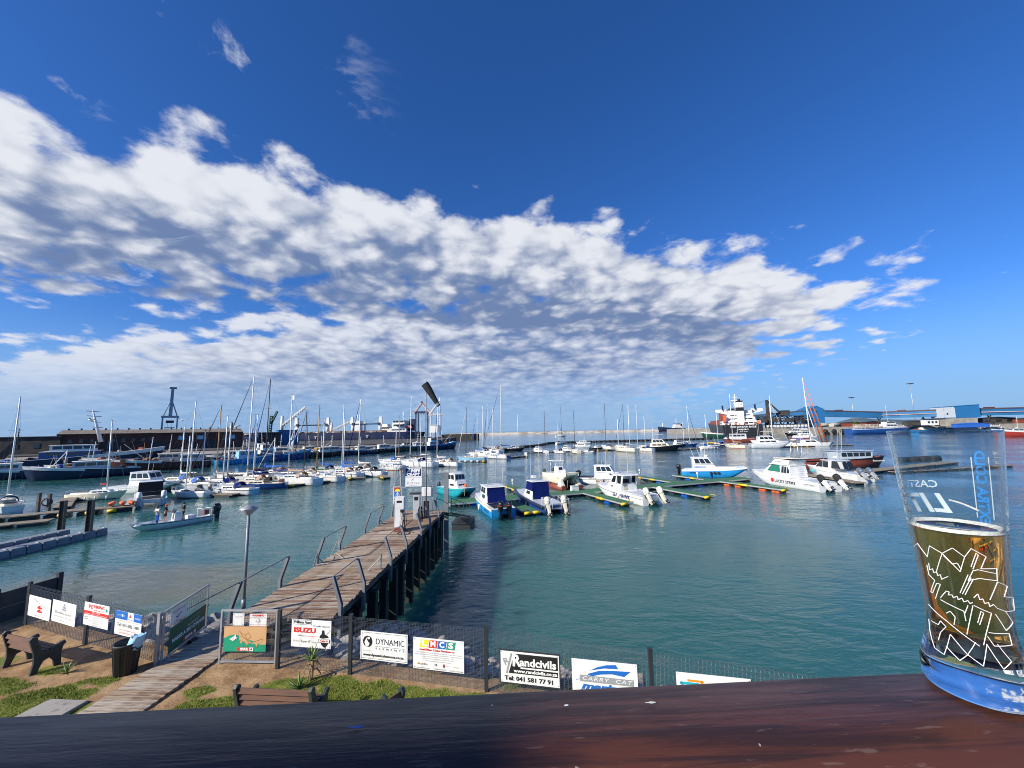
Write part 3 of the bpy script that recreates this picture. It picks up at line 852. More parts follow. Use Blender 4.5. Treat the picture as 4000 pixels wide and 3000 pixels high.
# ---- benches with cast iron ends
IRON = mat('bench_iron', (0.018, 0.03, 0.033), 0.5, col2=(0.05, 0.065, 0.065), vscale=5)
SLAT = mat('bench_slat', (0.13, 0.055, 0.028), 0.6, col2=(0.075, 0.038, 0.024), stretch=(1, 8, 8), vamt=.5)
def bench(label, loc, rz, W=1.15):
    root = thing('park_bench', label, 'bench', loc, rz, 'benches on the lawn')
    prof = [(-.02, 0), (.10, 0), (.13, .10), (.19, .24), (.30, .27), (.37, .16), (.40, 0), (.52, 0), (.51, .14), (.50, .30), (.53, .44), (.58, .48), (.55, .55), (.46, .53), (.30, .44), (.16, .46), (.08, .70), (.05, .84), (-.03, .87), (-.08, .82), (-.04, .66), (.02, .44), (.03, .26)]
    for x in (-W/2, W/2):
        b = MB(); b.prism(prof, x-.03, x+.03, 'x'); b.build('end_frame', IRON, root)
    for k in range(4):
        b = MB(); b.box((0, .13+.095*k, .455), (W-.06, .08, .028)); b.build('slat', SLAT, root)
    for k in range(3):
        b = MB(); b.box((0, .055-.035*k, .52+.12*k), (W-.06, .03, .095), rx=rad(-16)); b.build('slat', SLAT, root)
    return root
bench('dark iron bench with brown slats at the far left below the signs', (-12.03, 10.17, 3.3), rad(-17.6), 1.12)
bench('dark iron bench just beyond the rail, below the shark board', (-4.62, 8.08, 3.24), rad(-5), 1.5)
bench('dark iron bench mostly hidden by the rail, right of the aloes', (-2.60, 7.26, 3.3), rad(53), 1.5)

# ---- bin with a bag
def build_bin():
    root = thing('litter_bin', 'black ribbed plastic bin standing beside the open gate', 'bin', (-9.3, 10.05, 3.3))
    b = MB(); b.lathe([(.0, .0), (.20, 0), (.26, .66), (.275, .67), (.275, .70), (.245, .70), (.235, .62), (.19, .03)], n=28); b.build('tub', M_['plastic_black'], root)
    for i in range(14):
        a = 2*PI*i/14
        r = MB(); r.tube((.203*math.cos(a), .203*math.sin(a), .02), (.259*math.cos(a), .259*math.sin(a), .62), .011, 5); r.build('rib', M_['plastic_black'], root)
    for sx in (-1, 1):
        h = MB()
        h.path([V3((sx*.255, -.07, .60)), V3((sx*.305, -.06, .55)), V3((sx*.305, .06, .55)), V3((sx*.255, .07, .60))], .013, 6); h.build('handle', M_['plastic_black'], root)
    bag = MB()
    rings = []
    rr = random.Random(4)
    for k in range(7):
        t = k/6
        rings.append([V3((.12 + t*.10 + (.16-.03*t)*math.cos(2*PI*i/14)*(1+rr.uniform(-.25, .25)), .02 + .13*math.sin(2*PI*i/14)*(1+rr.uniform(-.25, .25)), .52 + .30*t + rr.uniform(-.03, .03))) for i in range(14)])
    bag.loft(rings, True, True, True, True)
    tag(bag.build('plastic_bag', mat('bag_film', (.35, .62, .78), .25, col2=(.55, .75, .85), vscale=6, bump=.8, bscale=14), None, (-9.3, 10.05, 3.3)), 'crumpled light blue plastic bag stuffed in the bin', 'bag')
build_bin()

# ---- aloes
def aloe(label, loc, n, L, seed, stem=0.0):
    root = thing('aloe_plant', label, 'plant', loc, 0, 'aloes in the lawn')
    r = random.Random(seed)
    if stem:
        b = MB(); b.tube((0, 0, -.02), (.02, .01, stem), .045, 8, .035); b.build('stem', M_['dry_leaf'], root)
        for i in range(9):
            a = r.uniform(0, 6.3); b = MB()
            p0 = V3((0, 0, stem*r.uniform(.5, .95))); d = V3((math.cos(a), math.sin(a), 0)); 
            b.path([p0, p0+d*.12, p0+d*.2+V3((0, 0, -.14))], .012, 4); b.build('dead_leaf', M_['dry_leaf'], root)
    for i in range(n):
        a = i*2.4 + r.uniform(-.3, .3); e = r.uniform(.25, 1.25); l = L*r.uniform(.75, 1.1)
        d = V3((math.cos(a), math.sin(a), 0)); side = V3((-d.y, d.x, 0))
        rings = []
        for k in range(6):
            t = k/5; p = V3((0, 0, stem)) + d*l*math.cos(e)*t + V3((0, 0, l*math.sin(e)*(t-.35*t*t*(1.4-e))))
            w = (.055*(1-t)**.7+.002)*L/.4; u = V3((0, 0, .4*w))
            rings.append([p-side*w/1.6, p-u, p+side*w/1.6, p+u*.2])
        b = MB(); b.loft(rings, True, True, True, True); b.build('leaf', M_['aloe'], root)
aloe('tall aloe on a leafless stem in front of the red-lettered white board', (-4.68, 9.62, 3.3), 20, .36, 1, .42)
aloe('low aloe clump growing at the foot of the tall aloe', (-4.78, 9.3, 3.3), 24, .34, 2)
aloe('small spiky aloe beside the leftmost bench', (-10.75, 10.1, 3.3), 16, .30, 3)

# ---- concrete slab in the turf
b = MB(); b.hexa([(-10.1, 8.25, 3.2), (-9.15, 8.2, 3.2), (-9.05, 9.03, 3.2), (-9.95, 9.1, 3.2)], [(-10.08, 8.27, 3.36), (-9.17, 8.22, 3.36), (-9.07, 9.0, 3.36), (-9.93, 9.07, 3.36)])
tag(b.build('concrete_slab', M_['concrete']), 'flat grey concrete slab half sunk in the lawn near the rail', 'slab')

# ---- turf blades
def build_grass():
    r = random.Random(5)
    vs, fs = [], []
    made = 0
    while made < 42000:
        x = r.uniform(-14.5, 1.2); y = r.uniform(8.0, 10.2)
        if grassiness(x, y) < r.uniform(.35, .8) or (-9.05 < x + (y-9)*.06 < -7.55):
            continue
        a = r.uniform(0, 6.3); w = r.uniform(.004, .009); h = r.uniform(.02, .06)
        dx, dy = math.cos(a)*w, math.sin(a)*w; lx, ly = r.uniform(-.04, .04), r.uniform(-.04, .04)
        k = len(vs)
        vs += [(x-dx, y-dy, 3.28), (x+dx, y+dy, 3.28), (x+lx, y+ly, 3.30+h)]; fs.append((k, k+1, k+2)); made += 1
    me = bpy.data.meshes.new('grass'); me.from_pydata(vs, [], fs)
    me.materials.append(mat('turf_blade', (.13, .19, .028), .8, col2=(.30, .29, .07), vscale=9, vamt=.5, spec=.2))
    o = link('grass', me, kind='stuff'); tag(o, 'short patchy green turf on the sandy lawn', 'grass')
build_grass()

# ------------------------------------------------------------------ the fuel pier
DARKSTEEL = mat('pier_steel', (0.055, 0.055, 0.06), 0.55, metal=0.2, col2=(0.11, 0.09, 0.07), vscale=3, vamt=.5)
PILE = mat('pier_pile', (0.035, 0.033, 0.028), 0.8, col2=(0.02, 0.035, 0.015), vscale=2, vamt=.5)
PIER_O = V3((-7.38, 13.25, 3.1)); PIER_RZ = rad(-2)
def pier_pt(x, y, z=0.0):
    return PIER_O + Matrix.Rotation(PIER_RZ, 3, 'Z') @ V3((x, y, z))

def build_pier():
    root = thing('pier', 'weathered wooden fuel pier on dark piles running out from the gates', 'pier', PIER_O, PIER_RZ)
    pm = plank_meshes(3.2, 0.142, 0.05, (PLANK, PLANK2, PLANK3, PLANK), 3)
    rng = random.Random(8)
    n = 109
    for i in range(n):
        link('plank', rng.choice(pm), root, (rng.uniform(-.035, .035), .08+i*.1545, -.025 + rng.uniform(-.004, .004)), (0, 0, rng.uniform(-.006, .006)))
    L = n*.1545
    for sx in (-1.45, -.5, .5, 1.45):
        b = MB(); b.box((sx, L/2, -.19), (.12, L-.1, .26)); b.box((sx, L/2, -.065), (.20, L-.1, .02)); b.build('beam', DARKSTEEL, root)
    ys = [.35, 2.2, 4.95, 7.3, 10.2, 12.6, 14.8, 16.5]
    for y in ys:
        b = MB(); b.box((0, y, -.46), (3.3, .2, .26)); b.build('cross_beam', DARKSTEEL, root)
        for sx in (-1.42, 1.42):
            b = MB(); b.box((sx, y, -2.9), (.30, .30, 4.65)); b.build('pile', PILE, root)
    for y in (1.25, 3.6, 6.1, 8.7, 11.4, 13.6, 15.7):
        for sx in (-1.42, 1.46):
            b = MB(); b.box((sx, y, -2.9), (.34, .30, 4.65)); b.build('pile', PILE, root)
    for z in (-.75, -1.7):
        for sx in (-1.3, 1.3):
            b = MB(); b.box((sx, L/2, z), (.12, L-.3, .34)); b.build('wale', PILE, root)
    b = MB(); b.box((0, L/2, -1.1), (.14, L-.6, .5)); b.build('wale', PILE, root)
    # cranked channel posts
    def post(sx, y, top=1.1):
        b = MB()
        low = V3((sx*1.68, y, -.75)); mid = V3((sx*1.68, y, .26)); tp = V3((sx*1.40, y, top))
        for (a, c) in ((low, mid), (mid, tp)):
            for dy in (-.055, .055):
                o = V3((0, dy, 0))
                w = V3((.05, 0, 0)); t = V3((0, .012, 0))
                b.hexa([a+o-w-t, a+o+w-t, a+o+w+t, a+o-w+t], [c+o-w-t, c+o+w-t, c+o+w+t, c+o-w+t])
            w = V3((.012, 0, 0)); t = V3((0, .05, 0))
            b.hexa([a-w-t, a+w-t, a+w+t, a-w+t], [c-w-t, c+w-t, c+w+t, c-w+t])
        b.build('rail_post', M_['steel_grey'], root)
        return tp
    R = {y: post(1, y) for y in (.3, 2.15, 5.05, 7.3, 10.1, 12.2, 14.6)}
    Lf = {y: post(-1, y) for y in (-.1, 2.45, 5.1, 7.25, 10.35, 12.5, 14.9)}
    for a, c in ((R[.3], R[2.15]), (R[5.05], R[7.3]), (R[10.1], R[12.2]), (Lf[-.1], Lf[2.45]), (Lf[5.1], Lf[7.25]), (Lf[10.35], Lf[12.5])):
        b = MB(); b.tube(a, c, .018, 6); b.build('handrail', M_['steel_grey'], root)
    b = MB(); b.tube(Lf[-.1], (-1.65, -2.3, 1.02), .018, 6); b.build('handrail', M_['steel_grey'], root)
    for y in (4.7, 12.1):        # fallen brackets on the left edge
        b = MB(); b.tube((-1.6, y, .02), (-1.5, y+.1, .55), .03, 5); b.tube((-1.45, y+.5, .02), (-1.55, y+.05, .45), .025, 5); b.tube((-1.6, y, .02), (-1.2, y+.2, .04), .03, 5)
        b.build('bracket', M_['steel_grey'], root)
    b = MB(); b.tube((1.5, 4.3, -.1), (1.52, 4.3, .62), .03, 5); b.tube((1.52, 4.3, .5), (1.05, 4.1, .02), .022, 5); b.build('bracket', M_['steel_grey'], root)
    for k, dx in enumerate((0, .18)):
        b = MB(); b.path([V3((-1.40+.1*k, 6.4+dx, 1.08)), V3((-1.45, 6.5+dx, .6)), V3((-1.5+.2*k, 6.0+dx, .1)), V3((-1.2+.4*k, 5.6+dx, .02))], .012, 4); b.build('rope', M_['rope'], root)
build_pier()

def lamp_post(label, p, h):
    root = thing('lamp_post', label, 'lamp', p, 0, 'lamp posts on the pier')
    b = MB(); b.tube((0, 0, 0), (0, 0, h-.32), .05, 10); b.tube((0, 0, 0), (0, 0, .3), .07, 10); b.build('pole', M_['steel_grey'], root)
    b = MB(); b.lathe([(.05, h-.34), (.29, h-.13), (.29, h-.115)], n=20); b.build('diffuser', mat('lamp_bowl', (.45, .46, .46), .3), root)
    b = MB(); b.lathe([(.30, h-.125), (.30, h-.11), (.02, h)], n=20, cap1=True); b.build('cap', M_['galv'], root)
lamp_post('grey lamp post with a cone cap at the near left corner of the pier', (-9.12, 13.93, 3.1), 3.36)
lamp_post('grey lamp post with a cone cap behind the white sponsor arch', (-7.96, 28.3, 3.1), 3.42)

def build_pump():
    root = thing('fuel_pump', 'tall white fuel dispenser with hoses on the pier', 'fuel pump', (-6.8, 24.05, 3.1), rad(6))
    b = MB(); b.box((0, 0, 1.1), (.52, .46, 1.7)); b.build('cabinet', M_['white_paint'], root)
    b = MB(); b.box((0, 0, .13), (.60, .52, .26), top=(.8, .8)); b.build('base', M_['rust_red'], root)
    b = MB(); b.box((.263, 0, 1.2), (.006, .30, 1.3)); b.build('side_panel', M_['bright_blue'], root)
    b = MB(); b.box((0, -.233, 1.62), (.44, .006, .44)); b.build('front_panel', M_['sign_white'], root)
    b = MB(); b.box((0, -.238, 1.70), (.30, .006, .12)); b.build('display', M_['glass_dark'], root)
    for k in range(3):
        b = MB(); x = .10+.09*k
        b.path([V3((x, -.26, 1.2)), V3((x+.05, -.34, .75)), V3((x+.02, -.36, .3)), V3((x+.1, -.30, .12)), V3((x+.16, -.29, .6)), V3((x+.1, -.25, 1.05))], .018, 6); b.build('hose', M_['rubber'], root)
        b = MB(); b.box((x, -.26, 1.18), (.05, .06, .16)); b.build('nozzle', M_['black_paint'], root)
    b = MB()
    b.path([V3((.4+.5*math.cos(a*.45)*(1-.03*a), -.7+.35*math.sin(a*.45), .02)) for a in range(26)], .018, 5); b.build('hose', M_['rubber'], root)
    root = thing('hose_stand', 'small dark hose reel stand hung with black hoses beside the pump', 'hose stand', (-5.85, 25.2, 3.1))
    b = MB(); b.tube((0, 0, 0), (0, 0, 1.25), .03, 6); b.build('post', M_['steel_grey'], root)
    for k in range(5):
        b = MB(); b.path([V3((.1*math.sin(t*.6)+.03*k-.06, .05*math.cos(t*.6), 1.15-.95*math.sin(t*PI/10)*(.7+.07*k))) for t in range(11)], .017, 5); b.build('hose', M_['rubber'], root)
    root = thing('fuel_pump', 'short grey fuel dispenser with a dark screen behind the white one', 'fuel pump', (-6.55, 27.2, 3.1))
    b = MB(); b.box((0, 0, .8), (.42, .40, 1.6)); b.build('cabinet', M_['alu'], root)
    b = MB(); b.box((0, -.205, 1.35), (.26, .006, .24)); b.build('display', M_['glass_dark'], root)
    b = MB(); b.box((-.1, 0, 1.66), (.7, .42, .10)); b.build('hood', M_['charcoal'], root)
build_pump()

def build_arch():
    root = thing('mesh_arch', 'round-topped grey mesh arch across the end of the pier', 'arch', (-7.13, 28.56, 3.1), rad(-1))
    b = MB()
    R, zs = 1.36, 1.88
    arc = [V3((R*math.cos(a), 0, zs + R*math.sin(a))) for a in [PI*i/28 for i in range(29)]]
    b.path([V3((R, 0, 0))] + arc + [V3((-R, 0, 0))], .02, 6); b.build('frame', M_['galv'], root)
    for x in (-.84, .62):
        b = MB(); b.tube((x, 0, 0), (x, 0, 1.92), .022, 6); b.build('upright', M_['galv'], root)
    b = MB(); b.tube((-R, 0, 1.9), (R, 0, 1.9), .018, 6); b.build('crossbar', M_['galv'], root)
    g = MB()
    z = .05
    def span(zz):
        return R if zz < zs else math.sqrt(max(R*R-(zz-zs)**2, 0))
    for i in range(70):
        zz = 1.92 + i*.02
        s = span(zz)
        if s > .05:
            g.tube((-s, 0, zz), (s, 0, zz), .0028, 3, cap=False)
    for i in range(46):
        x = -R + 2*R*i/45
        t = zs + math.sqrt(max(R*R-x*x, 0))
        g.tube((x, 0, 1.92), (x, 0, t), .0025, 3, cap=False)
    g.build('wire_mesh', WIRE_DARK, root, kind='stuff')
    for k, (x0, x1) in enumerate(((-R, -.84), (.62, R))):
        g = MB(); d = .055
        nx = int((x1-x0)/d); nz = int(1.85/d)
        for i in range(nx):
            for j in range(nz):
                x, z = x0+i*d, .04+j*d
                g.tube((x, 0, z), (x+d, 0, z+d), .004, 3, cap=False); g.tube((x+d, 0, z), (x, 0, z+d), .004, 3, cap=False)
        g.build('chain_mesh', M_['galv'], root, kind='stuff')
    A, B = (-8.49, 28.50), (-5.77, 28.46)
    s = Sign('sign_board', 'white board with heavy white capitals on a navy panel, top of the arch', A, B, .75, 1.98, 2.60, 3.26, base=3.1)
    s.r(.05, .10, .97, .90, 'ink_navy'); s.t('AMFI', .50, .65, .48, 'sign_white', .80, shear=.15, bold=.03); s.t('CRAFT', .50, .27, .34, 'sign_white', .76, shear=.0, bold=.02)
    s = Sign('sign_board', 'white board with pale grey lettering hung below the navy lettered board', A, B, .75, 1.98, 1.95, 2.58, base=3.1)
    s.line([(.34, .84), (.40, .64), (.46, .78), (.50, .64), (.58, .84), (.52, .88)], .02, 'ink_grey'); s.p([(.46, .84), (.50, .86), (.51, .70), (.48, .72)], 'ink_black'); s.t('BUTT CAT', .5, .36, .30, 'ink_grey', .70); s.t('Power Catamarans', .5, .14, .10, 'ink_grey', .46)
    s = Sign('sign_board', 'white notice of small print on the right column of the arch', A, B, 1.98, 2.62, 1.28, 1.90, base=3.1)
    for i in range(8):
        s.t('notice to all boat owners and'[:29-(i*7) % 9], .5, .86-.1*i, .075, 'ink_grey', .62-.05*(i % 3))
    s = Sign('sign_board', 'white upright board with a sunset over a blue road, left of the arch', A, B, -.02, .56, .70, 1.96, base=3.1)
    s.r(.08, .74, .92, .97, 'hull_red'); s.disc(.5, .74, .145, 'ink_yellow', 0, PI); s.r(.08, .42, .92, .735, 'ink_blue'); s.p([(.44, .42), (.56, .42), (.52, .72), (.48, .72)], 'ink_yellow')
    for u in (.12, .28, .72, .88):
        s.line([(u, .44), (.5, .72)], .012, 'sign_white')
    for i, ch in enumerate('KSM'):
        s.t(ch, .16, .32-.13*i, .12, 'ink_black', .18, bold=.004)
build_arch()

def build_windsock():
    root = thing('windsock', 'black windsock drooping from a tall grey pole at the pier end', 'windsock', (-5.97, 27.46, 3.1))
    b = MB(); b.tube((0, 0, 0), (-.05, 0, 9.36), .045, 10, .028); b.build('pole', M_['galv'], root)
    for dx in (-.12, .12):
        b = MB(); b.box((dx, 0, .55), (.10, .14, 1.1)); b.build('stay_post', PLANK3, root)
    pts = [((-.14, 0, 9.08), .27), ((.06, -.02, 8.80), .255), ((.30, -.03, 8.42), .22), ((.52, -.03, 8.04), .185), ((.72, -.02, 7.72), .155), ((.83, 0, 7.52), .135)]
    rings = []
    for k, (c, r) in enumerate(pts):
        c = V3(c); d = (V3(pts[min(k+1, 5)][0]) - V3(pts[max(k-1, 0)][0])).normalized()
        a = V3((0, 1, 0)); e = d.cross(a).normalized()
        rings.append([c + (a*math.cos(2*PI*i/18)*(1 if k < 3 else .85) + e*math.sin(2*PI*i/18))*r for i in range(18)])
    b = MB(); b.loft(rings, False, False, True, True); b.build('sock', M_['canvas_black'], root)
    b = MB(); b.path(rings[0] + [rings[0][0]], .012, 5); b.build('mouth_ring', M_['steel_grey'], root)
    b = MB(); rr = [[c + (c - sum(rr_, V3())/18)*.02 for c in rr_] for rr_ in (rings[4], rings[5])]; b.loft([rr[0], [p.lerp(q, .75) for p, q in zip(*rr)]], False, False, True, True); b.build('tail_band', M_['canvas_grey'], root)
build_windsock()

# tall steel guide pile and the gangway down to the pontoons
b = MB(); b.box((0, 0, 2.2), (.34, .28, 6.9)); b.box((.0, 0, 5.66), (.36, .3, .04))
tag(b.build('guide_pile', M_['steel_grey'], None, (-5.25, 31.2, 0)), 'tall grey square steel pile standing behind the pier end', 'pile')
def build_gangway():
    a, c = V3((-5.2, 29.9, 2.95)), V3((-4.9, 39.4, .75))
    d = c-a
    root = thing('gangway', 'dark railed gangway with green treads sloping from the pier to the pontoon', 'gangway', a, -math.atan2(d.x, d.y))
    L = math.hypot(d.x, d.y); dz = d.z
    zz = lambda t: dz*t
    for i in range(14):
        t = (i+.5)/14
        b = MB(); b.box((0, L*t, zz(t)), (.95, L/14-.06, .03), rx=math.atan2(dz, L)); b.build('tread', M_['dock_green'], root)
    for sx in (-.55, .55):
        b = MB(); b.tube((sx, 0, -.08), (sx, L, dz-.08), .06, 6); b.build('stringer', DARKSTEEL, root)
        b = MB(); b.tube((sx, 0, 1.0), (sx, L, dz+1.0), .025, 6); b.build('handrail', DARKSTEEL, root)
        for i in range(6):
            t = i/5
            b = MB(); b.tube((sx, L*t, zz(t)-.05), (sx, L*t, zz(t)+1.0), .022, 5); b.build('stanchion', DARKSTEEL, root)
build_gangway()
def float_base(label, c, d, rz):
    b = MB(); b.box((0, 0, .16), (d[0], d[1], .64)); b.box((0, 0, .52), (d[0]+.12, d[1]+.12, .08))
    tag(b.build('landing_float', M_['charcoal'], None, c, rz), label, 'float')
float_base('dark landing float under the foot of the gangway', (-4.85, 38.6, 0), (1.7, 3.0), rad(-2))

# ------------------------------------------------------------------ green pontoons
W0 = V3((-7.5, 47.3, 0)); WA = rad(20.3)
EX, EY = V3((math.cos(WA), math.sin(WA), 0)), V3((-math.sin(WA), math.cos(WA), 0))
def wl(u, v, z=0.0):
    return W0 + EX*u + EY*v + V3((0, 0, z))
def pontoon(name, label, u0, u1, v0, v1, fenders=(), floats='buoy_blue', group=None, top=.5):
    o = wl(u0, v0)
    root = thing(name, label, 'pontoon', o, WA, group)
    w, d = u1-u0, v1-v0
    n = max(1, int(round(max(w, d)/3.0)))
    for i in range(n):       # carpeted deck sections with joints
        b = MB()
        if w > d:
            b.box((w*(i+.5)/n, d/2, top-.03), (w/n-.03, d, .06))
        else:
            b.box((w/2, d*(i+.5)/n, top-.03), (w, d/n-.03, .06))
        b.build('deck_section', M_['dock_green'], root)
    e = MB()
    for y in (-.03, d+.03):
        e.box((w/2, y, top-.09), (w+.12, .055, .16))
    for x in (-.03, w+.03):
        e.box((x, d/2, top-.09), (.055, d, .158))
    e.build('kerb', M_['alu'], root)
    k = MB(); k.box((w/2, d/2, top-.2), (w-.1, d-.1, .12)); k.build('underframe', M_['charcoal'], root)
    m = max(2, int(max(w, d)/1.9))
    for i in range(m):
        b = MB(); t = (i+.5)/m
        if w > d:
            b.box((w*t, d/2, .0), (.95, d-.16, .34))
        else:
            b.box((w/2, d*t, .0), (w-.1, .95, .34))
        b.build('float', M_[('charcoal', floats, 'charcoal')[i % 3] if isinstance(floats, str) else floats[i % len(floats)]], root)  # most floats coloured charcoal to stand in for the shadow under the deck
    for (x, y, lx, ly) in fenders:
        b = MB()
        r = .15
        if lx > ly:
            b.tube((x-lx/2, y, top-.10), (x+lx/2, y, top-.10), r, 8)
        else:
            b.tube((x, y-ly/2, top-.10), (x, y+ly/2, top-.10), r, 8)
        b.build('fender', M_['yellow'], root)
    return root
FG = 'green finger pontoons'
pontoon('main_pontoon', 'long green carpeted pontoon linking all the finger berths', 0, 48.5, 0, 2.6)
pontoon('finger_pontoon', 'green finger pontoon between the two blue covered boats', 6.1, 7.6, -8.2, -.1, ((.25, -.12, .75, .1), (1.25, -.12, .75, .1)), group=FG)
pontoon('finger_pontoon', 'green finger pontoon along the left side of the navy-lettered white catamaran', 17.7, 19.2, -8.4, -.1, ((.3, -.12, .8, .1), (-.12, 4.2, .1, 1.4), (1.6, .5, .1, .7)), group=FG)
pontoon('finger_pontoon', 'empty green finger pontoon in the middle with yellow corner fenders', 29.0, 30.6, -9.2, -.1, ((.3, -.12, .8, .1), (1.72, .4, .1, .8)), group=FG)
pontoon('finger_pontoon', 'green finger pontoon on orange floats, rightmost of the near fingers', 41.6, 43.1, -9.6, -.1, ((.3, -.12, .8, .1), (-.12, 5.6, .1, 1.4), (1.62, .4, .1, .6)), ('orange', 'orange', 'charcoal'), group=FG)
pontoon('finger_pontoon', 'green finger pontoon behind the dark blue covered boat', 10.7, 12.1, 2.7, 11.4, ((-.12, 4.6, .1, 1.0), (-.12, 7.6, .1, .8)), group=FG)
pontoon('finger_pontoon', 'green finger pontoon reaching back left of the bright blue side-on catamaran', 34.8, 36.2, 2.7, 11.0, ((-.12, 4.4, .1, 1.1), (-.12, 7.5, .1, 1.1)), group=FG)
pontoon('finger_pontoon', 'dark green finger pontoon along the near side of the bright blue side-on catamaran', 41.4, 42.6, 2.7, 9.8, ((-.12, 2.6, .1, 1.0),), group=FG)
def pedestal(label, p, red=False):
    root = thing('service_pedestal', label, 'pedestal', p)
    b = MB(); b.tube((0, 0, 0), (0, 0, .95), .045, 8); b.build('post', M_['rust_red' if red else 'alu'], root)
    b = MB(); b.box((0, 0, 1.12), (.24, .16, .36), top=(.85, .85)); b.build('head', M_['white_paint'], root)
pedestal('white power pedestal on a grey post behind the light blue covered boat', wl(10.9, 8.6, .5))
pedestal('white power pedestal on a red post in front of the cream catamaran', wl(15.2, 1.2, .5), True)
pedestal('white power pedestal at the far end of the finger left of the blue side-on catamaran', wl(35.0, 10.6, .5))
pedestal('white power pedestal on the pontoon near the stern of the blue side-on catamaran', wl(39.4, 2.2, .5))
b = MB(); b.box((0, 0, .3), (1.05, .55, .6), top=(.94, .94)); b.box((0, 0, .63), (1.1, .6, .06))
tag(b.build('dock_box', M_['white_gel'], None, wl(17.6, 2.1, .5), WA), 'white dock box on the pontoon beside the cream catamaran', 'box')

# ------------------------------------------------------------------ grey cube dock on the left with steel piles
def build_cube_dock():
    root = thing('cube_dock', 'floating dock of grey plastic cubes at the left edge', 'floating dock', (-40.4, 22.0, 0), rad(-3))
    bb = MB(); bb.box((0, 0, 0), (.96, .96, .62), top=(.90, .90)); me = bb.mesh('float_cube'); me.materials.append(M_['float_grey'])
    lo = MB(); lo.box((0, 0, 0), (.96, .96, .40), top=(.93, .93)); ml = lo.mesh('float_cube'); ml.materials.append(M_['float_grey'])
    for j in range(17):
        link('float_cube', me, root, (.75, j*1.0, .24))
        if j < 16:
            link('float_cube', me, root, (-2.25, j*1.0+.4, .24))
        if j < 15:
            for x in (-.25, -1.25):
                link('float_cube', ml, root, (x, j*1.0, .06))
    for j in range(17):
        b = MB(); b.box((.75, j+.5, .56), (.16, .12, .05)); b.build('connector', M_['white_paint'], root)
build_cube_dock()
def h_pile(label, p, h):
    b = MB()
    for dx in (-.17, .17):
        b.box((dx, 0, h/2-1.2), (.045, .40, h+2.4))
    b.box((0, 0, h/2-1.2), (.30, .05, h+2.4))
    b.box((0, 0, h+.02), (.40, .42, .03))
    tag(b.build('steel_pile', DARKSTEEL, None, p, rad(20)), label, 'pile', 'piles of the cube dock')
h_pile('left dark steel pile holding the grey cube dock', (-42.9, 38.5, 0), 3.05)
h_pile('right dark steel pile holding the grey cube dock', (-38.7, 37.0, 0), 3.3)

# ------------------------------------------------------------------ boat builders (local frame: x to the bow, y to port, z up, water at z = 0)
def hull_rings(L, B, hs, hb, draft=.4, transom=.75, rake=.12, flare=.86, n=13, p=2.2):
    rings = []
    for k in range(n):
        t = k/(n-1)
        s = (transom + (1-transom)*math.sin(min(t/.5, 1)*PI/2)) if t < .5 else max(1-((t-.5)/.5)**p, .015)
        b = B/2*s
        z = hs + (hb-hs)*(t**1.8)
        x = -L/2 + L*t
        fl = lerp(flare, .55, max(0, (t-.5)/.5)**1.5)
        rk = rake*L*max(0, (t-.55)/.45)**1.6
        d = draft*(1-.75*max(0, (t-.6)/.4)**2)*(.55+.45*min(1, t*3))
        P = [(x, b, z), (x-rk*.35, b*lerp(1, fl, .45), z*.5), (x-rk*.8, b*fl, .10), (x-rk, b*fl*.72, -d*.6), (x-rk*1.1, 0, -d)]
        rings.append([V3(q) for q in P] + [V3((q[0], -q[1], q[2])) for q in P[-2::-1]])
    return rings

def put_hull(root, rings, m, boot=None, deck=None, stern=None, dz=.05, bulwark=0.0, stripe=None):
    b = MB(); b.loft(rings, True, True, False, True); b.build('hull', m, root)
    d = MB()
    d.loft([[V3((r[0].x, r[0].y*.97, r[0].z-dz-bulwark)), V3((r[0].x, 0, r[0].z-dz*.4-bulwark)), V3((r[-1].x, r[-1].y*.97, r[-1].z-dz-bulwark))] for r in rings], False, False, False, False)
    d.build('deck', deck or M_['white_gel'], root)
    if boot:
        s = MB()
        for side in (2, 6):
            s.loft([[V3((r[side].x, r[side].y*1.006+(.008 if side == 2 else -.008), -.02)), V3((r[side].x, r[side].y*1.006+(.008 if side == 2 else -.008), .13))] for r in rings[:-1]], False, False, False, True)
        s.build('boot_stripe', boot, root)
    if stripe:
        for i0, i1, sg in ((0, 1, 1), (8, 7, -1)):
            s = MB()
            s.loft([[r[i0].lerp(r[i1], .22) + V3((0, .008*sg, 0)), r[i0].lerp(r[i1], .40) + V3((0, .008*sg, 0))] for r in rings[:-1]], False, False, False, True)
            s.build('sheer_stripe', stripe, root)
    if stern:
        r = rings[0]
        s = MB(); s.quad(*[V3((p.x-.012, p.y*.98, p.z*.98)) for p in (r[0], r[1], r[2], r[6], r[7], r[8])]); s.build('transom_panel', stern, root)

def face_panel(parent, name, m, q, u0, u1, v0, v1, off=.012):
    """thin pane set on the face with corners q (bottom-left, bottom-right, top-right, top-left seen from outside)"""
    q = [V3(p) for p in q]
    n = (q[1]-q[0]).cross(q[3]-q[0]).normalized()*off
    def P(u, v):
        return (q[0].lerp(q[1], u)).lerp(q[3].lerp(q[2], u), v)
    a = [P(u0, v0), P(u1, v0), P(u1, v1), P(u0, v1)]
    b = MB(); b.hexa([p-n*.5 for p in a], [p+n for p in a])
    return b.build(name, m, parent)

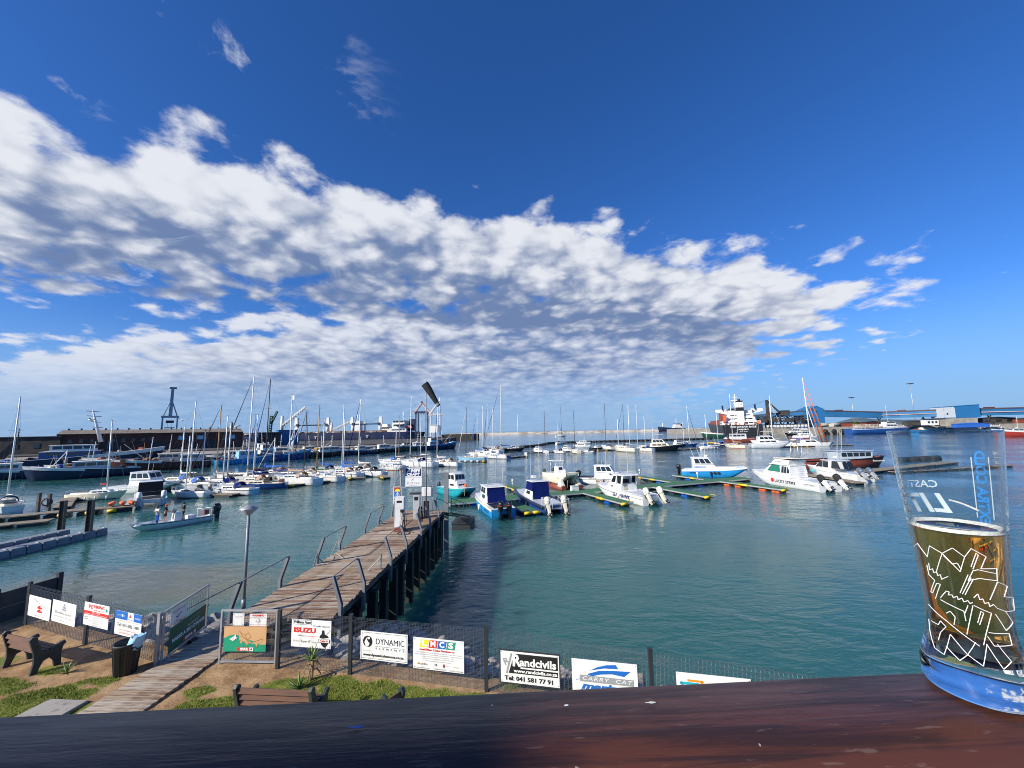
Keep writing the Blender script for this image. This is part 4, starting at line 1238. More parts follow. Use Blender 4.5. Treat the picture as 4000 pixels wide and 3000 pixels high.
def cabin(root, x0, x1, w, z0, h, m, fr=.35, ar=.0, tw=.86, front=(2, .12, .88, .35, .85), side=(2, .1, .9, .4, .82), aft=None, glass=None, roof=None, over=.08, name='cabin', taper=1.0, roof_t=.06):
    """raked box with separate panes; front/side/aft = (count, u0, u1, v0, v1)"""
    glass = glass or M_['glass_dark']
    wf = w*taper
    bl, tl = [(x0, -w/2, z0), (x1, -wf/2, z0), (x1, wf/2, z0), (x0, w/2, z0)], [(x0+ar, -w*tw/2, z0+h), (x1-fr, -wf*tw/2, z0+h), (x1-fr, wf*tw/2, z0+h), (x0+ar, w*tw/2, z0+h)]
    b = MB(); b.hexa(bl, tl); o = b.build(name, m, root)
    def row(q, spec):
        if not spec: return
        n, u0, u1, v0, v1 = spec
        for i in range(n):
            g = (u1-u0)/n
            face_panel(o, 'window', glass, q, u0+g*i+g*.06, u0+g*(i+1)-g*.06, v0, v1)
    row([bl[1], bl[2], tl[2], tl[1]], front)
    row([bl[0], bl[1], tl[1], tl[0]], side)
    row([bl[2], bl[3], tl[3], tl[2]], side and (side[0], 1-side[2], 1-side[1], side[3], side[4]))
    row([bl[3], bl[0], tl[0], tl[3]], aft)
    if roof:
        r = MB(); r.box(((x0+ar+x1-fr)/2, 0, z0+h+roof_t/2), (x1-fr-x0-ar+2*over, w*tw+2*over, roof_t), top=(.96, .94)); r.build('roof', roof, o)
    return o

def whip(root, p, h, lean=(0, 0), r=.016):
    b = MB(); b.tube(p, (p[0]+lean[0], p[1]+lean[1], p[2]+h), r, 5, r*.6); b.build('antenna', M_['mast_white'], root)

def outboard(root, p, m, s=1.0, tilt=0.0, band=None, leg=None):
    """part of a boat with its own pieces; p = clamp point on the transom, motor hangs aft (-x)"""
    o = link('outboard_motor', None, root, p, (0, tilt, 0))
    o.scale = (s, s, s)
    b = MB()
    rings = []
    for z, rx, ry, cx in ((.10, .20, .15, -.26), (.16, .25, .18, -.27), (.42, .27, .19, -.28), (.60, .22, .16, -.26), (.66, .10, .08, -.24)):
        rings.append([V3((cx+rx*math.cos(2*PI*i/12), ry*math.sin(2*PI*i/12), z)) for i in range(12)])
    b.loft(rings, True, True, True, True); b.build('cowling', m, o)
    b = MB(); b.hexa([(-.40, -.06, -.62), (-.16, -.05, -.62), (-.16, .05, -.62), (-.40, .06, -.62)], [(-.42, -.10, .12), (-.12, -.09, .12), (-.12, .09, .12), (-.42, .10, .12)])
    b.box((-.30, 0, -.52), (.46, .22, .03)); b.tube((-.52, 0, -.68), (-.08, 0, -.68), .075, 8, .03); b.build('leg', leg or m, o)
    b = MB()
    for a in (0, 2.09, 4.19):
        b.box((-.54, math.cos(a)*.11, -.68+math.sin(a)*.11), (.02, .10, .16), rx=a+.6)
    b.build('propeller', M_['black_paint'], o)
    b = MB(); b.box((-.06, 0, .05), (.14, .22, .26)); b.build('bracket', M_['charcoal'], o)
    if band:
        b = MB(); b.lathe([(1.012, 0), (1.012, .05)], n=12)
        bb = MB(); bb.v = [(-.275+v[0]*.272, v[1]*.192, .34+v[2]) for v in b.v]; bb.f = b.f; bb.sm = b.sm
        bb.build('decal_band', band, o)
    return o

def rails(root, pts, h=.55, r=.014, m=None, name='guard_rail', closed=False):
    b = MB()
    pts = [V3(p) for p in pts]
    up = V3((0, 0, h))
    seq = pts + ([pts[0]] if closed else [])
    for a, c in zip(seq, seq[1:]):
        b.tube(a+up, c+up, r, 4, cap=False)
    for p in pts:
        b.tube(p, p+up, r, 4, cap=False)
    return b.build(name, m or M_['alu'], root)

def sail_cover(root, p, q, r0, m, seed, drop=None):
    """lumpy furled sail along the boom"""
    b = MB(); rng = random.Random(seed)
    p, q = V3(p), V3(q)
    rings = []
    for k in range(11):
        t = k/10
        c = p.lerp(q, t) + V3((0, 0, .02*rng.uniform(-1, 1)))
        r = r0*(1-.45*t)*(1+.12*rng.uniform(-1, 1))
        up = .9 + (.9 if k == 0 else .35 if k == 1 else 0)
        rings.append([c + V3((0, math.cos(2*PI*i/8)*r*.75, math.sin(2*PI*i/8)*r*up + (.25*r0/.16 if k == 0 else 0))) for i in range(8)])
    b.loft(rings, True, True, True, True)
    return b.build('sail_cover', m, root)

def sailboat(label, x, y, hdg, L, hull, masts, kw, idx):
    root = thing('sailboat', label, 'sailboat', (x, y, 0), rad(hdg), 'sailboats moored in the marina')
    B = .30*L+.35
    hs, hb = .098*L+.16, .128*L+.26
    rg = hull_rings(L, B, hs, hb, .45, .68, .13, .84, 13, 1.9)
    dk = M_[kw.get('deck') or ('cream_gel' if idx % 3 == 0 else 'white_gel')]
    put_hull(root, rg, M_[hull], M_[kw.get('boot') or ('navy' if idx % 2 else 'charcoal')], dk, M_[kw['stern']] if kw.get('stern') else None,
             stripe=M_['navy'] if (idx % 4 == 1 and 'white' in hull) else (M_['teak'] if idx % 4 == 3 else None))
    zd = hs-.03
    big = kw.get('wheel')
    cb = cabin(root, -.10*L, .27*L, B*.56, zd, .38+.016*L, dk if not big else M_['white_gel'], fr=.5, ar=.05, tw=.82, front=None if not big else (2, .1, .9, .3, .85), side=(3, .12, .88, .35, .72), taper=.62)
    if big:
        cabin(root, -.12*L, .10*L, B*.5, zd+.35, .95, M_['white_gel'], fr=.25, front=(2, .08, .92, .3, .85), side=(2, .1, .9, .35, .85), roof=M_['white_gel'])
    b = MB(); b.box((-.28*L, 0, zd+.10), (.30*L, B*.52, .22), top=(.97, .9)); b.build('cockpit_coaming', dk, root)
    b = MB(); b.box((-.28*L, 0, zd+.205), (.26*L, B*.38, .03)); b.build('cockpit_well', M_['teak' if idx % 2 else 'charcoal'], root)
    # rails
    R = rg
    zz = lambda k: R[k][0].z-.04
    rails(root, [(R[9][0].x, R[9][0].y*.92, zz(9)), (R[11][0].x, R[11][0].y*.9, zz(11)), (R[12][0].x-.1, 0, zz(12)), (R[11][0].x, -R[11][0].y*.9, zz(11)), (R[9][0].x, -R[9][0].y*.92, zz(9))], .55, .013, name='pulpit')
    rails(root, [(R[2][0].x, R[2][0].y*.94, zz(2)), (R[0][0].x+.1, R[0][0].y*.9, zz(0)), (R[0][0].x+.1, -R[0][0].y*.9, zz(0)), (R[2][0].x, -R[2][0].y*.94, zz(2))], .55, .013, name='pushpit')
    for sgn in (1, -1):
        rails(root, [(R[k][0].x, sgn*R[k][0].y*.95, zz(k)) for k in (2, 4, 6, 8, 9)], .55, .009, name='lifeline')
    b = MB(); b.box((-.5*L-.05, 0, -.05), (.10, .05, .75)); b.build('rudder', M_['white_gel'], root)
    if kw.get('dodger') or idx % 5 in (0, 2, 3):
        m = M_[kw.get('dodger') or ('canvas_navy', 'canvas_tan', 'canvas_grey', 'canvas_blue', 'canvas_black')[idx % 7 % 5]]
        x0 = -.10*L
        rings = [[V3((x0-.9*k+.15, B*.30*math.cos(PI*i/8), zd+.25+(.85 if k else .62)*math.sin(PI*i/8))) for i in range(9)] for k in (0, .5, 1)]
        b = MB(); b.loft(rings, False, False, False, True); b.build('spray_hood', m, root)
    if kw.get('fenders'):
        for k in range(4):
            b = MB(); px = -.3*L+.2*L*k; j = 3+2*k
            b.tube((R[j][0].x, -R[j][0].y*1.02-.08, .1), (R[j][0].x, -R[j][0].y*1.02-.08, .6), .10, 7); b.build('fender', M_['rubber' if 'sky' in hull else 'white_gel'], root)
    if kw.get('clutter'):
        r = random.Random(idx)
        for k in range(9):
            b = MB(); b.box((r.uniform(-.3, .3)*L, r.uniform(-.25, .25)*B, zd+.5), (r.uniform(.3, .9), r.uniform(.3, .7), r.uniform(.2, .6)), r.uniform(0, 3)); b.build('deck_gear', M_[r.choice(['white_gel', 'cream_gel', 'canvas_tan', 'canvas_white'])], root)
    if kw.get('rust'):
        b = MB(); b.box((-.40*L, 0, zd+.35), (.5, B*.5, .5)); b.build('stern_locker', M_['rust_red'], root)
    if kw.get('name'):
        fit(text('name_lettering', kw['name'], .5, M_['ink_navy'], root, (-.30*L, -R[3][0].y*.985-.03, .45), (PI/2, 0, 0), bold=.01), 1.9)
    for k, (al, h, col) in enumerate(masts):
        r = .072+.004*L
        o = MB(); o.tube((al, 0, zd+.1), (al-.012*h, 0, h), r, 8, r*.72); mo = o.build('mast', M_[col], root)
        for f in ((.52,) if h < 12 else (.42, .70)):
            b = MB(); zz2 = h*f; b.tube((al-.012*h*f, -.085*L, zz2+.05), (al-.012*h*f, .085*L, zz2+.05), .018, 4); b.build('spreader', M_[col], mo)
        b = MB(); b.box((al-.012*h, 0, h+.06), (.16, .05, .10)); b.tube((al-.012*h, 0, h), (al-.012*h-.25, 0, h+.28), .010, 4); b.build('masthead', M_['charcoal'], mo)
        if k == 0:
            tip = V3((al-.012*h, 0, h))
            b = MB(); b.tube(tip, (.49*L, 0, hb), .010, 3, cap=False); b.build('forestay', M_['wire'], root)
            b = MB(); b.tube(tip, (-.49*L, 0, hs), .010, 3, cap=False); b.build('backstay', M_['wire'], root)
            for sgn in (1, -1):
                b = MB(); b.path([tip*.97+V3((0, 0, 0)), V3((al-.006*h, sgn*.085*L, h*.52)), V3((al-.05, sgn*B*.47, hs))], .009, 3); b.build('shroud', M_['wire'], root)
            if kw.get('jib'):
                a = V3((.48*L, 0, hb+.35)); q = tip*.94 + a*.06
                b = MB(); b.tube(a, a.lerp(q, .5), .05, 6, .085); b.tube(a.lerp(q, .5), q, .085, 6, .03); b.build('furled_headsail', M_[kw['jib']], root)
            if 'cover' not in kw or kw['cover'] or kw.get('boom'):
                bl = kw.get('boom', .36)*L
                g = V3((al-.1, 0, zd+1.15)); e = V3((al-bl, 0, zd+1.25))
                b = MB(); b.tube(g, e, .05, 6); b.build('boom', M_['mast_white' if col != 'mast_wood' else 'mast_wood'], root)
                if kw.get('cover'):
                    sail_cover(root, g+V3((.06, 0, .10)), e+V3((0, 0, .08)), .15+.006*L, M_[kw['cover']], idx)
            if kw.get('flag'):
                b = MB(); b.box((al-.012*h-.25, 0, h-.55), (.5, .01, .8)); b.build('pennant', M_['canvas_white'], root)
    return root

SAIL = [
    ('white sailboat at the far left edge beside the wooden jetty', -65.1, 51.8, 150, 8, 'white_gel', [(-0.2, 14.5, 'mast_white')], {'jib': None}),
    ('cream sailboat with a red sail cover beside the wooden jetty', -61.8, 60.0, 8, 7.5, 'cream_gel', [(1.0, 11.6, 'mast_white')], {'cover': 'canvas_red', 'boom': 0.12, 'fenders': 1}),
    ('small white sloop with two cabin windows, left of the man in white', -48.1, 59.9, 173, 6.5, 'white_gel', [(0.8, 9.0, 'mast_white')], {}),
    ('long white sloop lying behind the small one, grey cover on its boom', -54.8, 68.2, 176, 10, 'white_gel', [(0.3, 15.0, 'mast_white')], {'cover': 'canvas_black'}),
    ('white sloop with a brown mast and a black furled headsail', -56.0, 73.9, 173, 9, 'white_gel', [(-1.3, 14.6, 'mast_wood')], {'jib': 'canvas_black', 'cover': 'canvas_grey'}),
    ('white sloop with a navy boom cover and pale blue transom', -43.1, 61.9, 172, 7.5, 'white_gel', [(1.9, 12.0, 'mast_white')], {'cover': 'canvas_navy', 'stern': 'sky_blue'}),
    ('tall-masted white yacht under a long black boom cover', -50.8, 75.8, 174, 13, 'white_gel', [(-0.5, 20.3, 'mast_white')], {'cover': 'canvas_black', 'jib': 'canvas_black'}),
    ('white yacht with a plain mast between the two tallest masts', -48.9, 76.9, 170, 9, 'white_gel', [(1.0, 12.9, 'mast_white')], {'cover': 'canvas_navy', 'jib': 'canvas_blue'}),
    ('yacht with a tall black mast and bright blue sail cover', -49.3, 82.4, 171, 12, 'hull_blue', [(2.1, 20.7, 'mast_dark')], {'cover': 'canvas_blue', 'jib': 'canvas_blue'}),
    ('blue-hulled sailboat with a black cockpit canopy', -42.4, 67.3, 195, 8, 'hull_blue', [], {'dodger': 'canvas_black', 'rust': 1}),
    ('large white yacht with a tan mast boot and brown boom', -39.6, 73.1, 160, 10.5, 'white_gel', [(2.0, 16.4, 'mast_white')], {'cover': 'canvas_tan', 'dodger': 'teak', 'flag': 1}),
    ('white sloop with a golden mast and dark green sail cover', -36.2, 76.9, 157, 8.5, 'white_gel', [(2.2, 14.5, 'mast_wood')], {'cover': 'canvas_green'}),
    ('white sloop with a blue boom cover, behind the golden mast', -41.9, 89.1, 161, 9, 'white_gel', [(0.8, 12.3, 'mast_white')], {'cover': 'canvas_blue'}),
    ('white sloop with a blue cover draped down its mast foot', -34.8, 82.5, 155, 9, 'white_gel', [(0.8, 15.1, 'mast_white')], {'cover': 'canvas_blue'}),
    ('white sloop with a short mast behind the draped blue cover', -37.9, 92.3, 160, 9, 'white_gel', [(1.7, 12.4, 'mast_white')], {'cover': 'canvas_blue'}),
    ('white sloop with a tall mast, rightmost of its row', -34.0, 89.5, 157, 10, 'white_gel', [(0.9, 16.7, 'mast_white')], {'cover': 'canvas_white', 'jib': 'canvas_navy'}),
    ('white sloop with stern facing the open water, end of the row', -30.3, 84.1, 160, 8, 'white_gel', [], {'dodger': 'canvas_black'}),
    ('white sloop behind the cone lamp, thin white mast', -35.5, 115.2, 158, 9, 'white_gel', [(-1.9, 9.6, 'mast_white')], {}),
    ('white sloop with a tan mast left of the sponsor arch', -33.3, 117.2, 157, 9, 'white_gel', [(0.4, 15.1, 'mast_wood')], {}),
    ('white sloop with a red waterline just above the sponsor arch', -29.5, 97.3, 154, 8.5, 'white_gel', [], {'boot': 'rust_red'}),
    ('white yacht with black covered boom seen through the windsock pole', -25.1, 104.3, 153, 12, 'white_gel', [(2.4, 18.7, 'mast_white')], {'cover': 'canvas_black', 'dodger': 'canvas_navy'}),
    ('white sloop with a plain mast right of the windsock pole', -27.7, 121.1, 154, 9, 'white_gel', [(0.6, 13.5, 'mast_white')], {'cover': 'canvas_white'}),
    ('cluttered white yacht below the drooping windsock', -17.6, 104.7, 149, 9, 'white_gel', [(3.2, 16.8, 'mast_white')], {'cover': 'canvas_white', 'jib': 'canvas_navy', 'clutter': 1}),
    ('pale blue sloop with a cream deck and black fenders', -12.7, 121.8, 176, 9, 'sky_blue', [(1.8, 16.2, 'mast_dark')], {'deck': 'cream_gel', 'fenders': 1, 'jib': 'canvas_white'}),
    ('white sloop with a bright blue cover behind the pale blue one', -12.1, 140.9, 144, 10, 'white_gel', [(0.9, 15.6, 'mast_white')], {'cover': 'canvas_blue', 'jib': 'canvas_blue', 'deck': 'cream_gel'}),
    ('white yacht with a spreader mast behind the blue cover', -11.4, 155.1, 142, 10, 'white_gel', [(0.7, 18.8, 'mast_white')], {'cover': 'canvas_black'}),
    ('grey-covered white yacht with a slanting mast', -8.7, 160.8, 139, 10, 'white_gel', [(2.5, 19.9, 'mast_white')], {'cover': 'canvas_grey', 'jib': 'canvas_navy'}),
    ('white yacht with a thin mast under a grey awning', -7.8, 167.7, 140, 9, 'cream_gel', [(1.1, 18.2, 'mast_white')], {'cover': 'canvas_grey'}),
    ('black-hulled racing yacht with a very tall mast and navy cover', -8.4, 176.6, 144, 13, 'black_gloss', [(-3.6, 29.4, 'mast_white')], {'cover': 'canvas_navy', 'jib': 'canvas_navy'}),
    ('white sailboat with a blue transom in front of the grey-covered yachts', -5.5, 130.2, 142, 10, 'white_gel', [], {'stern': 'hull_blue', 'name': 'ELGIN'}),
    ('black-hulled motorsailer with a white wheelhouse and short mast', 0.2, 174.4, 10, 9.5, 'black_paint', [(2.1, 16.3, 'mast_white')], {'wheel': 1, 'cover': None}),
    ('small white sloop seen stern-on with a dark mast', 12.3, 153.0, 95, 6.5, 'white_gel', [(0.5, 16.2, 'mast_dark')], {}),
    ('white sloop moored alone at the dark boom of tyres', 29.8, 249.8, 30, 7.5, 'white_gel', [(-2.1, 15.1, 'mast_white'), (1.0, 23.3, 'mast_dark')], {'jib': 'canvas_navy'}),
    ('small white sloop with a brown hatch among the far fingers', 17.3, 152.5, 131, 6, 'white_gel', [], {}),
    ('cream sloop seen stern-on with a two-tone mast', 23.4, 150.8, 100, 8, 'cream_gel', [(0.6, 15.7, 'mast_dark')], {'cover': 'canvas_black'}),
    ('white ketch seen stern-on with two dark masts', 41.3, 176.0, 110, 9, 'white_gel', [(0.7, 19.9, 'mast_dark'), (0.7, 15.9, 'mast_dark')], {'rust': 1}),
    ('long cream yacht with a grey boom cover and radar mizzen', 43.1, 154.2, 120, 12, 'cream_gel', [(-2.5, 17.9, 'mast_white'), (3.4, 12.5, 'mast_white')], {'cover': 'canvas_grey'}),
    ('slim white yacht with a black mast behind the cream one', 48.3, 178.0, 117, 9, 'white_gel', [(-1.8, 19.4, 'mast_dark')], {'jib': 'canvas_navy'}),
    ('white sloop with a bulging pale hull left of the black motor yacht', 50.8, 154.7, 122, 8.5, 'white_gel', [(3.2, 18.1, 'mast_white')], {'boot': 'teak'}),
    ('white sloop with a bare medium mast beside the bulging hull', 56.1, 169.6, 122, 8, 'white_gel', [(0.0, 13.8, 'mast_white')], {}),
    ('bright blue-hulled sailboat with a white cabin and cream sail', 81.4, 185.2, 8, 9, 'hull_blue', [(0.6, 18.8, 'mast_white'), (-2.2, 11.0, 'mast_white')], {'cover': 'canvas_white', 'jib': 'canvas_navy', 'wheel': 1}),
    ('white sloop with a row of small ports and a dropped boom', 79.0, 160.0, 5, 8.5, 'white_gel', [(-1.2, 13.8, 'mast_white')], {'fenders': 1}),
    ('sailboat under a rumpled blue tarpaulin right of the yellow cabin', 91.6, 177.3, 113, 8, 'navy', [(0.6, 15.8, 'mast_white')], {'cover': 'canvas_blue'}),
    ('cream sloop with a tall mast in front of the black ship', 90.0, 162.1, 112, 10.5, 'cream_gel', [(0.8, 22.2, 'mast_white')], {'jib': 'canvas_blue', 'cover': 'canvas_tan', 'boot': 'rust_red'}),
    ('white sloop with a tall mast rising behind the power catamaran', 127.4, 194.3, 108, 10, 'white_gel', [(0.8, 23.5, 'mast_white')], {'jib': 'canvas_black'}),
    ('white sloop lying behind the cabin cruiser with wraparound windows', -62.5, 74.9, 176, 9, 'white_gel', [(-0.3, 10.9, 'mast_white')], {'cover': 'canvas_white'}),
    ('low white sloop with a green hatch beside the brown mast', -53.6, 69.2, 175, 7, 'white_gel', [(0.2, 9.9, 'mast_white')], {}),
    ('white sloop with a dark hood tucked behind the navy boom cover', -49.5, 68.6, 173, 8, 'white_gel', [(-0.6, 11.2, 'mast_white')], {'cover': 'canvas_black', 'dodger': 'canvas_navy'}),
    ('cream sloop squeezed between the two tallest masts', -46.1, 71.7, 170, 8, 'cream_gel', [(0.5, 9.8, 'mast_white')], {'cover': 'canvas_navy'}),
    ('white sloop with a purple sail bag left of the tan mast boot', -45.5, 76.4, 168, 9, 'white_gel', [(0.4, 8.4, 'mast_white')], {'cover': 'canvas_purple', 'jib': 'canvas_white'}),
    ('white yacht with a grey mast among the blue covers', -43.3, 83.8, 163, 9, 'white_gel', [(0.7, 13.9, 'mast_dark')], {'jib': 'canvas_black'}),
    ('cream sloop behind the dark green sail cover', -40.5, 80.1, 164, 8.5, 'cream_gel', [], {}),
    ('white sloop with an outboard bracket near the end of the left row', -33.9, 85.7, 158, 8, 'white_gel', [], {'dodger': 'canvas_black'}),
]
for i_, row_ in enumerate(SAIL):
    sailboat(*row_, i_)

# ------------------------------------------------------------------ power boats
def cat_rings(L, B, hs, hb, tun=.42, n=13):
    """twin-hulled section lofted from transom to blunt bows"""
    rings = []
    for k in range(n):
        t = k/(n-1)
        s = .94+.06*math.sin(min(t*2, 1)*PI/2) if t < .6 else 1-.30*((t-.6)/.4)**2.2
        b = B/2*s
        z = hs+(hb-hs)*t**1.7
        u = max(0, (t-.68)/.32)
        keel = -.32 + (.32+z*.62)*u**1.5
        ch = .12 + (z*.72-.12)*u**1.6
        tr = tun + (z*.80-tun)*u**1.8
        x = -L/2+L*t
        c = lerp(.68, .74, u)*b
        w = lerp(.44, .50, u)*b
        xo = -.05*L*u
        P = [(x, b, z), (x, b*.985, z*.55+ch*.2), (x+xo*.4, b*lerp(.96, .92, u), ch), (x+xo, c, keel), (x+xo*.4, w, max(ch*.9, .05)), (x, w*.94, tr), (x, 0, tr)]
        rings.append([V3(q) for q in P] + [V3((q[0], -q[1], q[2])) for q in P[-2::-1]])
    return rings

def put_cat(root, rings, m, deck, stripe=None, upper=None):
    b = MB(); b.loft(rings, True, True, False, True); b.build('hull', m, root)
    d = MB(); d.loft([[V3((r[0].x, r[0].y*.985, r[0].z-.03)), V3((r[0].x, 0, r[0].z)), V3((r[-1].x, r[-1].y*.985, r[-1].z-.03))] for r in rings], False, False, False, False)
    d.build('deck', deck, root)
    if upper:
        for i0, i1, sg in ((0, 1, 1), (12, 11, -1)):
            s = MB(); s.loft([[r[i0] + V3((0, .014*sg, .02)), r[i0].lerp(r[i1], .55) + V3((0, .014*sg, 0))] for r in rings], False, False, False, True); s.build('gunwale', upper, root)
    if stripe:
        for i0, i1, sg in ((0, 1, 1), (12, 11, -1)):
            s = MB(); s.loft([[r[i0].lerp(r[i1], .6) + V3((0, .012*sg, 0)), r[i0].lerp(r[i1], .72) + V3((0, .012*sg, 0))] for r in rings], False, False, False, True); s.build('stripe', stripe, root)

def put_name(root, body, x, y, z, w, size, m, side=-1, rx=0.0):
    """boat name on the topsides; side -1 = starboard (reads towards the bow), 1 = port"""
    rot = (PI/2+rx, 0, 0) if side < 0 else (PI/2+rx, 0, PI)
    fit(text('name_lettering', body, size, M_[m], root, (x, y, z), rot, bold=size*.02), w)

def roof_rack(root, x0, x1, w, z, h=.2, m='alu'):
    rails(root, [(x0, -w/2, z), (x0, w/2, z), (x1, w/2, z), (x1, -w/2, z)], h, .016, M_[m], 'roof_rack', True)
    b = MB()
    for i in range(4):
        y = -w/2+w*(i+.5)/4
        b.tube((x0, y, z+h*.9), (x1, y, z+h*.9), .010, 4, cap=False)
    b.build('rod_holder', M_[m], root)

GP = 'power boats on the green pontoons'
def start(label, stern, bow_dir, L, group=GP, name='motor_boat', cat='motor boat'):
    a = math.atan2(bow_dir[1], bow_dir[0]); d = V3((math.cos(a), math.sin(a), 0))
    c = V3((*stern, 0)) + d*L/2
    r = thing(name, label, cat, c, a, group)
    if group == GP:
        for sg in (-1, 1):
            b = MB(); b.path([V3((L*.47, sg*.7, 1.45)), V3((L*.47+.7, sg*1.1, .85)), V3((L*.47+1.3, sg*1.5, .55))], .022, 5); b.build('mooring_line', M_['rope'], r)
            b = MB(); b.tube((-.05*L, sg*1.62, .25), (-.05*L, sg*1.62, .85), .12, 8); b.build('fender', M_['white_gel' if sg > 0 else 'navy'], r)
    return r

# teal and white catamaran behind the pier end
def b_teal():
    L, B = 7.2, 2.7
    r = start('teal and white fishing catamaran with its bows toward the pier', (-10.4, 60.0), (3.9, -5.0), L)
    rg = cat_rings(L, B, .95, 1.30); put_cat(r, rg, M_['teal_gel'], M_['white_gel'], M_['charcoal'])
    cb = cabin(r, -1.2, 1.9, 1.9, .98, 1.05, M_['white_gel'], fr=.55, front=(2, .12, .88, .45, .62), side=(1, .3, .7, .35, .6), taper=.9)
    cabin(r, -1.2, 1.15, 1.75, 2.02, .95, M_['white_gel'], fr=.28, tw=.9, front=(3, .06, .94, .22, .85), side=(2, .08, .92, .2, .85), roof=M_['white_gel'])
    b = MB(); b.ball((1.95, .35, 1.45), .22); b.build('buoy', M_['orange'], r)
    whip(r, (-.9, .5, 3.05), 2.6); roof_rack(r, -.9, .7, 1.3, 3.03, .16)
    for y in (-.7, .7): outboard(r, (-3.6, y, .75), M_['charcoal'], 1.25)
b_teal()

# light blue and white boat with a blue awning, stern to us
def b_lightblue():
    L, B = 9.2, 2.75
    r = start('white and bright blue boat with a navy canvas back and two black outboards', (-1.1, 41.2), (-2.9, 9.0), L)
    rg = cat_rings(L, B, .95, 1.35); put_cat(r, rg, M_['bright_blue'], M_['white_gel'], None, M_['cream_gel'])
    cabin(r, -1.6, 2.6, 2.1, .95, .95, M_['white_gel'], fr=.9, front=(2, .1, .9, .3, .8), side=(1, .35, .85, .35, .8), taper=.8)
    cabin(r, -1.6, 1.4, 2.05, 1.88, .85, M_['white_gel'], fr=.45, tw=.92, front=(3, .06, .94, .2, .85), side=(2, .25, .95, .15, .85), roof=M_['white_gel'], over=.16)
    b = MB(); rng = random.Random(2)
    rings = [[V3((-1.66-.5*(1-v/6)**1.5+rng.uniform(-.03, .03), -1.0+2.0*i/10, 1.0+1.78*v/6)) for i in range(11)] for v in range(7)]
    b.loft(rings, False, False, False, True); b.build('canvas_back', M_['canvas_navy'], r)
    b = MB(); b.box((-2.9, 0, .99), (2.2, 1.8, .05)); b.build('cockpit_well', M_['charcoal'], r)
    b = MB(); b.tube((-3.2, -1.45, 1.35), (-3.2, 1.45, 1.35), .05, 6); b.build('crossbar', M_['charcoal'], r)
    roof_rack(r, -1.6, -1.3, 1.8, 2.82, .22)
    for y, h in ((.8, 1.9), (0, 2.4), (-.8, 3.9)): whip(r, (-1.3, y, 2.8), h, (-.3, -.2 if y < 0 else 0))
    for y in (-.45, .45): outboard(r, (-4.6, y, .85), M_['black_gloss'], 1.5, 0, M_['hull_red'])
    put_name(r, 'SAGITTA II', -2.6, 1.40, .55, 2.0, .42, 'ink_navy', 1)
b_lightblue()

# dark blue inflatable-collared cabin boat
def b_darkblue():
    L, B = 10.0, 3.1
    r = start('dark blue workboat with a navy canvas cabin and two cream outboards in cages', (4.3, 42.9), (-3.3, 10.0), L)
    rg = cat_rings(L, B, .9, 1.35); put_cat(r, rg, M_['hull_blue'], M_['grey_gel'])
    for sg in (1, -1):
        b = MB(); pts = [q[0 if sg > 0 else -1] + V3((0, .05*sg, -.12)) for q in rg]
        for a, c in zip(pts, pts[1:]): b.tube(a, c, .20, 8, cap=False)
        b.ball(pts[0], .2); b.ball(pts[-1], .2); b.build('collar', M_['navy'], r)
    cb = cabin(r, -.9, 2.6, 2.1, .95, .95, M_['white_gel'], fr=.9, front=(2, .1, .9, .4, .85), side=(1, .3, .8, .4, .8), taper=.85)
    cabin(r, -.9, 1.35, 2.05, 1.88, 1.0, M_['canvas_navy'], fr=.5, tw=.9, front=(3, .05, .95, .2, .9), side=None, roof=M_['white_gel'], over=.12)
    b = MB(); rng = random.Random(3)
    rings = [[V3((-.97-.25*(1-v/6)+rng.uniform(-.02, .02), -1.03+2.06*i/10, .95+1.9*v/6)) for i in range(11)] for v in range(7)]
    b.loft(rings, False, False, False, True); b.build('canvas_back', M_['canvas_navy'], r)
    roof_rack(r, -.8, .9, 1.7, 2.98, .32, 'alu')
    b = MB(); b.box((.2, .35, 3.35), (.5, .45, .3), top=(.9, .9)); b.build('radar_box', M_['white_gel'], r)
    whip(r, (.5, .6, 3.0), 4.3); whip(r, (.3, -.4, 3.0), 2.2)
    for y in (-.95, .95):
        outboard(r, (-4.95, y, .75), M_['cream_gel'], 1.5, .45)
        rails(r, [(-5.5, y-.42, .55), (-5.5, y+.42, .55), (-4.6, y+.42, .8), (-4.6, y-.42, .8)], .95, .022, M_['white_gel'], 'motor_cage', True)
    b = MB(); b.box((-4.9, 0, .62), (.9, 1.1, .06)); b.build('stern_platform', M_['alu'], r)
    put_name(r, 'PORT', -2.6, 1.62, .75, 1.0, .32, 'sign_white', 1); put_name(r, 'PUT 108', -3.9, 1.62, .72, 1.0, .30, 'sign_white', 1)
b_darkblue()

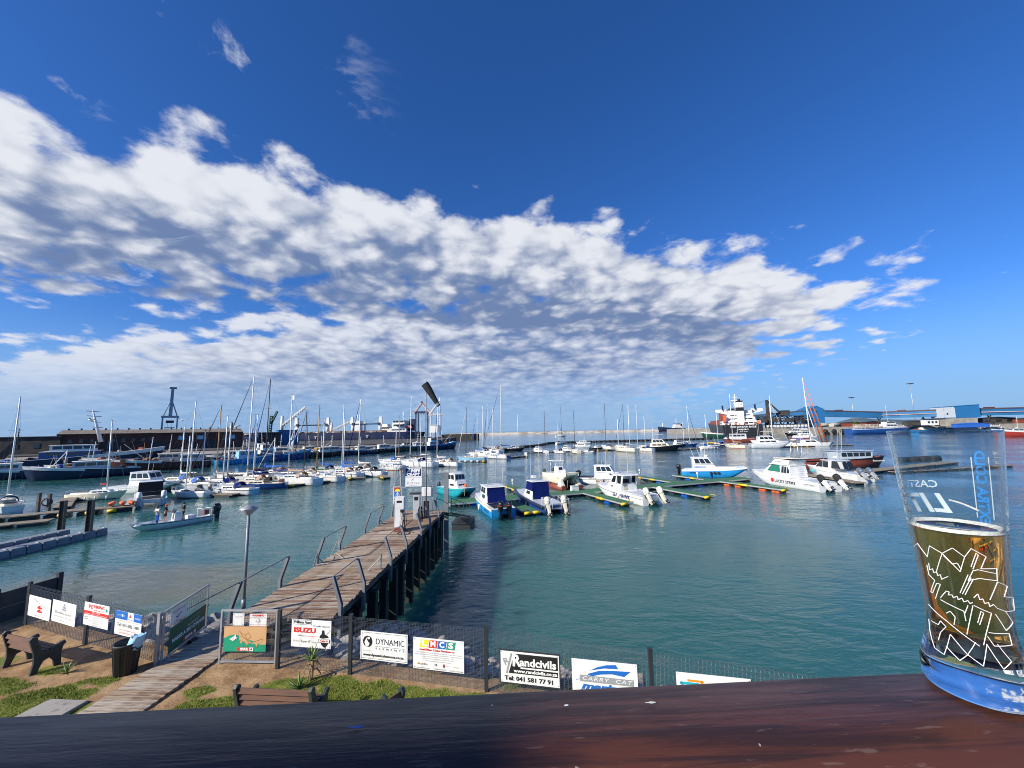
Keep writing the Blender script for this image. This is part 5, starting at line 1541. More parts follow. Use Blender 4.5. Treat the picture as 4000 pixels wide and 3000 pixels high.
# cream catamaran lifted on its floating cradle
def b_cream():
    L, B = 7.6, 3.0
    r = start('cream catamaran hull lifted high on a floating cradle, bows to us', (5.9, 66.4), (2.7, -7.1), L)
    o = link('hull_lift', None, r, (0, 0, .75))
    rg = cat_rings(L, B, 1.25, 1.75, .62)
    b = MB(); b.loft(rg, True, True, False, True); b.build('hull', M_['cream_gel'], o)
    d = MB(); d.loft([[V3((q[0].x, q[0].y*.985, q[0].z-.03)), V3((q[0].x, 0, q[0].z)), V3((q[-1].x, q[-1].y*.985, q[-1].z-.03))] for q in rg], False, False, False, False); d.build('deck', M_['white_gel'], o)
    cabin(r, -1.0, .4, 1.1, 2.1, 1.0, M_['white_gel'], fr=.35, front=(1, .15, .85, .5, .9), side=None, name='console')
    b = MB(); b.box((-1.3, 0, 3.95), (1.9, 1.9, .07), top=(.92, .92)); b.build('hardtop', M_['white_gel'], r)
    for sx, sy in ((-2, -.7), (-2, .7), (-.5, -.6), (-.5, .6)):
        b = MB(); b.tube((sx, sy, 2.0), (sx+.1, sy, 3.92), .03, 6); b.build('hardtop_post', M_['alu'], r)
    whip(r, (-.7, .5, 3.95), 1.9, (-.4, .2))
    b = MB(); b.ball((.6, .5, 2.35), .28, sc=(.7, 1, 1.2)); b.build('seat_pod', M_['cream_gel'], r)
    for sg in (-1, 1):
        b = MB(); b.tube((-3.4, sg*1.35, .22), (3.6, sg*1.35, .22), .42, 10); b.build('cradle_pontoon', M_['rust_red'], r)
        b = MB(); b.hexa([(2.2, sg*1.35-.35, .5), (3.4, sg*1.35-.35, .5), (3.4, sg*1.35+.35, .5), (2.2, sg*1.35+.35, .5)], [(2.5, sg*1.35-.12, 1.6), (2.9, sg*1.35-.12, 1.6), (2.9, sg*1.35+.12, 1.6), (2.5, sg*1.35+.12, 1.6)]); b.build('cradle_arm', M_['cream_gel'], r)
    for y in (-.8, .8): outboard(r, (-3.8, y, 1.7), M_['charcoal'], 1.2)
    put_name(r, 'Otter', 2.0, -1.47, 1.65, .75, .34, 'ink_tan', -1)
b_cream()

# BIG JOHN
def b_bigjohn():
    L, B = 9.4, 3.1
    r = start('white sportfishing boat with dark raked windows and brown lettering', (10.8, 67.0), (.93, -.36), L)
    rg = cat_rings(L, B, 1.0, 1.55); put_cat(r, rg, M_['white_gel'], M_['white_gel'], M_['charcoal'])
    cb = cabin(r, -1.9, 3.0, 2.4, 1.1, .8, M_['white_gel'], fr=1.3, front=(4, .06, .94, .18, .88), side=(1, .55, .8, .4, .75), taper=.82)
    cabin(r, -1.9, 1.2, 2.3, 1.88, 1.05, M_['white_gel'], fr=.7, tw=.88, front=(2, .06, .94, .2, .88), side=(3, .10, .95, .2, .85), roof=M_['white_gel'], over=.14, aft=(1, .3, .7, .05, .8))
    roof_rack(r, -1.9, -.4, 1.9, 3.02, .25, 'charcoal')
    for x, y, h in ((-1.6, .7, 3.2), (-.2, -.4, 2.5), (-.9, .1, 1.0)): whip(r, (x, y, 3.0), h, (.1, .1))
    rails(r, [(1.2, -1.45, 1.22), (2.6, -1.3, 1.35), (4.4, -.75, 1.52), (4.4, .75, 1.52), (2.6, 1.3, 1.35), (1.2, 1.45, 1.22)], .5)
    for y in (-.6, .6): outboard(r, (-4.7, y, .9), M_['black_gloss'], 1.5, .5)
    b = MB(); b.box((-3.3, 0, 1.06), (2.2, 2.2, .06)); b.build('cockpit_well', M_['charcoal'], r)
    put_name(r, 'BIG JOHN', -.2, -1.56, .52, 2.9, .5, 'ink_brown'); put_name(r, 'PET 52 B', -2.2, -1.57, .95, 1.2, .24, 'ink_grey')
b_bigjohn()

# SEA HAWK
def b_seahawk():
    L, B = 10.2, 3.2
    r = start('white catamaran with large navy lettering and two cream outboards tilted up', (15.9, 46.4), (-3.4, 9.5), L)
    rg = cat_rings(L, B, 1.0, 1.5); put_cat(r, rg, M_['white_gel'], M_['white_gel'], M_['navy'])
    cabin(r, -.6, 3.4, 2.5, 1.05, .85, M_['white_gel'], fr=1.2, front=(2, .1, .9, .4, .85), side=(1, .55, .72, .35, .65), taper=.8)
    cabin(r, .4, 1.9, 2.35, 1.88, 1.05, M_['white_gel'], fr=.75, tw=.88, front=(3, .05, .95, .15, .88), side=(1, .1, .85, .12, .88))
    b = MB(); b.box((.15, 0, 3.0), (2.7, 2.35, .10), top=(.94, .92)); b.build('hardtop', M_['white_gel'], r)
    for sy in (-1.08, 1.08):
        b = MB(); b.hexa([(-.75, sy-.04, 1.85), (-.45, sy-.04, 1.85), (-.45, sy+.04, 1.85), (-.75, sy+.04, 1.85)], [(-.95, sy*.95-.04, 2.96), (-.7, sy*.95-.04, 2.96), (-.7, sy*.95+.04, 2.96), (-.95, sy*.95+.04, 2.96)]); b.build('hardtop_post', M_['white_gel'], r)
        b = MB(); b.box((-.2, sy*.99, 2.42), (.9, .02, .95)); b.build('side_curtain', M_['glass_dark'], r)
    b = MB(); b.box((.42, 0, 1.9), (.06, 1.5, 1.0)); b.build('bulkhead', M_['charcoal'], r)
    b = MB(); b.box((-.35, .45, 1.5), (.5, .6, .9)); b.build('helm_seat', M_['cream_gel'], r)
    b = MB(); b.box((-2.6, 0, 1.06), (3.6, 2.2, .05)); b.build('cockpit_well', M_['grey_gel'], r)
    roof_rack(r, -.9, .9, 2.0, 3.05, .2, 'alu')
    for x, y, h in ((.9, .9, 3.0), (.8, -.95, 4.0)): whip(r, (x, y, 3.0), h)
    rails(r, [(.8, -1.5, 1.15), (3.0, -1.35, 1.3), (4.8, -.9, 1.5), (4.8, .9, 1.5), (3.0, 1.35, 1.3), (.8, 1.5, 1.15)], .4)
    rails(r, [(-4.9, -.9, 1.0), (-4.9, .9, 1.0)], .5)
    for y in (-.95, .95): outboard(r, (-5.1, y, .95), M_['cream_gel'], 1.5, .62)
    put_name(r, 'SEA  HAWK', -1.1, 1.61, .62, 3.6, .62, 'ink_navy', 1); put_name(r, 'PUT BAG B', 1.6, 1.28, 1.6, 1.3, .25, 'ink_grey', 1)
b_seahawk()

# CANDICE
def b_candice():
    L, B = 10.5, 3.0
    r = start('white and bright blue catamaran moored side on with tyres on its hull', (30.6, 73.6), (.90, -.30), L)
    rg = cat_rings(L, B, 1.25, 1.75); put_cat(r, rg, M_['bright_blue'], M_['white_gel'], None, M_['white_gel'])
    cb = cabin(r, -3.3, .9, 2.3, 1.3, .9, M_['white_gel'], fr=.9, front=None, side=None, taper=.9)
    cabin(r, -3.3, .05, 2.2, 2.18, 1.15, M_['white_gel'], fr=.85, tw=.88, front=(3, .05, .95, .15, .88), side=(3, .12, .96, .12, .85), roof=M_['white_gel'], over=.14, ar=-.15)
    b = MB(); b.lathe([(.0, 3.45), (.34, 3.45), (.34, 3.75), (.0, 3.8)], (-.9, .2, 0), 16); b.build('radar_dome', M_['white_gel'], r)
    for x, y, h, l in ((-2.9, .9, 1.4, (-.4, .2)), (-2.0, -.9, 1.6, (-.5, -.2)), (-1.0, .5, 2.6, (-.1, 0))): whip(r, (x, y, 3.4), h, l, .03)
    b = MB(); b.box((2.0, 0, 1.55), (3.2, 2.3, .3), top=(.96, .9)); b.build('fish_hold', M_['cream_gel'], r)
    for k in range(3):
        b = MB(); b.tube((-.5+.6*k, -1.47, .72), (-.5+.6*k, -1.62, .72), .24, 12); b.build('tyre', M_['rubber'], r)
    outboard(r, (-5.2, .6, 1.1), M_['black_gloss'], 1.5); outboard(r, (-5.2, -.6, 1.1), M_['black_gloss'], 1.5)
    put_name(r, 'CANDICE', -2.2, -1.19, 1.72, 1.9, .48, 'ink_blue', -1); put_name(r, 'PETBOIN', -3.2, -1.52, .75, 1.5, .38, 'ink_navy')
    rails(r, [(3.0, -1.3, 1.6), (5.1, -.9, 1.75), (5.1, .9, 1.75), (3.0, 1.3, 1.6)], .35)
b_candice()

# LUCKY STRIKE
def b_lucky():
    L, B = 12.4, 3.7
    r = start('large white catamaran with green side windows and two black-covered outboards', (41.3, 52.8), (-1.7, 12.2), L)
    rg = cat_rings(L, B, 1.15, 1.85); put_cat(r, rg, M_['white_gel'], M_['white_gel'], M_['grey_gel'])
    cb = cabin(r, -1.5, 4.6, 3.0, 1.3, .62, M_['white_gel'], fr=1.1, front=None, side=None, taper=.75)
    o = cabin(r, -1.5, 3.7, 2.85, 1.9, 1.15, M_['white_gel'], fr=1.5, tw=.86, front=(3, .05, .95, .1, .9), side=None, roof=M_['white_gel'], over=.14, taper=.85, ar=.1)
    for sg in (1, -1):
        y0, y1 = 1.425*.97, 1.225*.97
        q = [(2.9, y0*.9, 2.0), (.3, y0, 2.0), (.5, y1, 2.95), (2.0, y1*.93, 2.95)]
        if sg < 0: q = [(x, -y, z) for x, y, z in (q[1], q[0], q[3], q[2])]
        face_panel(o, 'window', M_['glass_green'], q, 0, 1, 0, 1, .03)
        for k in range(3):
            x0 = -1.35+.5*k
            q = [(x0+.42, y0*1.005, 1.95), (x0, y0*1.005, 1.95), (x0+.04, y1*1.02, 2.85), (x0+.42, y1*1.02, 2.85)]
            if sg < 0: q = [(x, -y, z) for x, y, z in (q[1], q[0], q[3], q[2])]
            face_panel(o, 'window', M_['glass_dark'], q, 0, 1, 0, 1, .03)
    b = MB(); b.hexa([(-1.2, -1.3, 3.1), (2.2, -1.1, 3.1), (2.2, 1.1, 3.1), (-1.2, 1.3, 3.1)], [(-1.6, -1.35, 3.75), (1.2, -1.2, 3.9), (1.2, 1.2, 3.9), (-1.6, 1.35, 3.75)]); b.build('flybridge', M_['white_gel'], r)
    b = MB(); b.box((-.3, 0, 4.02), (3.4, 2.7, .10), top=(.97, .95), ry=.03); b.build('flybridge_cover', M_['cream_gel'], r)
    for sg in (-1, 1):
        b = MB(); b.path([V3((-1.0, sg*.75, 3.9)), V3((-1.15, sg*.5, 5.9)), V3((-1.2, sg*.2, 6.6))], .05, 6); b.build('radar_arch', M_['alu'], r)
    b = MB(); b.lathe([(.0, 6.55), (.36, 6.58), (.36, 6.75), (.0, 6.82)], (-1.2, 0, 0), 16); b.build('radar_dome', M_['white_gel'], r)
    for x, y, h in ((-.9, .3, 2.3), (-1.4, -.9, 2.4)): whip(r, (x, y, 4.5), h, r=.03)
    rng = random.Random(9)
    b = MB()
    for k in range(16): b.tube((-1.4+rng.uniform(-.4, .4), rng.uniform(-1, 1), 3.75), (-1.5+rng.uniform(-.7, .7), rng.uniform(-1.2, 1.2), 4.7+rng.uniform(-.3, .3)), .022, 4)
    b.build('fishing_rod', M_['steel_grey'], r, kind='stuff')
    b = MB(); b.box((-4.0, 0, 1.19), (3.4, 2.6, .06)); b.build('cockpit_well', M_['grey_gel'], r)
    for k in range(7):
        b = MB(); b.tube((-1.75, -.35, 1.4+.27*k), (-1.75, .35, 1.4+.27*k), .02, 4); b.build('ladder_rung', M_['alu'], r)
    for y in (-1.2, 1.2):
        outboard(r, (-6.2, y, 1.0), M_['canvas_black'], 1.75, .75, leg=M_['white_gel'])
    rails(r, [(2.5, 1.5, 1.45), (4.5, 1.3, 1.65), (6.0, .8, 1.85), (6.0, -.8, 1.85), (4.5, -1.3, 1.65), (2.5, -1.5, 1.45)], .3)
    put_name(r, 'LUCKY STRIKE', -.9, 1.88, .72, 3.6, .55, 'ink_black', 1); b = MB(); b.tube((1.35, 1.855, .8), (1.35, 1.875, .8), .3, 14); b.build('name_emblem', M_['ink_red'], r)
    put_name(r, 'DTP 1742 B', -4.9, 1.88, .80, 1.7, .3, 'ink_grey', 1); put_name(r, 'ZR 6770', .7, 1.28, 3.45, 1.2, .26, 'ink_grey', 1)
b_lucky()

# AMAGOGO
def b_magogo():
    L, B = 11.0, 3.3
    r = start('white cabin cruiser with script lettering and two silver-blue outboards', (52.9, 60.6), (-.6, 11.0), L)
    rg = hull_rings(L, B, 1.15, 1.75, .5, .92, .12, .88, 13, 2.6); put_hull(r, rg, M_['white_gel'], None, M_['white_gel'], stripe=M_['grey_gel'])
    cb = cabin(r, -.9, 4.2, 2.7, 1.2, .60, M_['white_gel'], fr=1.4, front=None, side=None, taper=.55)
    o = cabin(r, -1.9, 2.7, 2.5, 1.75, 1.15, M_['white_gel'], fr=1.5, tw=.84, front=(2, .06, .94, .1, .9), side=None, roof=M_['white_gel'], over=.1, taper=.85)
    for sg in (1, -1):
        for q in ([(2.3, 1.13, 1.85), (.9, 1.24, 1.85), (.9, 1.06, 2.75), (1.25, 1.05, 2.75)], [(.75, 1.24, 1.85), (-.3, 1.27, 1.85), (-.2, 1.07, 2.75), (.75, 1.06, 2.75)]):
            q = [(x, y*1.0+.01, z) for x, y, z in q]
            if sg < 0: q = [(x, -y, z) for x, y, z in (q[1], q[0], q[3], q[2])]
            face_panel(o, 'window', M_['glass_dark'], q, 0, 1, 0, 1, .02)
    for k, y in enumerate((-.75, 0, .75)):
        b = MB(); b.box((-2.2, y, 2.25), (.05, .62, 1.15), ry=.25); b.build('curtain', M_['canvas_white' if k == 2 else 'glass_dark'], r)
    for sg in (1, -1):
        b = MB(); b.quad((-.9, sg*1.28, 1.75), (-2.6, sg*1.28, 1.75), (-1.9, sg*1.08, 2.88), (-.9, sg*1.08, 2.88)); b.build('side_curtain', M_['glass_dark'], r)
    roof_rack(r, -1.7, .8, 1.8, 2.98, .3, 'alu')
    b = MB(); b.lathe([(0, 3.3), (.42, 3.3), (.42, 3.52), (0, 3.58)], (-.6, 0, 0), 14); b.build('radar_dome', M_['white_gel'], r)
    for y in (-.5, .2): whip(r, (-1.0, y, 3.2), 4.6, (-.9, .2), .035)
    b = MB(); b.box((-3.8, 0, 1.16), (2.6, 2.4, .06)); b.build('cockpit_well', M_['grey_gel'], r)
    for y in (-.75, .75): outboard(r, (-5.5, y, 1.0), mat('motor_slate', (.10, .13, .18), .2, coat=.5), 1.65, .85, leg=M_['alu'])
    put_name(r, 'Amagogo', 2.2, 1.45, 1.0, 2.4, .6, 'ink_teal', 1)
b_magogo()

# low open ski boat with three people aboard
def b_ski():
    L, B = 6.6, 2.1
    r = start('low white and blue open boat carrying three people', (-33.0, 43.9), (-3.1, -5.6), L, None, 'open_boat', 'boat')
    rg = hull_rings(L, B, .55, .80, .35, .9, .16, .9, 13, 2.4); put_hull(r, rg, M_['white_gel'], None, M_['grey_gel'], stripe=M_['navy'], bulwark=.10)
    b = MB(); b.box((-.4, 0, .85), (.7, .7, .9), top=(.7, .9)); b.build('console', M_['white_gel'], r)
    b = MB(); b.box((-.15, 0, 1.45), (.06, .7, .35), ry=-.4); b.build('windscreen', M_['glass_dark'], r)
    b = MB(); b.box((-1.6, 0, .60), (.5, 1.1, .35)); b.build('seat', M_['white_gel'], r)
    rails(r, [(-3.2, -.7, .5), (-3.2, .7, .5), (-2.5, .7, .5), (-2.5, -.7, .5)], .75, .03, M_['white_gel'], 'stern_frame', True)
    b = MB(); b.box((-2.85, .2, .85), (.4, .5, .5)); b.build('fuel_box', M_['rust_red'], r)
    b = MB(); b.box((2.2, 0, .66), (1.6, 1.0, .10), top=(.8, .7)); b.build('bow_locker', M_['white_gel'], r)
    outboard(r, (-3.6, 0, .6), M_['black_gloss'], 1.5)
b_ski()

# cruiser and black-backed boat at the wooden jetty on the left
def b_leftcruisers():
    L, B = 10.5, 3.6
    r = start('white cabin cruiser with wraparound windows behind the wooden jetty', (-66.4, 66.6), (1, .02), L, None)
    rg = cat_rings(L, B, 1.1, 1.75); put_cat(r, rg, M_['white_gel'], M_['white_gel'], M_['grey_gel'])
    cabin(r, -1.5, 2.9, 2.7, 1.2, 1.0, M_['white_gel'], fr=1.0, front=(2, .1, .9, .3, .7), side=(2, .5, .9, .4, .6), taper=.85)
    cabin(r, -1.5, 1.9, 2.6, 2.18, 1.15, M_['white_gel'], fr=.6, tw=.88, front=(2, .05, .95, .2, .85), side=(3, .06, .96, .2, .85), roof=M_['white_gel'])
    whip(r, (0, .3, 3.4), 2.4, (.2, 0), .05); whip(r, (1.4, -.6, 2.4), 2.6, (.3, 0), .03); b = MB(); b.box((-2.6, .3, 1.4), (.8, .8, .3)); b.build('deck_box', M_['charcoal'], r)
    L, B = 8.6, 3.4
    r = start('white catamaran with a black canvas back and two white outboards', (-47.6, 53.0), (-5.6, 5.8), L, None)
    rg = cat_rings(L, B, .9, 1.3); put_cat(r, rg, M_['white_gel'], M_['white_gel'], None)
    cabin(r, -.4, 3.0, 2.6, .95, 1.0, M_['white_gel'], fr=.9, front=(2, .1, .9, .3, .8), side=(1, .4, .8, .35, .8), taper=.9)
    cabin(r, -.4, 2.0, 2.6, 1.93, .9, M_['white_gel'], fr=.5, tw=.9, front=(3, .05, .95, .2, .85), side=(2, .1, .9, .2, .85), roof=M_['white_gel'])
    b = MB(); b.box((-.5, 0, 1.9), (.05, 2.55, 1.85)); b.build('canvas_back', M_['canvas_black'], r)
    b = MB(); b.box((-2.4, 0, .94), (3.0, 2.3, .06)); b.build('cockpit_well', M_['charcoal'], r)
    rails(r, [(-1.0, -1.5, .95), (-1.0, 1.5, .95)], .6)
    for y in (-1.2, 1.2): outboard(r, (-4.3, y, .8), M_['white_gel'], 1.6, .3, leg=M_['grey_gel'])
b_leftcruisers()

# ---- simpler boats farther out
def launch(label, x, y, hdg, L, B, hull, up='white_gel', h=1.0, cab=(-.1, .25), fly=0, stripe=None, roof=None, outs=0, ant=1, glass='glass_dark', cat=0, group='motor boats among the far moorings', extra=None, name='motor_boat'):
    r = thing(name, label, 'motor boat', (x, y, 0), rad(hdg), group)
    if cat:
        put_cat(r, cat_rings(L, B, .10*L*h, .15*L*h+.1), M_[hull], M_[up], M_[stripe] if stripe else None)
    else:
        put_hull(r, hull_rings(L, B, .10*L*h, .15*L*h+.1, .45, .85, .12, .88, 11, 2.4), M_[hull], None, M_[up], stripe=M_[stripe] if stripe else None)
    z = .10*L*h+.1
    cabin(r, cab[0]*L-.08*L, cab[1]*L+.06*L, B*.72, z-.08, .10*L, M_[up], fr=.07*L, front=(2, .1, .9, .3, .8), side=(3, .1, .9, .35, .75), taper=.8, glass=M_[glass])
    if fly:
        cabin(r, cab[0]*L-.04*L, cab[1]*L-.05*L, B*.64, z+.10*L-.1, .11*L, M_[up], fr=.09*L, front=(3, .05, .95, .25, .85), side=(3, .08, .95, .25, .85), roof=M_[roof or up], over=.15, glass=M_[glass])
        if fly > 1:
            for sx in (-.10, .02):
                for sy in (-1, 1):
                    b = MB(); b.tube((sx*L, sy*B*.26, z+.19*L), (sx*L, sy*B*.26, z+.34*L), .03, 5); b.build('hardtop_post', M_['alu'], r)
            b = MB(); b.box((-.04*L, 0, z+.345*L), (.26*L, B*.66, .08), top=(.94, .9)); b.build('hardtop', M_[roof or up], r)
    else:
        b = MB(); b.box(((cab[0]+cab[1])/2*L, 0, z+.10*L), ((cab[1]-cab[0])*L, B*.6, .07)); b.build('roof', M_[roof or up], r)
    rails(r, [(.22*L, -B*.42, z), (.40*L, -B*.25, z+.2), (.47*L, 0, z+.25), (.40*L, B*.25, z+.2), (.22*L, B*.42, z)], .45, .02)
    for k in range(ant):
        whip(r, (cab[0]*L, B*(.2-.4*k), z+(.2 if fly else .1)*L), .35*L+.3*k, r=.03)
    for k in range(outs):
        outboard(r, (-L/2, (k-(outs-1)/2)*.9, .10*L*h*.8), M_['charcoal'], 1.4, .3)
    if extra: extra(r, L, B, z)
    return r
launch('white motor boat with a dark windscreen under a black top, far row', 10.2, 161.0, 120, 8, 3.0, 'white_gel', fly=1, roof='black_paint')
launch('white cabin boat with three square windows in the far row', 22.0, 163.1, 118, 8, 2.9, 'white_gel', fly=1, outs=2)
launch('low white motor boat behind the cream stern-on sloop', 34.2, 199.0, 170, 9, 3.2, 'white_gel', h=.9)
launch('small white motor boat lying at the far tyre boom', 43.6, 248.0, 178, 9.5, 3.4, 'white_gel', h=.9, ant=2)
launch('open white console boat with a dark hull at the far fingers', 37.2, 177.8, 20, 7, 2.6, 'black_paint', h=.8, cab=(-.05, .1))
launch('small inflatable launch with two black outboards at the far fingers', 28.0, 151.8, 150, 5.5, 2.2, 'grey_gel', h=.8, cab=(0, .12), outs=2, ant=0)
launch('big motor yacht with a cream flybridge and black hull', 56.6, 153.0, -22, 13.5, 4.4, 'black_gloss', 'cream_gel', 1.15, (-.20, .18), 2, ant=3)
launch('white cabin boat with three windows and a dark blue hull', 76.0, 184.0, 8, 9.5, 3.2, 'navy', fly=1, ant=2)
launch('yellow-cabined boat behind the white sloop with small ports', 90.7, 182.0, 170, 8, 2.8, 'hull_blue', 'yellow', fly=0)
launch('wide white power catamaran with an open top deck', 101.6, 158.6, -18, 13.5, 5.4, 'grey_gel', 'white_gel', 1.25, (-.25, .20), 2, stripe='white_gel', roof='canvas_white', cat=1, ant=2)
launch('white motor yacht with a raised top deck behind the power catamaran', 120, 190, 170, 13, 4.2, 'white_gel', fly=1)
launch('white launch moored left of the fender quay', 240.5, 338, 172, 19, 5.0, 'black_paint', 'white_gel', .8, (-.1, .3), 1, ant=2)
launch('long white launch with an awning in front of the fender quay', 196, 268, 174, 15, 4.6, 'white_gel', 'white_gel', .8, (-.2, .25), 1, ant=1)
launch('white and red speedboat behind the big sailing catamaran', 168.9, 236, 178, 11, 3.6, 'hull_red', 'white_gel', .8, (-.1, .2), 0, ant=1)
launch('tiny white speedboat crossing the open water', 62.0, 520.0, 4, 14, 5, 'white_gel', 'white_gel', .8, (-.1, .2), 0, ant=0, group=None)

# sailing catamaran with orange furled sails
def b_sailcat():
    r = thing('sailing_catamaran', 'white sailing catamaran with orange furled headsails and a tall mast', 'catamaran', (122.5, 165.4, 0), rad(-12))
    L = 15.0
    for sy in (-3.1, 3.1):
        rg = hull_rings(L, 2.0, 1.15, 1.7, .5, .7, .10, .9, 11, 2.0)
        b = MB(); b.loft([[p + V3((0, sy, 0)) for p in q] for q in rg], True, True, False, True); b.build('hull', M_['white_gel'], r)
        b = MB(); b.loft([[V3((q[0].x, q[0].y+sy, q[0].z)), V3((q[-1].x, q[-1].y+sy, q[-1].z))] for q in rg], False, False, False); b.build('deck', M_['white_gel'], r)
    b = MB(); b.box((-1.5, 0, 1.1), (8.5, 6.4, .6)); b.build('bridge_deck', M_['white_gel'], r)
    cabin(r, -3.5, 3.2, 5.4, 1.35, 1.3, M_['white_gel'], fr=1.8, front=(3, .06, .94, .2, .8), side=(2, .2, .92, .3, .78), taper=.8)
    b = MB(); b.box((-4.2, 0, 2.95), (3.0, 4.6, .25), top=(.85, .9)); b.build('bimini', M_['canvas_blue'], r)
    o = MB(); o.tube((.8, 0, 1.4), (.2, 0, 28.5), .24, 8, .15); mo = o.build('mast', M_['mast_white'], r)
    for f in (11, 19): 
        b = MB(); b.tube((.5, -1.6, f), (.5, 1.6, f), .05, 5); b.build('spreader', M_['mast_white'], mo)
    for xe, ft, m in ((6.6, 27.6, 'orange'), (4.9, 22.5, 'orange'), (3.6, 17.5, 'canvas_white')):
        b = MB(); b.tube((xe, 0, 1.5), (.3, 0, ft), .27, 7, .07); b.build('furled_headsail', M_[m], r)
    for sg in (-1, 1):
        b = MB(); b.tube((.2, 0, 28), (-1.5, sg*3.9, 1.3), .02, 4); b.build('shroud', M_['wire'], r)
    b = MB(); b.tube((.6, 0, 3.4), (-6.0, 0, 3.7), .13, 7); b.build('boom', M_['mast_white'], r)
    sail_cover(r, (.5, 0, 3.65), (-5.8, 0, 3.9), .38, M_['canvas_white'], 3)
    b = MB(); b.tube((5.4, -3.6, 1.4), (5.4, 3.6, 1.4), .10, 6); b.build('crossbeam', M_['alu'], r)
    r = thing('sailboat', 'white sloop with a pointed masthead rising left of the orange sails', 'sailboat', (124.5, 190, 0), rad(172), 'sailboats moored in the marina')
    put_hull(r, hull_rings(12, 3.6, 1.2, 1.7), M_['white_gel'], M_['navy'], M_['white_gel'])
    cabin(r, -1.5, 3.2, 2.0, 1.15, .5, M_['white_gel'], fr=.5, front=None, side=(3, .1, .9, .3, .7))
    b = MB(); b.tube((.8, 0, 1.2), (.6, 0, 21), .12, 7, .08); b.build('mast', M_['mast_white'], r)
    b = MB(); b.tube((-5.8, 0, 1.5), (.62, 0, 20.6), .06, 5); b.build('furled_headsail', M_['canvas_white'], r)
b_sailcat()

# rusty service launch
def b_service():
    L, B = 19.0, 4.6
    r = thing('service_launch', 'rust red launch with white lettering and a pale blue deckhouse', 'launch', (67.0, 82.5, 0), rad(2))
    rg = hull_rings(L, B, 1.5, 2.05, .6, .85, .08, .92, 13, 2.6); put_hull(r, rg, M_['rust_red'], None, M_['maroon'], bulwark=.3)
    b = MB()
    for sg in (0, -1):
        pts = [q[sg] + V3((0, .05*(1 if sg == 0 else -1), .02)) for q in rg]
        for a, c in zip(pts, pts[1:]): b.tube(a, c, .09, 6, cap=False)
    b.build('rubbing_strake', M_['black_paint'], r)
    o = cabin(r, -1.2, 5.6, 2.9, 1.2, 2.1, mat('pale_blue_paint', (.50, .60, .66), .5), fr=-.25, ar=-.55, tw=1.0, front=(2, .1, .9, .45, .9), side=(5, .10, .96, .48, .86), roof=M_['grey_gel'], over=.2)
    for k in range(4):
        b = MB(); b.tube((-7+2.2*k, -2.25, .8), (-7+2.2*k, -2.45, .8), .38, 12); b.build('tyre', M_['rubber'], r)
    b = MB(); b.tube((8.6, 0, 1.7), (8.6, 0, 2.5), .10, 6); b.tube((8.6, -.4, 2.3), (8.6, .4, 2.3), .06, 5); b.build('bitt', M_['rust_red'], r)
    b = MB(); b.tube((-3.0, .3, 1.4), (-3.1, .3, 5.2), .06, 6); b.build('mast', M_['steel_grey'], r)
    put_name(r, 'SERVICE LAUNCH', -4.6, -2.30, 1.05, 4.4, .55, 'sign_white'); put_name(r, 'Buccaneer', 6.4, -2.02, 1.35, 2.6, .5, 'sign_white')
b_service()

# ---- wooden jetties and small floats
def jetty(label, a, b_, w, top=.5, fenders=(), name='jetty'):
    a, b_ = V3((*a, 0)), V3((*b_, 0)); d = b_-a; L = d.length
    r = thing(name, label, 'jetty', a, math.atan2(d.y, d.x))
    n = max(2, int(L/2.4))
    rng = random.Random(int(L*10))
    for i in range(n):
        q = MB(); q.box((L*(i+.5)/n, rng.uniform(-.08, .08), top-.06+rng.uniform(-.03, .03)), (L/n-.04, w, .12)); q.build('deck_section', M_['dock_wood'], r)
        q = MB(); q.box((L*(i+.5)/n, 0, .10), (L/n*.7, w*.9, .5)); q.build('float', M_['charcoal'], r)
    for k, (t, m) in enumerate(fenders):
        q = MB(); q.tube((L*t-.4, -w/2-.15, .28), (L*t+.4, -w/2-.15, .28), .18, 8); q.build('fender', M_[m], r)
    return r
jetty('brown wooden jetty running from the left edge past the red lifebuoy', (-58.5, 43.6), (-47.4, 50.6), 2.0, .6, ((.55, 'yellow'), (.72, 'yellow'), (.86, 'yellow')))
jetty('short brown jetty along the bow of the cream sailboat', (-56.3, 50.4), (-64.6, 58.6), 1.6, .55)
jetty('low brown jetty close to the left edge behind the cube dock', (-56.0, 39.5), (-49.5, 43.4), 1.8, .4)
jetty('brown jetty under the man in white', (-48.0, 60.6), (-41.0, 59.6), 1.5, .45)
jetty('dark jetty with yellow floats below the large white yacht', (-40.5, 67.2), (-34.2, 74.5), 1.3, .4, ((.3, 'yellow'), (.6, 'cream_gel')))
jetty('dark jetty with a yellow float below the draped blue cover', (-36.0, 77.5), (-29.2, 79.3), 1.3, .4, ((.6, 'yellow'),))
jetty('dark floating walkway at the end of the left sailboat row', (-28.5, 84.5), (-24.5, 78.0), 1.4, .4, ((.8, 'yellow'), (.95, 'yellow')))
jetty('fendered floating walkway in front of the pale blue sloop', (-16.5, 119.0), (-7.5, 116.3), 1.4, .35, ((.1, 'white_gel'), (.3, 'white_gel'), (.5, 'white_gel'), (.7, 'white_gel'), (.9, 'yellow')))
jetty('brown floating walkway under the black-hulled motorsailer', (-2.5, 128.0), (4.5, 136.0), 1.6, .35, ((.9, 'cream_gel'),))
jetty('long brown walkway joining the far finger berths', (5.0, 156.5), (52.0, 166.0), 1.8, .35, ((.62, 'yellow'), (.7, 'yellow'), (.78, 'yellow')))
jetty('brown walkway right of the black motor yacht', (61.5, 152.6), (77.5, 163.0), 1.8, .35, ((.1, 'yellow'),))
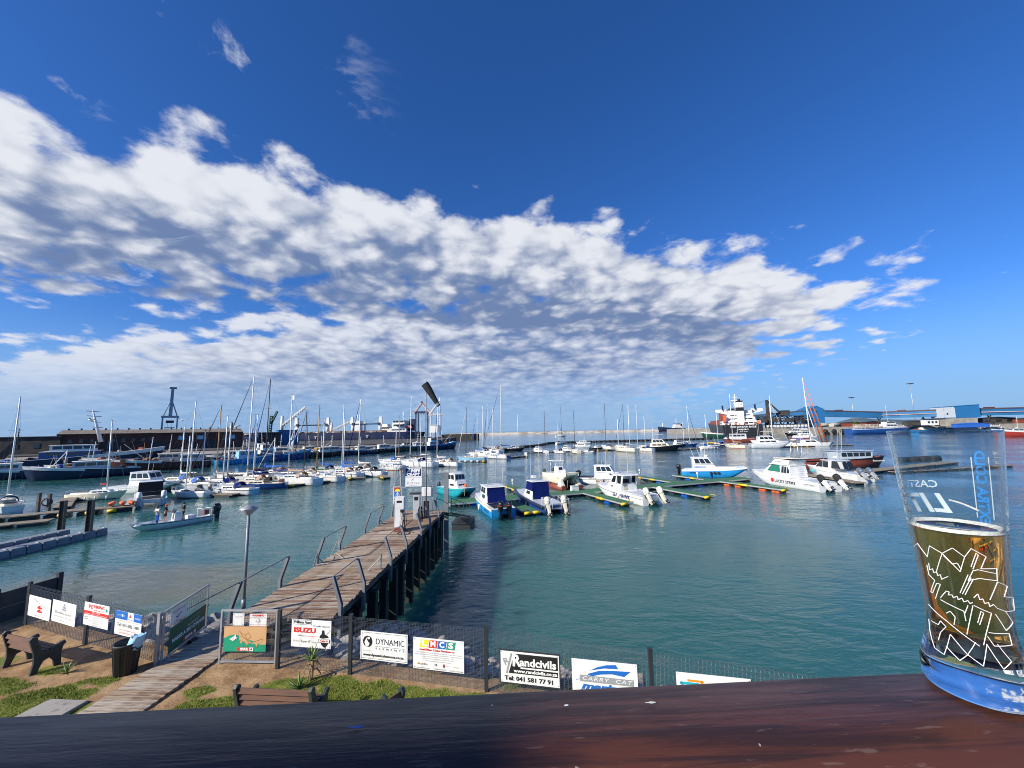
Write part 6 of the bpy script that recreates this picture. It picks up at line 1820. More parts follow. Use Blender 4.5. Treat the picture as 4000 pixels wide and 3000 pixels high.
jetty('yellow-edged walkway at the foot of the sailing catamaran', (104, 161.0), (121.0, 160.5), 1.8, .35, ((.2, 'yellow'), (.5, 'yellow'), (.8, 'yellow')))
jetty('low float with a green mat right of the sailing catamaran', (131.0, 164), (138.5, 163), 1.8, .35)
jetty('weathered grey jetty right of the service launch', (58.5, 70.0), (92.0, 84.5), 2.4, .45)
jetty('slim grey float crossing behind the beer glass', (66.0, 70.5), (95.0, 77.0), 1.0, .35)
jetty('brown jetty under the bow of the script-lettered cruiser', (49.8, 58.0), (50.0, 74.0), 1.6, .4)
def tyre_boom(label, pts, r=.9):
    root = thing('tyre_boom', label, 'boom', (*pts[0], 0))
    o = V3((*pts[0], 0))
    n = 0
    for a, c in zip(pts, pts[1:]):
        a, c = V3((*a, .25))-o, V3((*c, .25))-o
        k = max(2, int((c-a).length/3.2))
        for i in range(k):
            p, q = a.lerp(c, i/k), a.lerp(c, (i+.82)/k)
            b = MB(); b.tube(p, q, r, 8); b.build('roll', M_['rubber'], root)
tyre_boom('long black floating boom of tyres behind the far moorings', [(3.0, 205), (14, 222), (24, 262), (44, 268), (80, 272), (110, 276), (140, 280)])
tyre_boom('short black floating boom near the right jetty', [(88, 92), (101, 95)], .7)

# loose things on the left jetty
def build_lifebuoy():
    b = MB()
    pts = [V3((.42*math.cos(2*PI*i/16), 0, .42*math.sin(2*PI*i/16))) for i in range(17)]
    b.path(pts, .08, 7)
    tag(b.build('lifebuoy', M_['rust_red'], None, (-55.5, 48.0, 1.55), rad(45)), 'dull red lifebuoy hanging on the post of the wooden jetty', 'lifebuoy')
    for k, (x, y, h) in enumerate(((-55.4, 48.15, 2.4), (-57.2, 48.6, 2.5))):
        b = MB(); b.box((0, 0, h/2), (.28, .28, h)); b.box((0, 0, h+.04), (.34, .34, .08))
        tag(b.build('mooring_post', DARKSTEEL, None, (x, y, 0)), ('dark post carrying the dull red lifebuoy', 'bare dark post left of the lifebuoy post')[k], 'post')
    for k, (x, y) in enumerate(((-50.0, 50.3), (-49.0, 50.6), (-48.2, 50.9))):
        b = MB(); rg = hull_rings(2.6, .7, .22, .28, .1, .3, .1, .8, 9, 1.8); b.loft(rg, True, True, True, True)
        tag(b.build('kayak', M_['orange'], None, (x, y, .75), rad(125+8*k)), ('leftmost of three orange kayaks on the wooden jetty', 'middle one of three orange kayaks on the wooden jetty', 'rightmost of three orange kayaks on the wooden jetty')[k], 'kayak', 'orange kayaks on the jetty')
    b = MB(); b.box((0, 0, .5), (.9, .7, 1.0)); tag(b.build('storage_box', M_['white_gel'], None, (4.2, 136.5, .4)), 'white box at the end of the far walkway', 'box')
build_lifebuoy()

# ------------------------------------------------------------------ fishing boats
def trawler(label, x, y, hdg, L, B, hull, top='white_paint', house='white_paint', pos=-.15, hl=.22, hh=2.3, two=0, mast=1, gantry=0, derrick=0, gear=8, group='fishing boats along the left quay', stripe=None, hbow=1.0, deckm='maroon', tyres=0, name='fishing_boat', seed=None, fence=None, awning=None, tripod=0):
    r = thing(name, label, 'fishing boat', (x, y, 0), rad(hdg), group)
    rng = random.Random(seed if seed is not None else int(abs(x*7+y*3)))
    hs, hb = .075*L+.35, (.145*L+.5)*hbow
    rg = hull_rings(L, B, hs, hb, .7, .8, .07, .9, 13, 2.7)
    put_hull(r, rg, M_[hull], None, M_[deckm], bulwark=.55, stripe=M_[stripe] if stripe else None)
    # bulwark cap and whaleback
    for sg, i0, i1 in ((1, 0, 1), (-1, 8, 7)):
        b = MB(); b.loft([[q[i0] + V3((0, .02*sg, .03)), q[i0].lerp(q[i1], .42) + V3((0, .02*sg, 0))] for q in rg[6:]], False, False, False, True); b.build('bow_bulwark', M_[top], r)
        b = MB()
        for a, c in zip(rg, rg[1:]): b.tube(a[i0], c[i0], .06, 5, cap=False)
        b.build('rail_cap', M_[top], r)
    b = MB(); b.loft([[q[0]+V3((0, -.1, -.05)), V3((q[0].x, 0, q[0].z+.10)), q[8]+V3((0, .1, -.05))] for q in rg[9:]], False, False, False); b.build('whaleback', M_[top], r)
    if fence:
        for sg in (1, -1):
            for k in range(9):
                q = rg[k][0 if sg > 0 else 8]
                b = MB(); b.box((q.x, q.y, q.z-.35), (.10, .06, .9)); b.build('frame_rib', M_[fence], r)
    z = hs-.25
    x0, x1 = pos*L-hl*L/2, pos*L+hl*L/2
    o = cabin(r, x0, x1, B*.62, z, hh, M_[house], fr=.25, ar=.1, tw=.94, front=(3, .08, .92, .55, .88), side=(3, .1, .95, .55, .85), roof=M_[top], over=.25)
    if two:
        cabin(r, x0+hl*L*.15, x1-hl*L*.1, B*.52, z+hh, 1.9, M_['white_paint'], fr=.45, tw=.92, front=(4, .05, .95, .35, .85), side=(4, .05, .95, .35, .85), roof=M_['white_paint'], over=.3, name='wheelhouse')
    zt = z+hh+(1.9 if two else 0)
    if mast:
        b = MB(); b.tube((pos*L, 0, zt), (pos*L-.3, 0, zt+.24*L), .09, 6, .05); mo = b.build('mast', M_['white_paint'], r)
        for k in range(3):
            b = MB(); b.tube((pos*L-.1*k, -.9+.2*k, zt+.24*L*(.45+.2*k)), (pos*L-.1*k, .9-.2*k, zt+.24*L*(.45+.2*k)), .05, 4); b.build('yard', M_['white_paint'], mo)
        b = MB(); b.box((pos*L+.5, 0, zt+.5), (.25, 1.3, .18)); b.tube((pos*L+.5, 0, zt), (pos*L+.5, 0, zt+.5), .06, 5); b.build('radar_scanner', M_['white_paint'], r)
    if tripod:
        for sx, sy in ((.5, 0), (-.6, -.9), (-.6, .9)):
            b = MB(); b.tube((.18*L+sx, sy, hs+.6), (.18*L, sy*.25, hs+5.2), .13, 6); b.build('tripod_leg', M_['white_paint'], r)
        b = MB(); b.tube((.18*L, 0, hs+5.0), (.18*L, 0, hs+9.0), .10, 6); b.build('foremast', M_['white_paint'], r)
        b = MB(); b.box((.18*L, 0, hs+5.6), (1.3, 1.3, .9)); b.build('crow_nest', M_['white_paint'], r)
    if derrick:
        b = MB(); b.tube((.12*L, 0, z), (.10*L, 0, z+.34*L), .12, 6, .08); b.build('derrick_post', M_['white_paint'], r)
        b = MB(); b.tube((.12*L, 0, z+.6), (.36*L, .4, z+.26*L), .08, 5); b.build('derrick_boom', M_['cream_gel'], r)
        b = MB(); b.tube((.10*L, 0, z+.33*L), (.36*L, .4, z+.26*L), .02, 3); b.tube((.10*L, 0, z+.33*L), (.48*L, 0, hb), .02, 3); b.build('stay', M_['wire'], r)
    if gantry:
        xg = -.40*L
        for sg in (-1, 1):
            b = MB(); b.tube((xg, sg*B*.4, z+.3), (xg-.3, sg*B*.33, z+.3+gantry), .13, 6); b.build('gantry_leg', M_['white_paint'], r)
            b = MB(); b.tube((xg+.14*L, sg*B*.4, z+.3), (xg-.3, sg*B*.33, z+.3+gantry*.96), .09, 6); b.build('gantry_brace', M_['white_paint'], r)
        b = MB(); b.tube((xg-.3, -B*.36, z+.3+gantry), (xg-.3, B*.36, z+.3+gantry), .13, 6); b.build('gantry_beam', M_['white_paint'], r)
    if awning:
        b = MB(); b.box((-.33*L, 0, z+2.3), (.28*L, B*.8, .10)); b.build('awning', M_[awning], r)
        for sx in (-.45, -.21):
            for sg in (-1, 1):
                b = MB(); b.tube((sx*L, sg*B*.38, z), (sx*L, sg*B*.38, z+2.3), .05, 5); b.build('awning_post', M_['white_paint'], r)
    cols = ['white_paint', 'rust_red', 'orange', 'cream_gel', 'canvas_blue', 'teak', 'charcoal', 'grey_gel', 'white_paint', 'yellow']
    for k in range(int(gear*1.7)):
        px = rng.uniform(-.45, .38)*L
        if x0-.3 < px < x1+.3: px = rng.choice((x0-1.2-rng.random(), x1+1.2+rng.random()))
        kind = rng.random()
        zz = hs+(hb-hs)*max(0, px/L+.5)**1.8-.55
        b = MB()
        if kind < .5:
            d = (rng.uniform(.5, 1.4), rng.uniform(.5, 1.3), rng.uniform(.5, 1.3)); b.box((px, rng.uniform(-.3, .3)*B, zz+d[2]/2), d, rng.uniform(0, 1.5)); b.build('fish_crate', M_[rng.choice(cols)], r)
        elif kind < .75:
            b.tube((px, -.25*B, zz+.7), (px, .25*B, zz+.7), rng.uniform(.3, .55), 9); b.build('winch_drum', M_[rng.choice(('steel_grey', 'rust_red', 'canvas_tan'))], r)
        else:
            b.tube((px, rng.uniform(-.3, .3)*B, zz), (px+rng.uniform(-1, 1), rng.uniform(-.4, .4)*B, zz+rng.uniform(1.6, 3.6)), .05, 4); b.build('pole', M_[rng.choice(('white_paint', 'alu', 'mast_wood'))], r)
    for k in range(tyres):
        q = rg[2+k*2]
        for sg in (-1, 1):
            b = MB(); b.tube((q[0].x, sg*q[0].y*.97, q[0].z*.5), (q[0].x, sg*(q[0].y+.25), q[0].z*.5), .45, 10); b.build('tyre', M_['rubber'], r)
    b = MB(); b.path([rg[11][8], (rg[11][8].lerp(rg[7][7], .5)+V3((0, -.6, -hb*.5))), rg[8][8]], .05, 4); b.build('mooring_line', M_['rope'], r)
    return r
trawler('navy trawler with a white bow rail, grey house and dark lifebuoy, nearest left', -100.5, 94.0, 226, 19, 5.6, 'navy', house='grey_gel', pos=-.05, hl=.34, gear=10, awning='charcoal')
trawler('blue and white trawler cut by the left edge with white A-frames', -117.0, 95.0, 228, 17, 5.4, 'navy', house='white_paint', pos=.1, gantry=4.5, gear=12)
trawler('maroon trawler with a white bow beside the red crates', -99.0, 112.5, 222, 22, 6.0, 'maroon', house='white_paint', pos=-.28, hl=.2, gear=10, derrick=1)
trawler('black trawler with a cream bow rafted behind the maroon one', -108.0, 116.0, 224, 24, 6.2, 'black_paint', top='cream_gel', house='cream_gel', pos=-.25, gear=10)
trawler('big dark blue trawler with a long white bridge and leaning mast', -134, 126, 40, 36, 8.5, 'navy', house='hull_blue', pos=-.1, hl=.36, hh=2.6, two=1, mast=0, gear=14, hbow=1.05)
trawler('light blue trawler with a flat blue deckhouse', -88.5, 132.0, 50, 16, 5.2, 'bright_blue', house='sky_blue', pos=.02, hl=.34, hh=2.8, gear=8, deckm='rust_red', tyres=0)
trawler('pale blue and white trawler with a white tripod mast', -84.5, 145.0, 46, 21, 6.0, 'hull_blue', top='sky_blue', house='white_paint', pos=-.22, two=1, tripod=1, gear=8, tyres=2)
trawler('dark trawler with a high cream bow and a yellow tank', -81.0, 157.5, 228, 19, 5.6, 'black_paint', top='cream_gel', pos=-.3, gear=9)
trawler('dark trawler with a round-fronted white wheelhouse', -75.0, 166.5, 228, 20, 5.8, 'black_paint', house='white_paint', pos=.05, hl=.3, gear=8)
trawler('navy trawler with a white-ribbed stern and a white house', -68.0, 172.5, 225, 17, 5.2, 'navy', house='white_paint', pos=-.1, fence='white_paint', gear=6)
trawler('black fishing boat with white frame ribs along its rail', -60.0, 187.5, 36, 18, 5.2, 'black_paint', house='white_paint', pos=-.05, hl=.3, gear=8, fence='white_paint')
trawler('green and white trawler left of the navy one', -50.5, 203.0, 226, 20, 6.0, 'dark_green', top='white_paint', house='white_paint', pos=-.1, gear=8, derrick=1)
trawler('navy fishing boat with a blue stern, rightmost at the left quay', -39.5, 208.0, 38, 23, 6.4, 'navy', top='bright_blue', house='white_paint', pos=-.12, two=1, gear=9, tripod=0, derrick=1)
trawler('orange-topped fishing boat hidden among the masts at far left', -113, 106, 226, 15, 5, 'rust_red', house='orange', pos=0, gear=9)
trawler('white fishing boat with railings below the blue trawler bow', -112, 126, 222, 15, 4.8, 'grey_gel', house='white_paint', gear=9)
trawler('small white fishing boat with an orange float', -103, 126, 224, 14, 4.6, 'white_paint', house='white_paint', gear=9, derrick=1)
trawler('white fishing boat with a white awning behind the maroon trawler', -98, 140, 226, 16, 5, 'navy', house='white_paint', gear=8, awning='white_paint')
trawler('navy sport boat with a white raked foredeck behind the quay', -101, 148, 40, 15, 4.6, 'navy', house='white_paint', gear=4)
trawler('white A-framed fishing boat in front of the warehouse end', -96, 158, 228, 22, 6, 'grey_gel', house='white_paint', gantry=9.5, gear=8)
trawler('white workboat partly behind the pale blue trawler', -104, 170, 42, 19, 5.6, 'white_paint', house='white_paint', two=1, gear=8)
trawler('dark workboat with white poles behind the dark trawlers', -88, 178, 44, 20, 5.6, 'black_paint', house='cream_gel', gear=9, derrick=1)
# leaning lattice mast of the big trawler
def lean_mast():
    r = thing('radar_mast', 'leaning grey mast with crossbars above the long white bridge', 'mast', (-137, 132, 9.0), rad(40))
    b = MB(); b.tube((0, 0, -1), (-2.6, 0, 9.5), .6, 7, .16); b.build('trunk', M_['white_paint'], r)
    for k, (t, w) in enumerate(((.45, 2.4), (.62, 2.0), (.80, 3.2), (.95, 3.0))):
        b = MB(); c = V3((0, 0, -1)).lerp(V3((-2.6, 0, 9.5)), t); b.tube(c+V3((-w/2, -w*.3, .2)), c+V3((w/2, w*.3, 0)), .10, 5); b.build('crossbar', M_['steel_grey'], r)
lean_mast()
def dark_gantry():
    r = thing('net_gantry', 'black leaning net gantry rising over the boats at far left', 'gantry', (-165, 130, 3), rad(40))
    b = MB(); b.hexa([(-3, -.8, 0), (-.6, -.8, 0), (-.6, .8, 0), (-3, .8, 0)], [(1.2, -.6, 6), (2.6, -.6, 6), (2.6, .6, 6), (1.2, .6, 6)]); b.build('tower', M_['coal_steel'], r)
    b = MB(); b.tube((1.8, 0, 6), (1.8, 0, 10), .2, 6, .1); b.build('mast', M_['coal_steel'], r)
    for z in (7.6, 8.7, 9.8):
        b = MB(); b.tube((1.8, -1.1, z), (1.8, 1.1, z), .09, 5); b.build('yard', M_['coal_steel'], r)
dark_gantry()

# ---- right hand harbour
GR = 'fishing boats along the right quay'
trawler('long blue and white trawler with cages on deck at the right quay', 307, 332, 3, 58, 10, 'hull_blue', top='white_paint', house='white_paint', pos=.12, hl=.18, hh=3.4, two=1, gear=10, group=GR, stripe='white_paint', hbow=.75)
trawler('bright blue fishing boat with an orange-topped deckhouse above the glass', 346, 330, 6, 31, 7.5, 'bright_blue', house='cream_gel', pos=-.1, hl=.4, gear=10, group=GR, derrick=1)
trawler('red-hulled fishing boat at the right edge behind the glass', 273, 214, 170, 27, 6.5, 'hull_red', house='white_paint', pos=.05, hl=.3, gear=8, group=GR)
for k, (x, y, h, L, lab) in enumerate(((372, 342, 175, 20, 'white fishing boat with a dark red waterline left of the white cluster'), (384, 336, 172, 22, 'white wheelhouse boat in the middle of the right cluster'), (396, 340, 178, 20, 'white workboat with an awning in the right cluster'), (408, 334, 172, 24, 'white fishing boat farthest right under the conveyor'), (392, 322, 175, 18, 'low white launch in front of the right cluster'))):
    trawler(lab, x, y, h, L, 5.5, ('maroon', 'white_paint', 'white_paint', 'navy', 'white_paint')[k], house='white_paint', pos=-.1+.08*k, hl=.35, two=k % 2, gear=8, group=GR, awning='white_paint' if k == 2 else None)
trawler('dark green and white fishing boat in front of the black ship', 163, 312, 172, 30, 7.5, 'dark_green', top='white_paint', house='white_paint', pos=-.2, gear=8, group=GR, stripe='teal_gel')
trawler('red and white work barge with a white square cabin by the black ship', 125.5, 221, 175, 17, 6, 'rust_red', house='white_paint', pos=.05, hl=.45, hh=3.2, gear=10, group=GR, hbow=.8)
def deck_cages():
    r = thing('crab_cages', 'stacked pale wire cages on the deck of the long blue trawler', 'cages', (297, 332, 4.6), rad(3))
    for i in range(6):
        for j in range(2):
            b = MB()
            c = V3((-10+3.6*i, 0, .9+1.75*j))
            for dx in (-1.6, 0, 1.6):
                for dz in (-.8, 0, .8):
                    b.tube(c+V3((dx, -2, dz)), c+V3((dx, 2, dz)), .09, 4)
            for dy in (-2, 2):
                for dz in (-.8, 0, .8):
                    b.tube(c+V3((-1.6, dy, dz)), c+V3((1.6, dy, dz)), .09, 4)
                for dx in (-1.6, -.5, .5, 1.6):
                    b.tube(c+V3((dx, dy, -.8)), c+V3((dx, dy, .8)), .09, 4)
            b.build('cage', M_[('white_paint', 'cream_gel', 'canvas_tan')[(i+j) % 3]], r)
deck_cages()

# ------------------------------------------------------------------ quays, warehouse, ships and cranes
def build_quays():
    b = MB(); b.prism([(-175, 92), (-150, 106), (-118, 140), (-56, 207), (-66, 224), (-190, 150)], -3, 2.7, 'z')
    q = b.build('quay', M_['concrete'], kind='structure')
    b = MB(); b.prism([(-420, 120), (-190, 150), (-60, 222), (-52, 240), (-60, 420), (-420, 420)], -3, 3.2, 'z')
    b.build('harbour_ground', mat('tarmac', (.07, .065, .06), .9, vscale=.1), kind='structure')
    b = MB(); b.prism([(-330, 424), (-75, 424), (-75, 470), (-330, 520)], -3, 4.0, 'z'); b.build('cargo_quay', M_['concrete'], kind='structure')
    b = MB(); b.prism([(-77, 425), (-42, 428), (-38, 445), (-77, 470)], -3, 6.4, 'z')
    b.build('mole', mat('mole_dark', (.055, .05, .045), .9, vscale=.2), kind='structure')
    b = MB(); b.prism([(206, 352), (262, 349), (330, 346), (560, 330), (560, 620), (240, 620)], -3, 6.4, 'z')
    b.build('ore_quay', M_['concrete'], kind='structure')
    # rubber wheel fenders
    for k, x in enumerate((272, 279.5, 287.0)):
        b = MB(); 
        for j in range(3):
            b.lathe([(1.1, 0), (2.2, .15), (2.35, .5), (2.2, .85), (1.1, 1.0)], n=20)
            break
        o = b.build('quay_fender', M_['rubber'], None, (x, 346.9-.02*(x-272), 2.3), (PI/2, 0, 0))
        tag(o, ('leftmost of the three huge black tyre fenders on the concrete quay', 'middle one of the three huge black tyre fenders on the quay', 'rightmost huge black tyre fender, beside the blue trawler stern')[k], 'fender', 'tyre fenders on the right quay')
    # low hills far away on the right
    b = MB(); rings = []
    for i in range(41):
        x = 2350+i*90; h = 34+26*MN.noise(V3((i*.21, 1.7, 0)))+10*MN.noise(V3((i*.7, 4, 0)))
        rings.append([(x, 2600, -1), (x, 2750, max(h, 12)), (x, 3000, -1)])
    b.loft(rings, True, True, False, True); b.build('hills', mat('far_hill', (.08, .12, .14), .95, vscale=.01), kind='structure')
build_quays()

def build_warehouse():
    A, Bp = V3((-198, 172, 0)), V3((-147, 216, 0))
    d = (Bp-A); L = d.length; rz = math.atan2(d.y, d.x)
    r = thing('warehouse', 'long dark brick warehouse with a brown ribbed roof on the left quay', 'warehouse', (A.x, A.y, 3.2), rz)
    W, he, hr = 22, 8.4, 10.0
    b = MB(); b.prism([(0, 0), (W, 0), (W, he), (W/2, hr-.15), (0, he)], 0, L, 'x'); b.build('wall', M_['brick_dark'], r)
    n = 34
    for i in range(n):
        x0, x1 = L*i/n, L*(i+1)/n
        b = MB(); b.hexa([(x0+.03, -.9, he-.32), (x1-.03, -.9, he-.32), (x1-.03, W/2, hr), (x0+.03, W/2, hr)], [(x0+.03, -.9, he-.15), (x1-.03, -.9, he-.15), (x1-.03, W/2, hr+.17), (x0+.03, W/2, hr+.17)]); b.build('roof_sheet', M_['roof_brown'], r)
    b = MB(); b.hexa([(0, W/2, hr), (L, W/2, hr), (L, W+.9, he-.32), (0, W+.9, he-.32)], [(0, W/2, hr+.17), (L, W/2, hr+.17), (L, W+.9, he-.15), (0, W+.9, he-.15)]); b.build('rear_roof', M_['roof_brown'], r)
    for i in range(17):
        b = MB(); b.box((L*(i+.5)/17, W/2, hr+.45), (.6, .7, .8)); b.build('roof_vent', M_['charcoal'], r)
    for i in range(15):
        x = L*(.30+.68*i/15)
        b = MB(); b.hexa([(x-.7, 3.2, he+.30), (x+.7, 3.2, he+.30), (x+.7, 5.2, he+.60), (x-.7, 5.2, he+.60)], [(x-.7, 3.2, he+.36), (x+.7, 3.2, he+.36), (x+.7, 5.2, he+.66), (x-.7, 5.2, he+.66)]); b.build('skylight', M_['cream_gel'], r)
    for i in range(9):
        x = L*(.06+.05*i)
        b = MB(); b.box((x, -.03, 5.2), (1.1, .08, 1.2)); w = b.build('window', M_['glass_dark'], r)
        q = MB(); q.box((x, -.06, 4.5), (1.4, .14, .16)); q.build('sill', M_['concrete'], w)
    for x in (.62*L, .73*L, .93*L):
        b = MB(); b.box((x, -.05, 5.6), (2.4, .10, 1.9)); w = b.build('window', M_['sky_blue'], r)
        q = MB(); q.box((x, -.11, 5.6), (.10, .03, 1.9)); q.build('mullion', M_['white_paint'], w)
    for x in (.25*L, .5*L, .8*L):
        b = MB(); b.box((x, -.04, 2.0), (4.4, .10, 4.0)); b.build('door', M_['charcoal'], r)
    # lower sheds left and right of it
    r = thing('shed', 'low flat dark shed at the far left edge behind the trawlers', 'shed', (-240, 152, 3.2), rad(25))
    b = MB(); b.box((22, 6, 3.6), (52, 12, 7.2)); b.build('wall', M_['coal_steel'], r)
    b = MB(); b.box((22, 6, 7.3), (53, 13, .3)); b.build('roof', M_['charcoal'], r)
    for i in range(7):
        b = MB(); b.box((2+6.5*i, -.04, 3.4), (1.8, .12, 2.0)); b.build('window', M_['glass_dark'], r)
    r = thing('shed', 'small flat-roofed block joined to the right end of the warehouse', 'shed', (-143, 222, 3.2), rad(40))
    b = MB(); b.box((6, 6, 3.7), (11, 10, 7.4)); b.build('wall', M_['coal_steel'], r)
    b = MB(); b.box((6, 6, 7.55), (11.6, 10.6, .3)); b.build('roof', M_['charcoal'], r)
    r = thing('shed', 'bright blue clad shed behind the tall white mast', 'shed', (-140, 238, 3.2), rad(40))
    b = MB(); b.box((5, 4, 4.4), (11, 8, 8.8)); b.build('wall', M_['blue_shed'], r); b = MB(); b.box((5, 4, 8.9), (11.6, 8.6, .25)); b.build('roof', M_['blue_shed'], r)
    # chimney stub on the warehouse
    r = thing('chimney', 'short dark chimney with a white pipe on the warehouse end', 'chimney', (-155.5, 219, 11.5))
    b = MB(); b.tube((0, 0, 0), (0, 0, 5.2), .55, 8, .45); b.build('stack', M_['charcoal'], r)
    b = MB(); b.tube((-1, 0, 2.4), (4, 1, 3.4), .4, 7); b.build('pipe', M_['white_paint'], r)
build_warehouse()

def build_gantry_crane():
    r = thing('gantry_crane', 'blue-grey container crane with its boom raised above the warehouse roof', 'crane', (-305.5, 352, 3.2), rad(40))
    m = M_['crane_blue']
    for sx in (-5, 5):
        for sy in (-4, 4):
            b = MB(); b.box((sx, sy, 12), (1.2, 1.2, 24), top=(.8, .8)); b.build('leg', m, r)
    for sy in (-4, 4):
        b = MB(); b.box((0, sy, 24.4), (12, 1.3, 1.5)); b.build('portal_beam', m, r)
    for sx in (-5.3, 5.3):
        b = MB(); b.box((sx, 0, 24.2), (1.3, 9, 1.3)); b.build('sill_beam', m, r)
    b = MB(); b.hexa([(-1.3, -1.2, 24.5), (1.3, -1.2, 24.5), (1.3, 1.2, 24.5), (-1.3, 1.2, 24.5)], [(-.7, -1.0, 49.5), (1.3, -1.0, 49.5), (1.3, 1.0, 49.5), (-.7, 1.0, 49.5)]); b.build('raised_boom', m, r)
    b = MB(); b.box((.6, 0, 50.2), (5.0, 2.6, 1.5)); b.build('boom_tip', M_['steel_grey'], r)
    for sx in (-4.6, 4.6):
        b = MB(); b.tube((sx, 0, 25.4), (sx*.15, 0, 38), .45, 6); b.build('brace', m, r)
    b = MB(); b.box((0, 0, 20.0), (5.5, 4, 2.2)); b.build('trolley', M_['charcoal'], r)
    b = MB(); b.box((0, 0, 14.6), (7, 2.2, .9)); b.build('spreader', M_['steel_grey'], r)
    b = MB()
    for s in (-1, 1): b.tube((s*1.4, 0, 15), (s*1.4, 0, 19), .12, 4)
    b.build('cable', M_['wire'], r)
build_gantry_crane()

def lattice(b, p, q, w, n, r):
    """square lattice beam"""
    p, q = V3(p), V3(q); d = (q-p).normalized(); a = d.orthogonal().normalized()*w/2; c = d.cross(a).normalized()*w/2
    cor = [a+c, a-c, -a-c, -a+c]
    for k in cor: b.tube(p+k, q+k, r, 4, cap=False)
    for i in range(n):
        s, e = p.lerp(q, i/n), p.lerp(q, (i+1)/n)
        for k in range(4): b.tube(s+cor[k], e+cor[(k+1) % 4], r*.7, 4, cap=False)

def build_bulk_carrier():
    r = thing('bulk_carrier', 'long navy bulk carrier with white deck cranes behind the left moorings', 'ship', (-190, 406, 0), rad(0))
    L = 184
    rg = hull_rings(L, 28, 10.2, 12.5, 3, .85, .03, .97, 17, 5)
    rg = [[V3((-p.x, p.y, p.z)) for p in q] for q in rg]
    b = MB(); b.loft(rg, True, True, False, True); b.build('hull', M_['ship_blue'], r)
    b = MB()
    b.loft([[V3((q[2].x, q[2].y*1.004+.05, -.5)), V3((q[2].x, q[2].y*1.004+.05, 2.0))] for q in rg], False, False, False); b.loft([[V3((q[6].x, q[6].y*1.004-.05, -.5)), V3((q[6].x, q[6].y*1.004-.05, 2.0))] for q in rg], False, False, False); b.build('boot_topping', M_['maroon'], r)
    b = MB(); b.loft([[q[0]+V3((0, 0, -.1)), q[-1]+V3((0, 0, -.1))] for q in rg], False, False, False); b.build('deck', M_['rust_red'], r)
    rng = random.Random(6)
    for i in range(7):
        x = -72+20.5*i
        b = MB(); b.box((x, 0, 11.2), (15, 18, 2.0), top=(.97, .97)); b.build('hatch_cover', M_['roof_brown'], r)
    for i in range(26):
        b = MB(); b.box((-80+5.4*i, -13, 10.9), (rng.uniform(.5, 2.2), 1, rng.uniform(.8, 1.8))); b.build('deck_fitting', M_[rng.choice(('white_paint', 'cream_gel', 'rust_red', 'charcoal'))], r)
    for k, (x, s) in enumerate(((-31, 1), (0, -1), (26, 1), (54, -1))):
        b = MB(); b.tube((x, 0, 11), (x, 0, 19), 1.7, 10, 1.5); o = b.build('crane_pedestal', M_['white_paint'], r)
        b = MB(); b.box((x-s*.6, 0, 22.6), (3.6, 3.6, 7.4), top=(.6, .8)); b.build('crane_house', M_['white_paint'], o)
        b = MB(); b.box((x+s*.9, -1.3, 19.0), (2.4, 2.4, 2.4)); b.build('crane_cab', M_['charcoal'], o)
        b = MB(); b.box((x+s*13, 0, 18.8), (24, 1.3, 1.0)); b.build('crane_jib', M_['steel_grey'], o)
        b = MB(); b.tube((x-s*.6, 0, 26.2), (x+s*24, 0, 19.4), .12, 4); b.tube((x-s*.6, .5, 26.2), (x+s*13, .5, 19.4), .12, 4); b.build('crane_wire', M_['wire'], o)
    a = M_['white_paint']
    o = cabin(r, 68, 84, 24, 10, 4, a, fr=0, tw=1, front=(6, .1, .9, .4, .7), side=(5, .08, .92, .4, .7), name='superstructure')
    cabin(r, 69.5, 82.5, 21, 14, 4.0, a, fr=0, tw=1, front=None, side=(5, .08, .92, .45, .75), name='superstructure')
    cabin(r, 70, 82, 22, 18, 3.4, a, fr=.6, tw=1, front=(6, .05, .95, .4, .85), side=(4, .05, .95, .4, .85), roof=a, over=1.2, name='bridge')
    b = MB(); b.box((76, 0, 17.9), (10, 33, .8)); b.build('bridge_wing', a, r)
    b = MB(); b.tube((78, 0, 21.5), (78, 0, 31), .45, 6, .25); b.box((78, 0, 26), (1, 5, .4)); b.box((77.5, 0, 29), (2.4, 1, .4)); b.build('radar_mast', a, r)
    b = MB(); b.box((87, 0, 17), (6, 7, 12), top=(.8, .8)); b.build('funnel', M_['ship_blue'], r)
    b = MB(); b.box((86, -9, 15), (6.5, 2.6, 2.4), top=(.7, .5)); b.build('lifeboat', M_['orange'], r)
    b = MB(); b.box((-78, 0, 14), (2, 2, 4)); b.build('foremast', a, r)
    for x in (-50, -5, 46):
        b = MB(); b.box((x, -14.25, 7.0), (2.6, .08, .5)); b.box((x, -14.25, 5.9), (.6, .08, 1.7)); b.build('hull_mark', M_['sign_white'], r)
build_bulk_carrier()

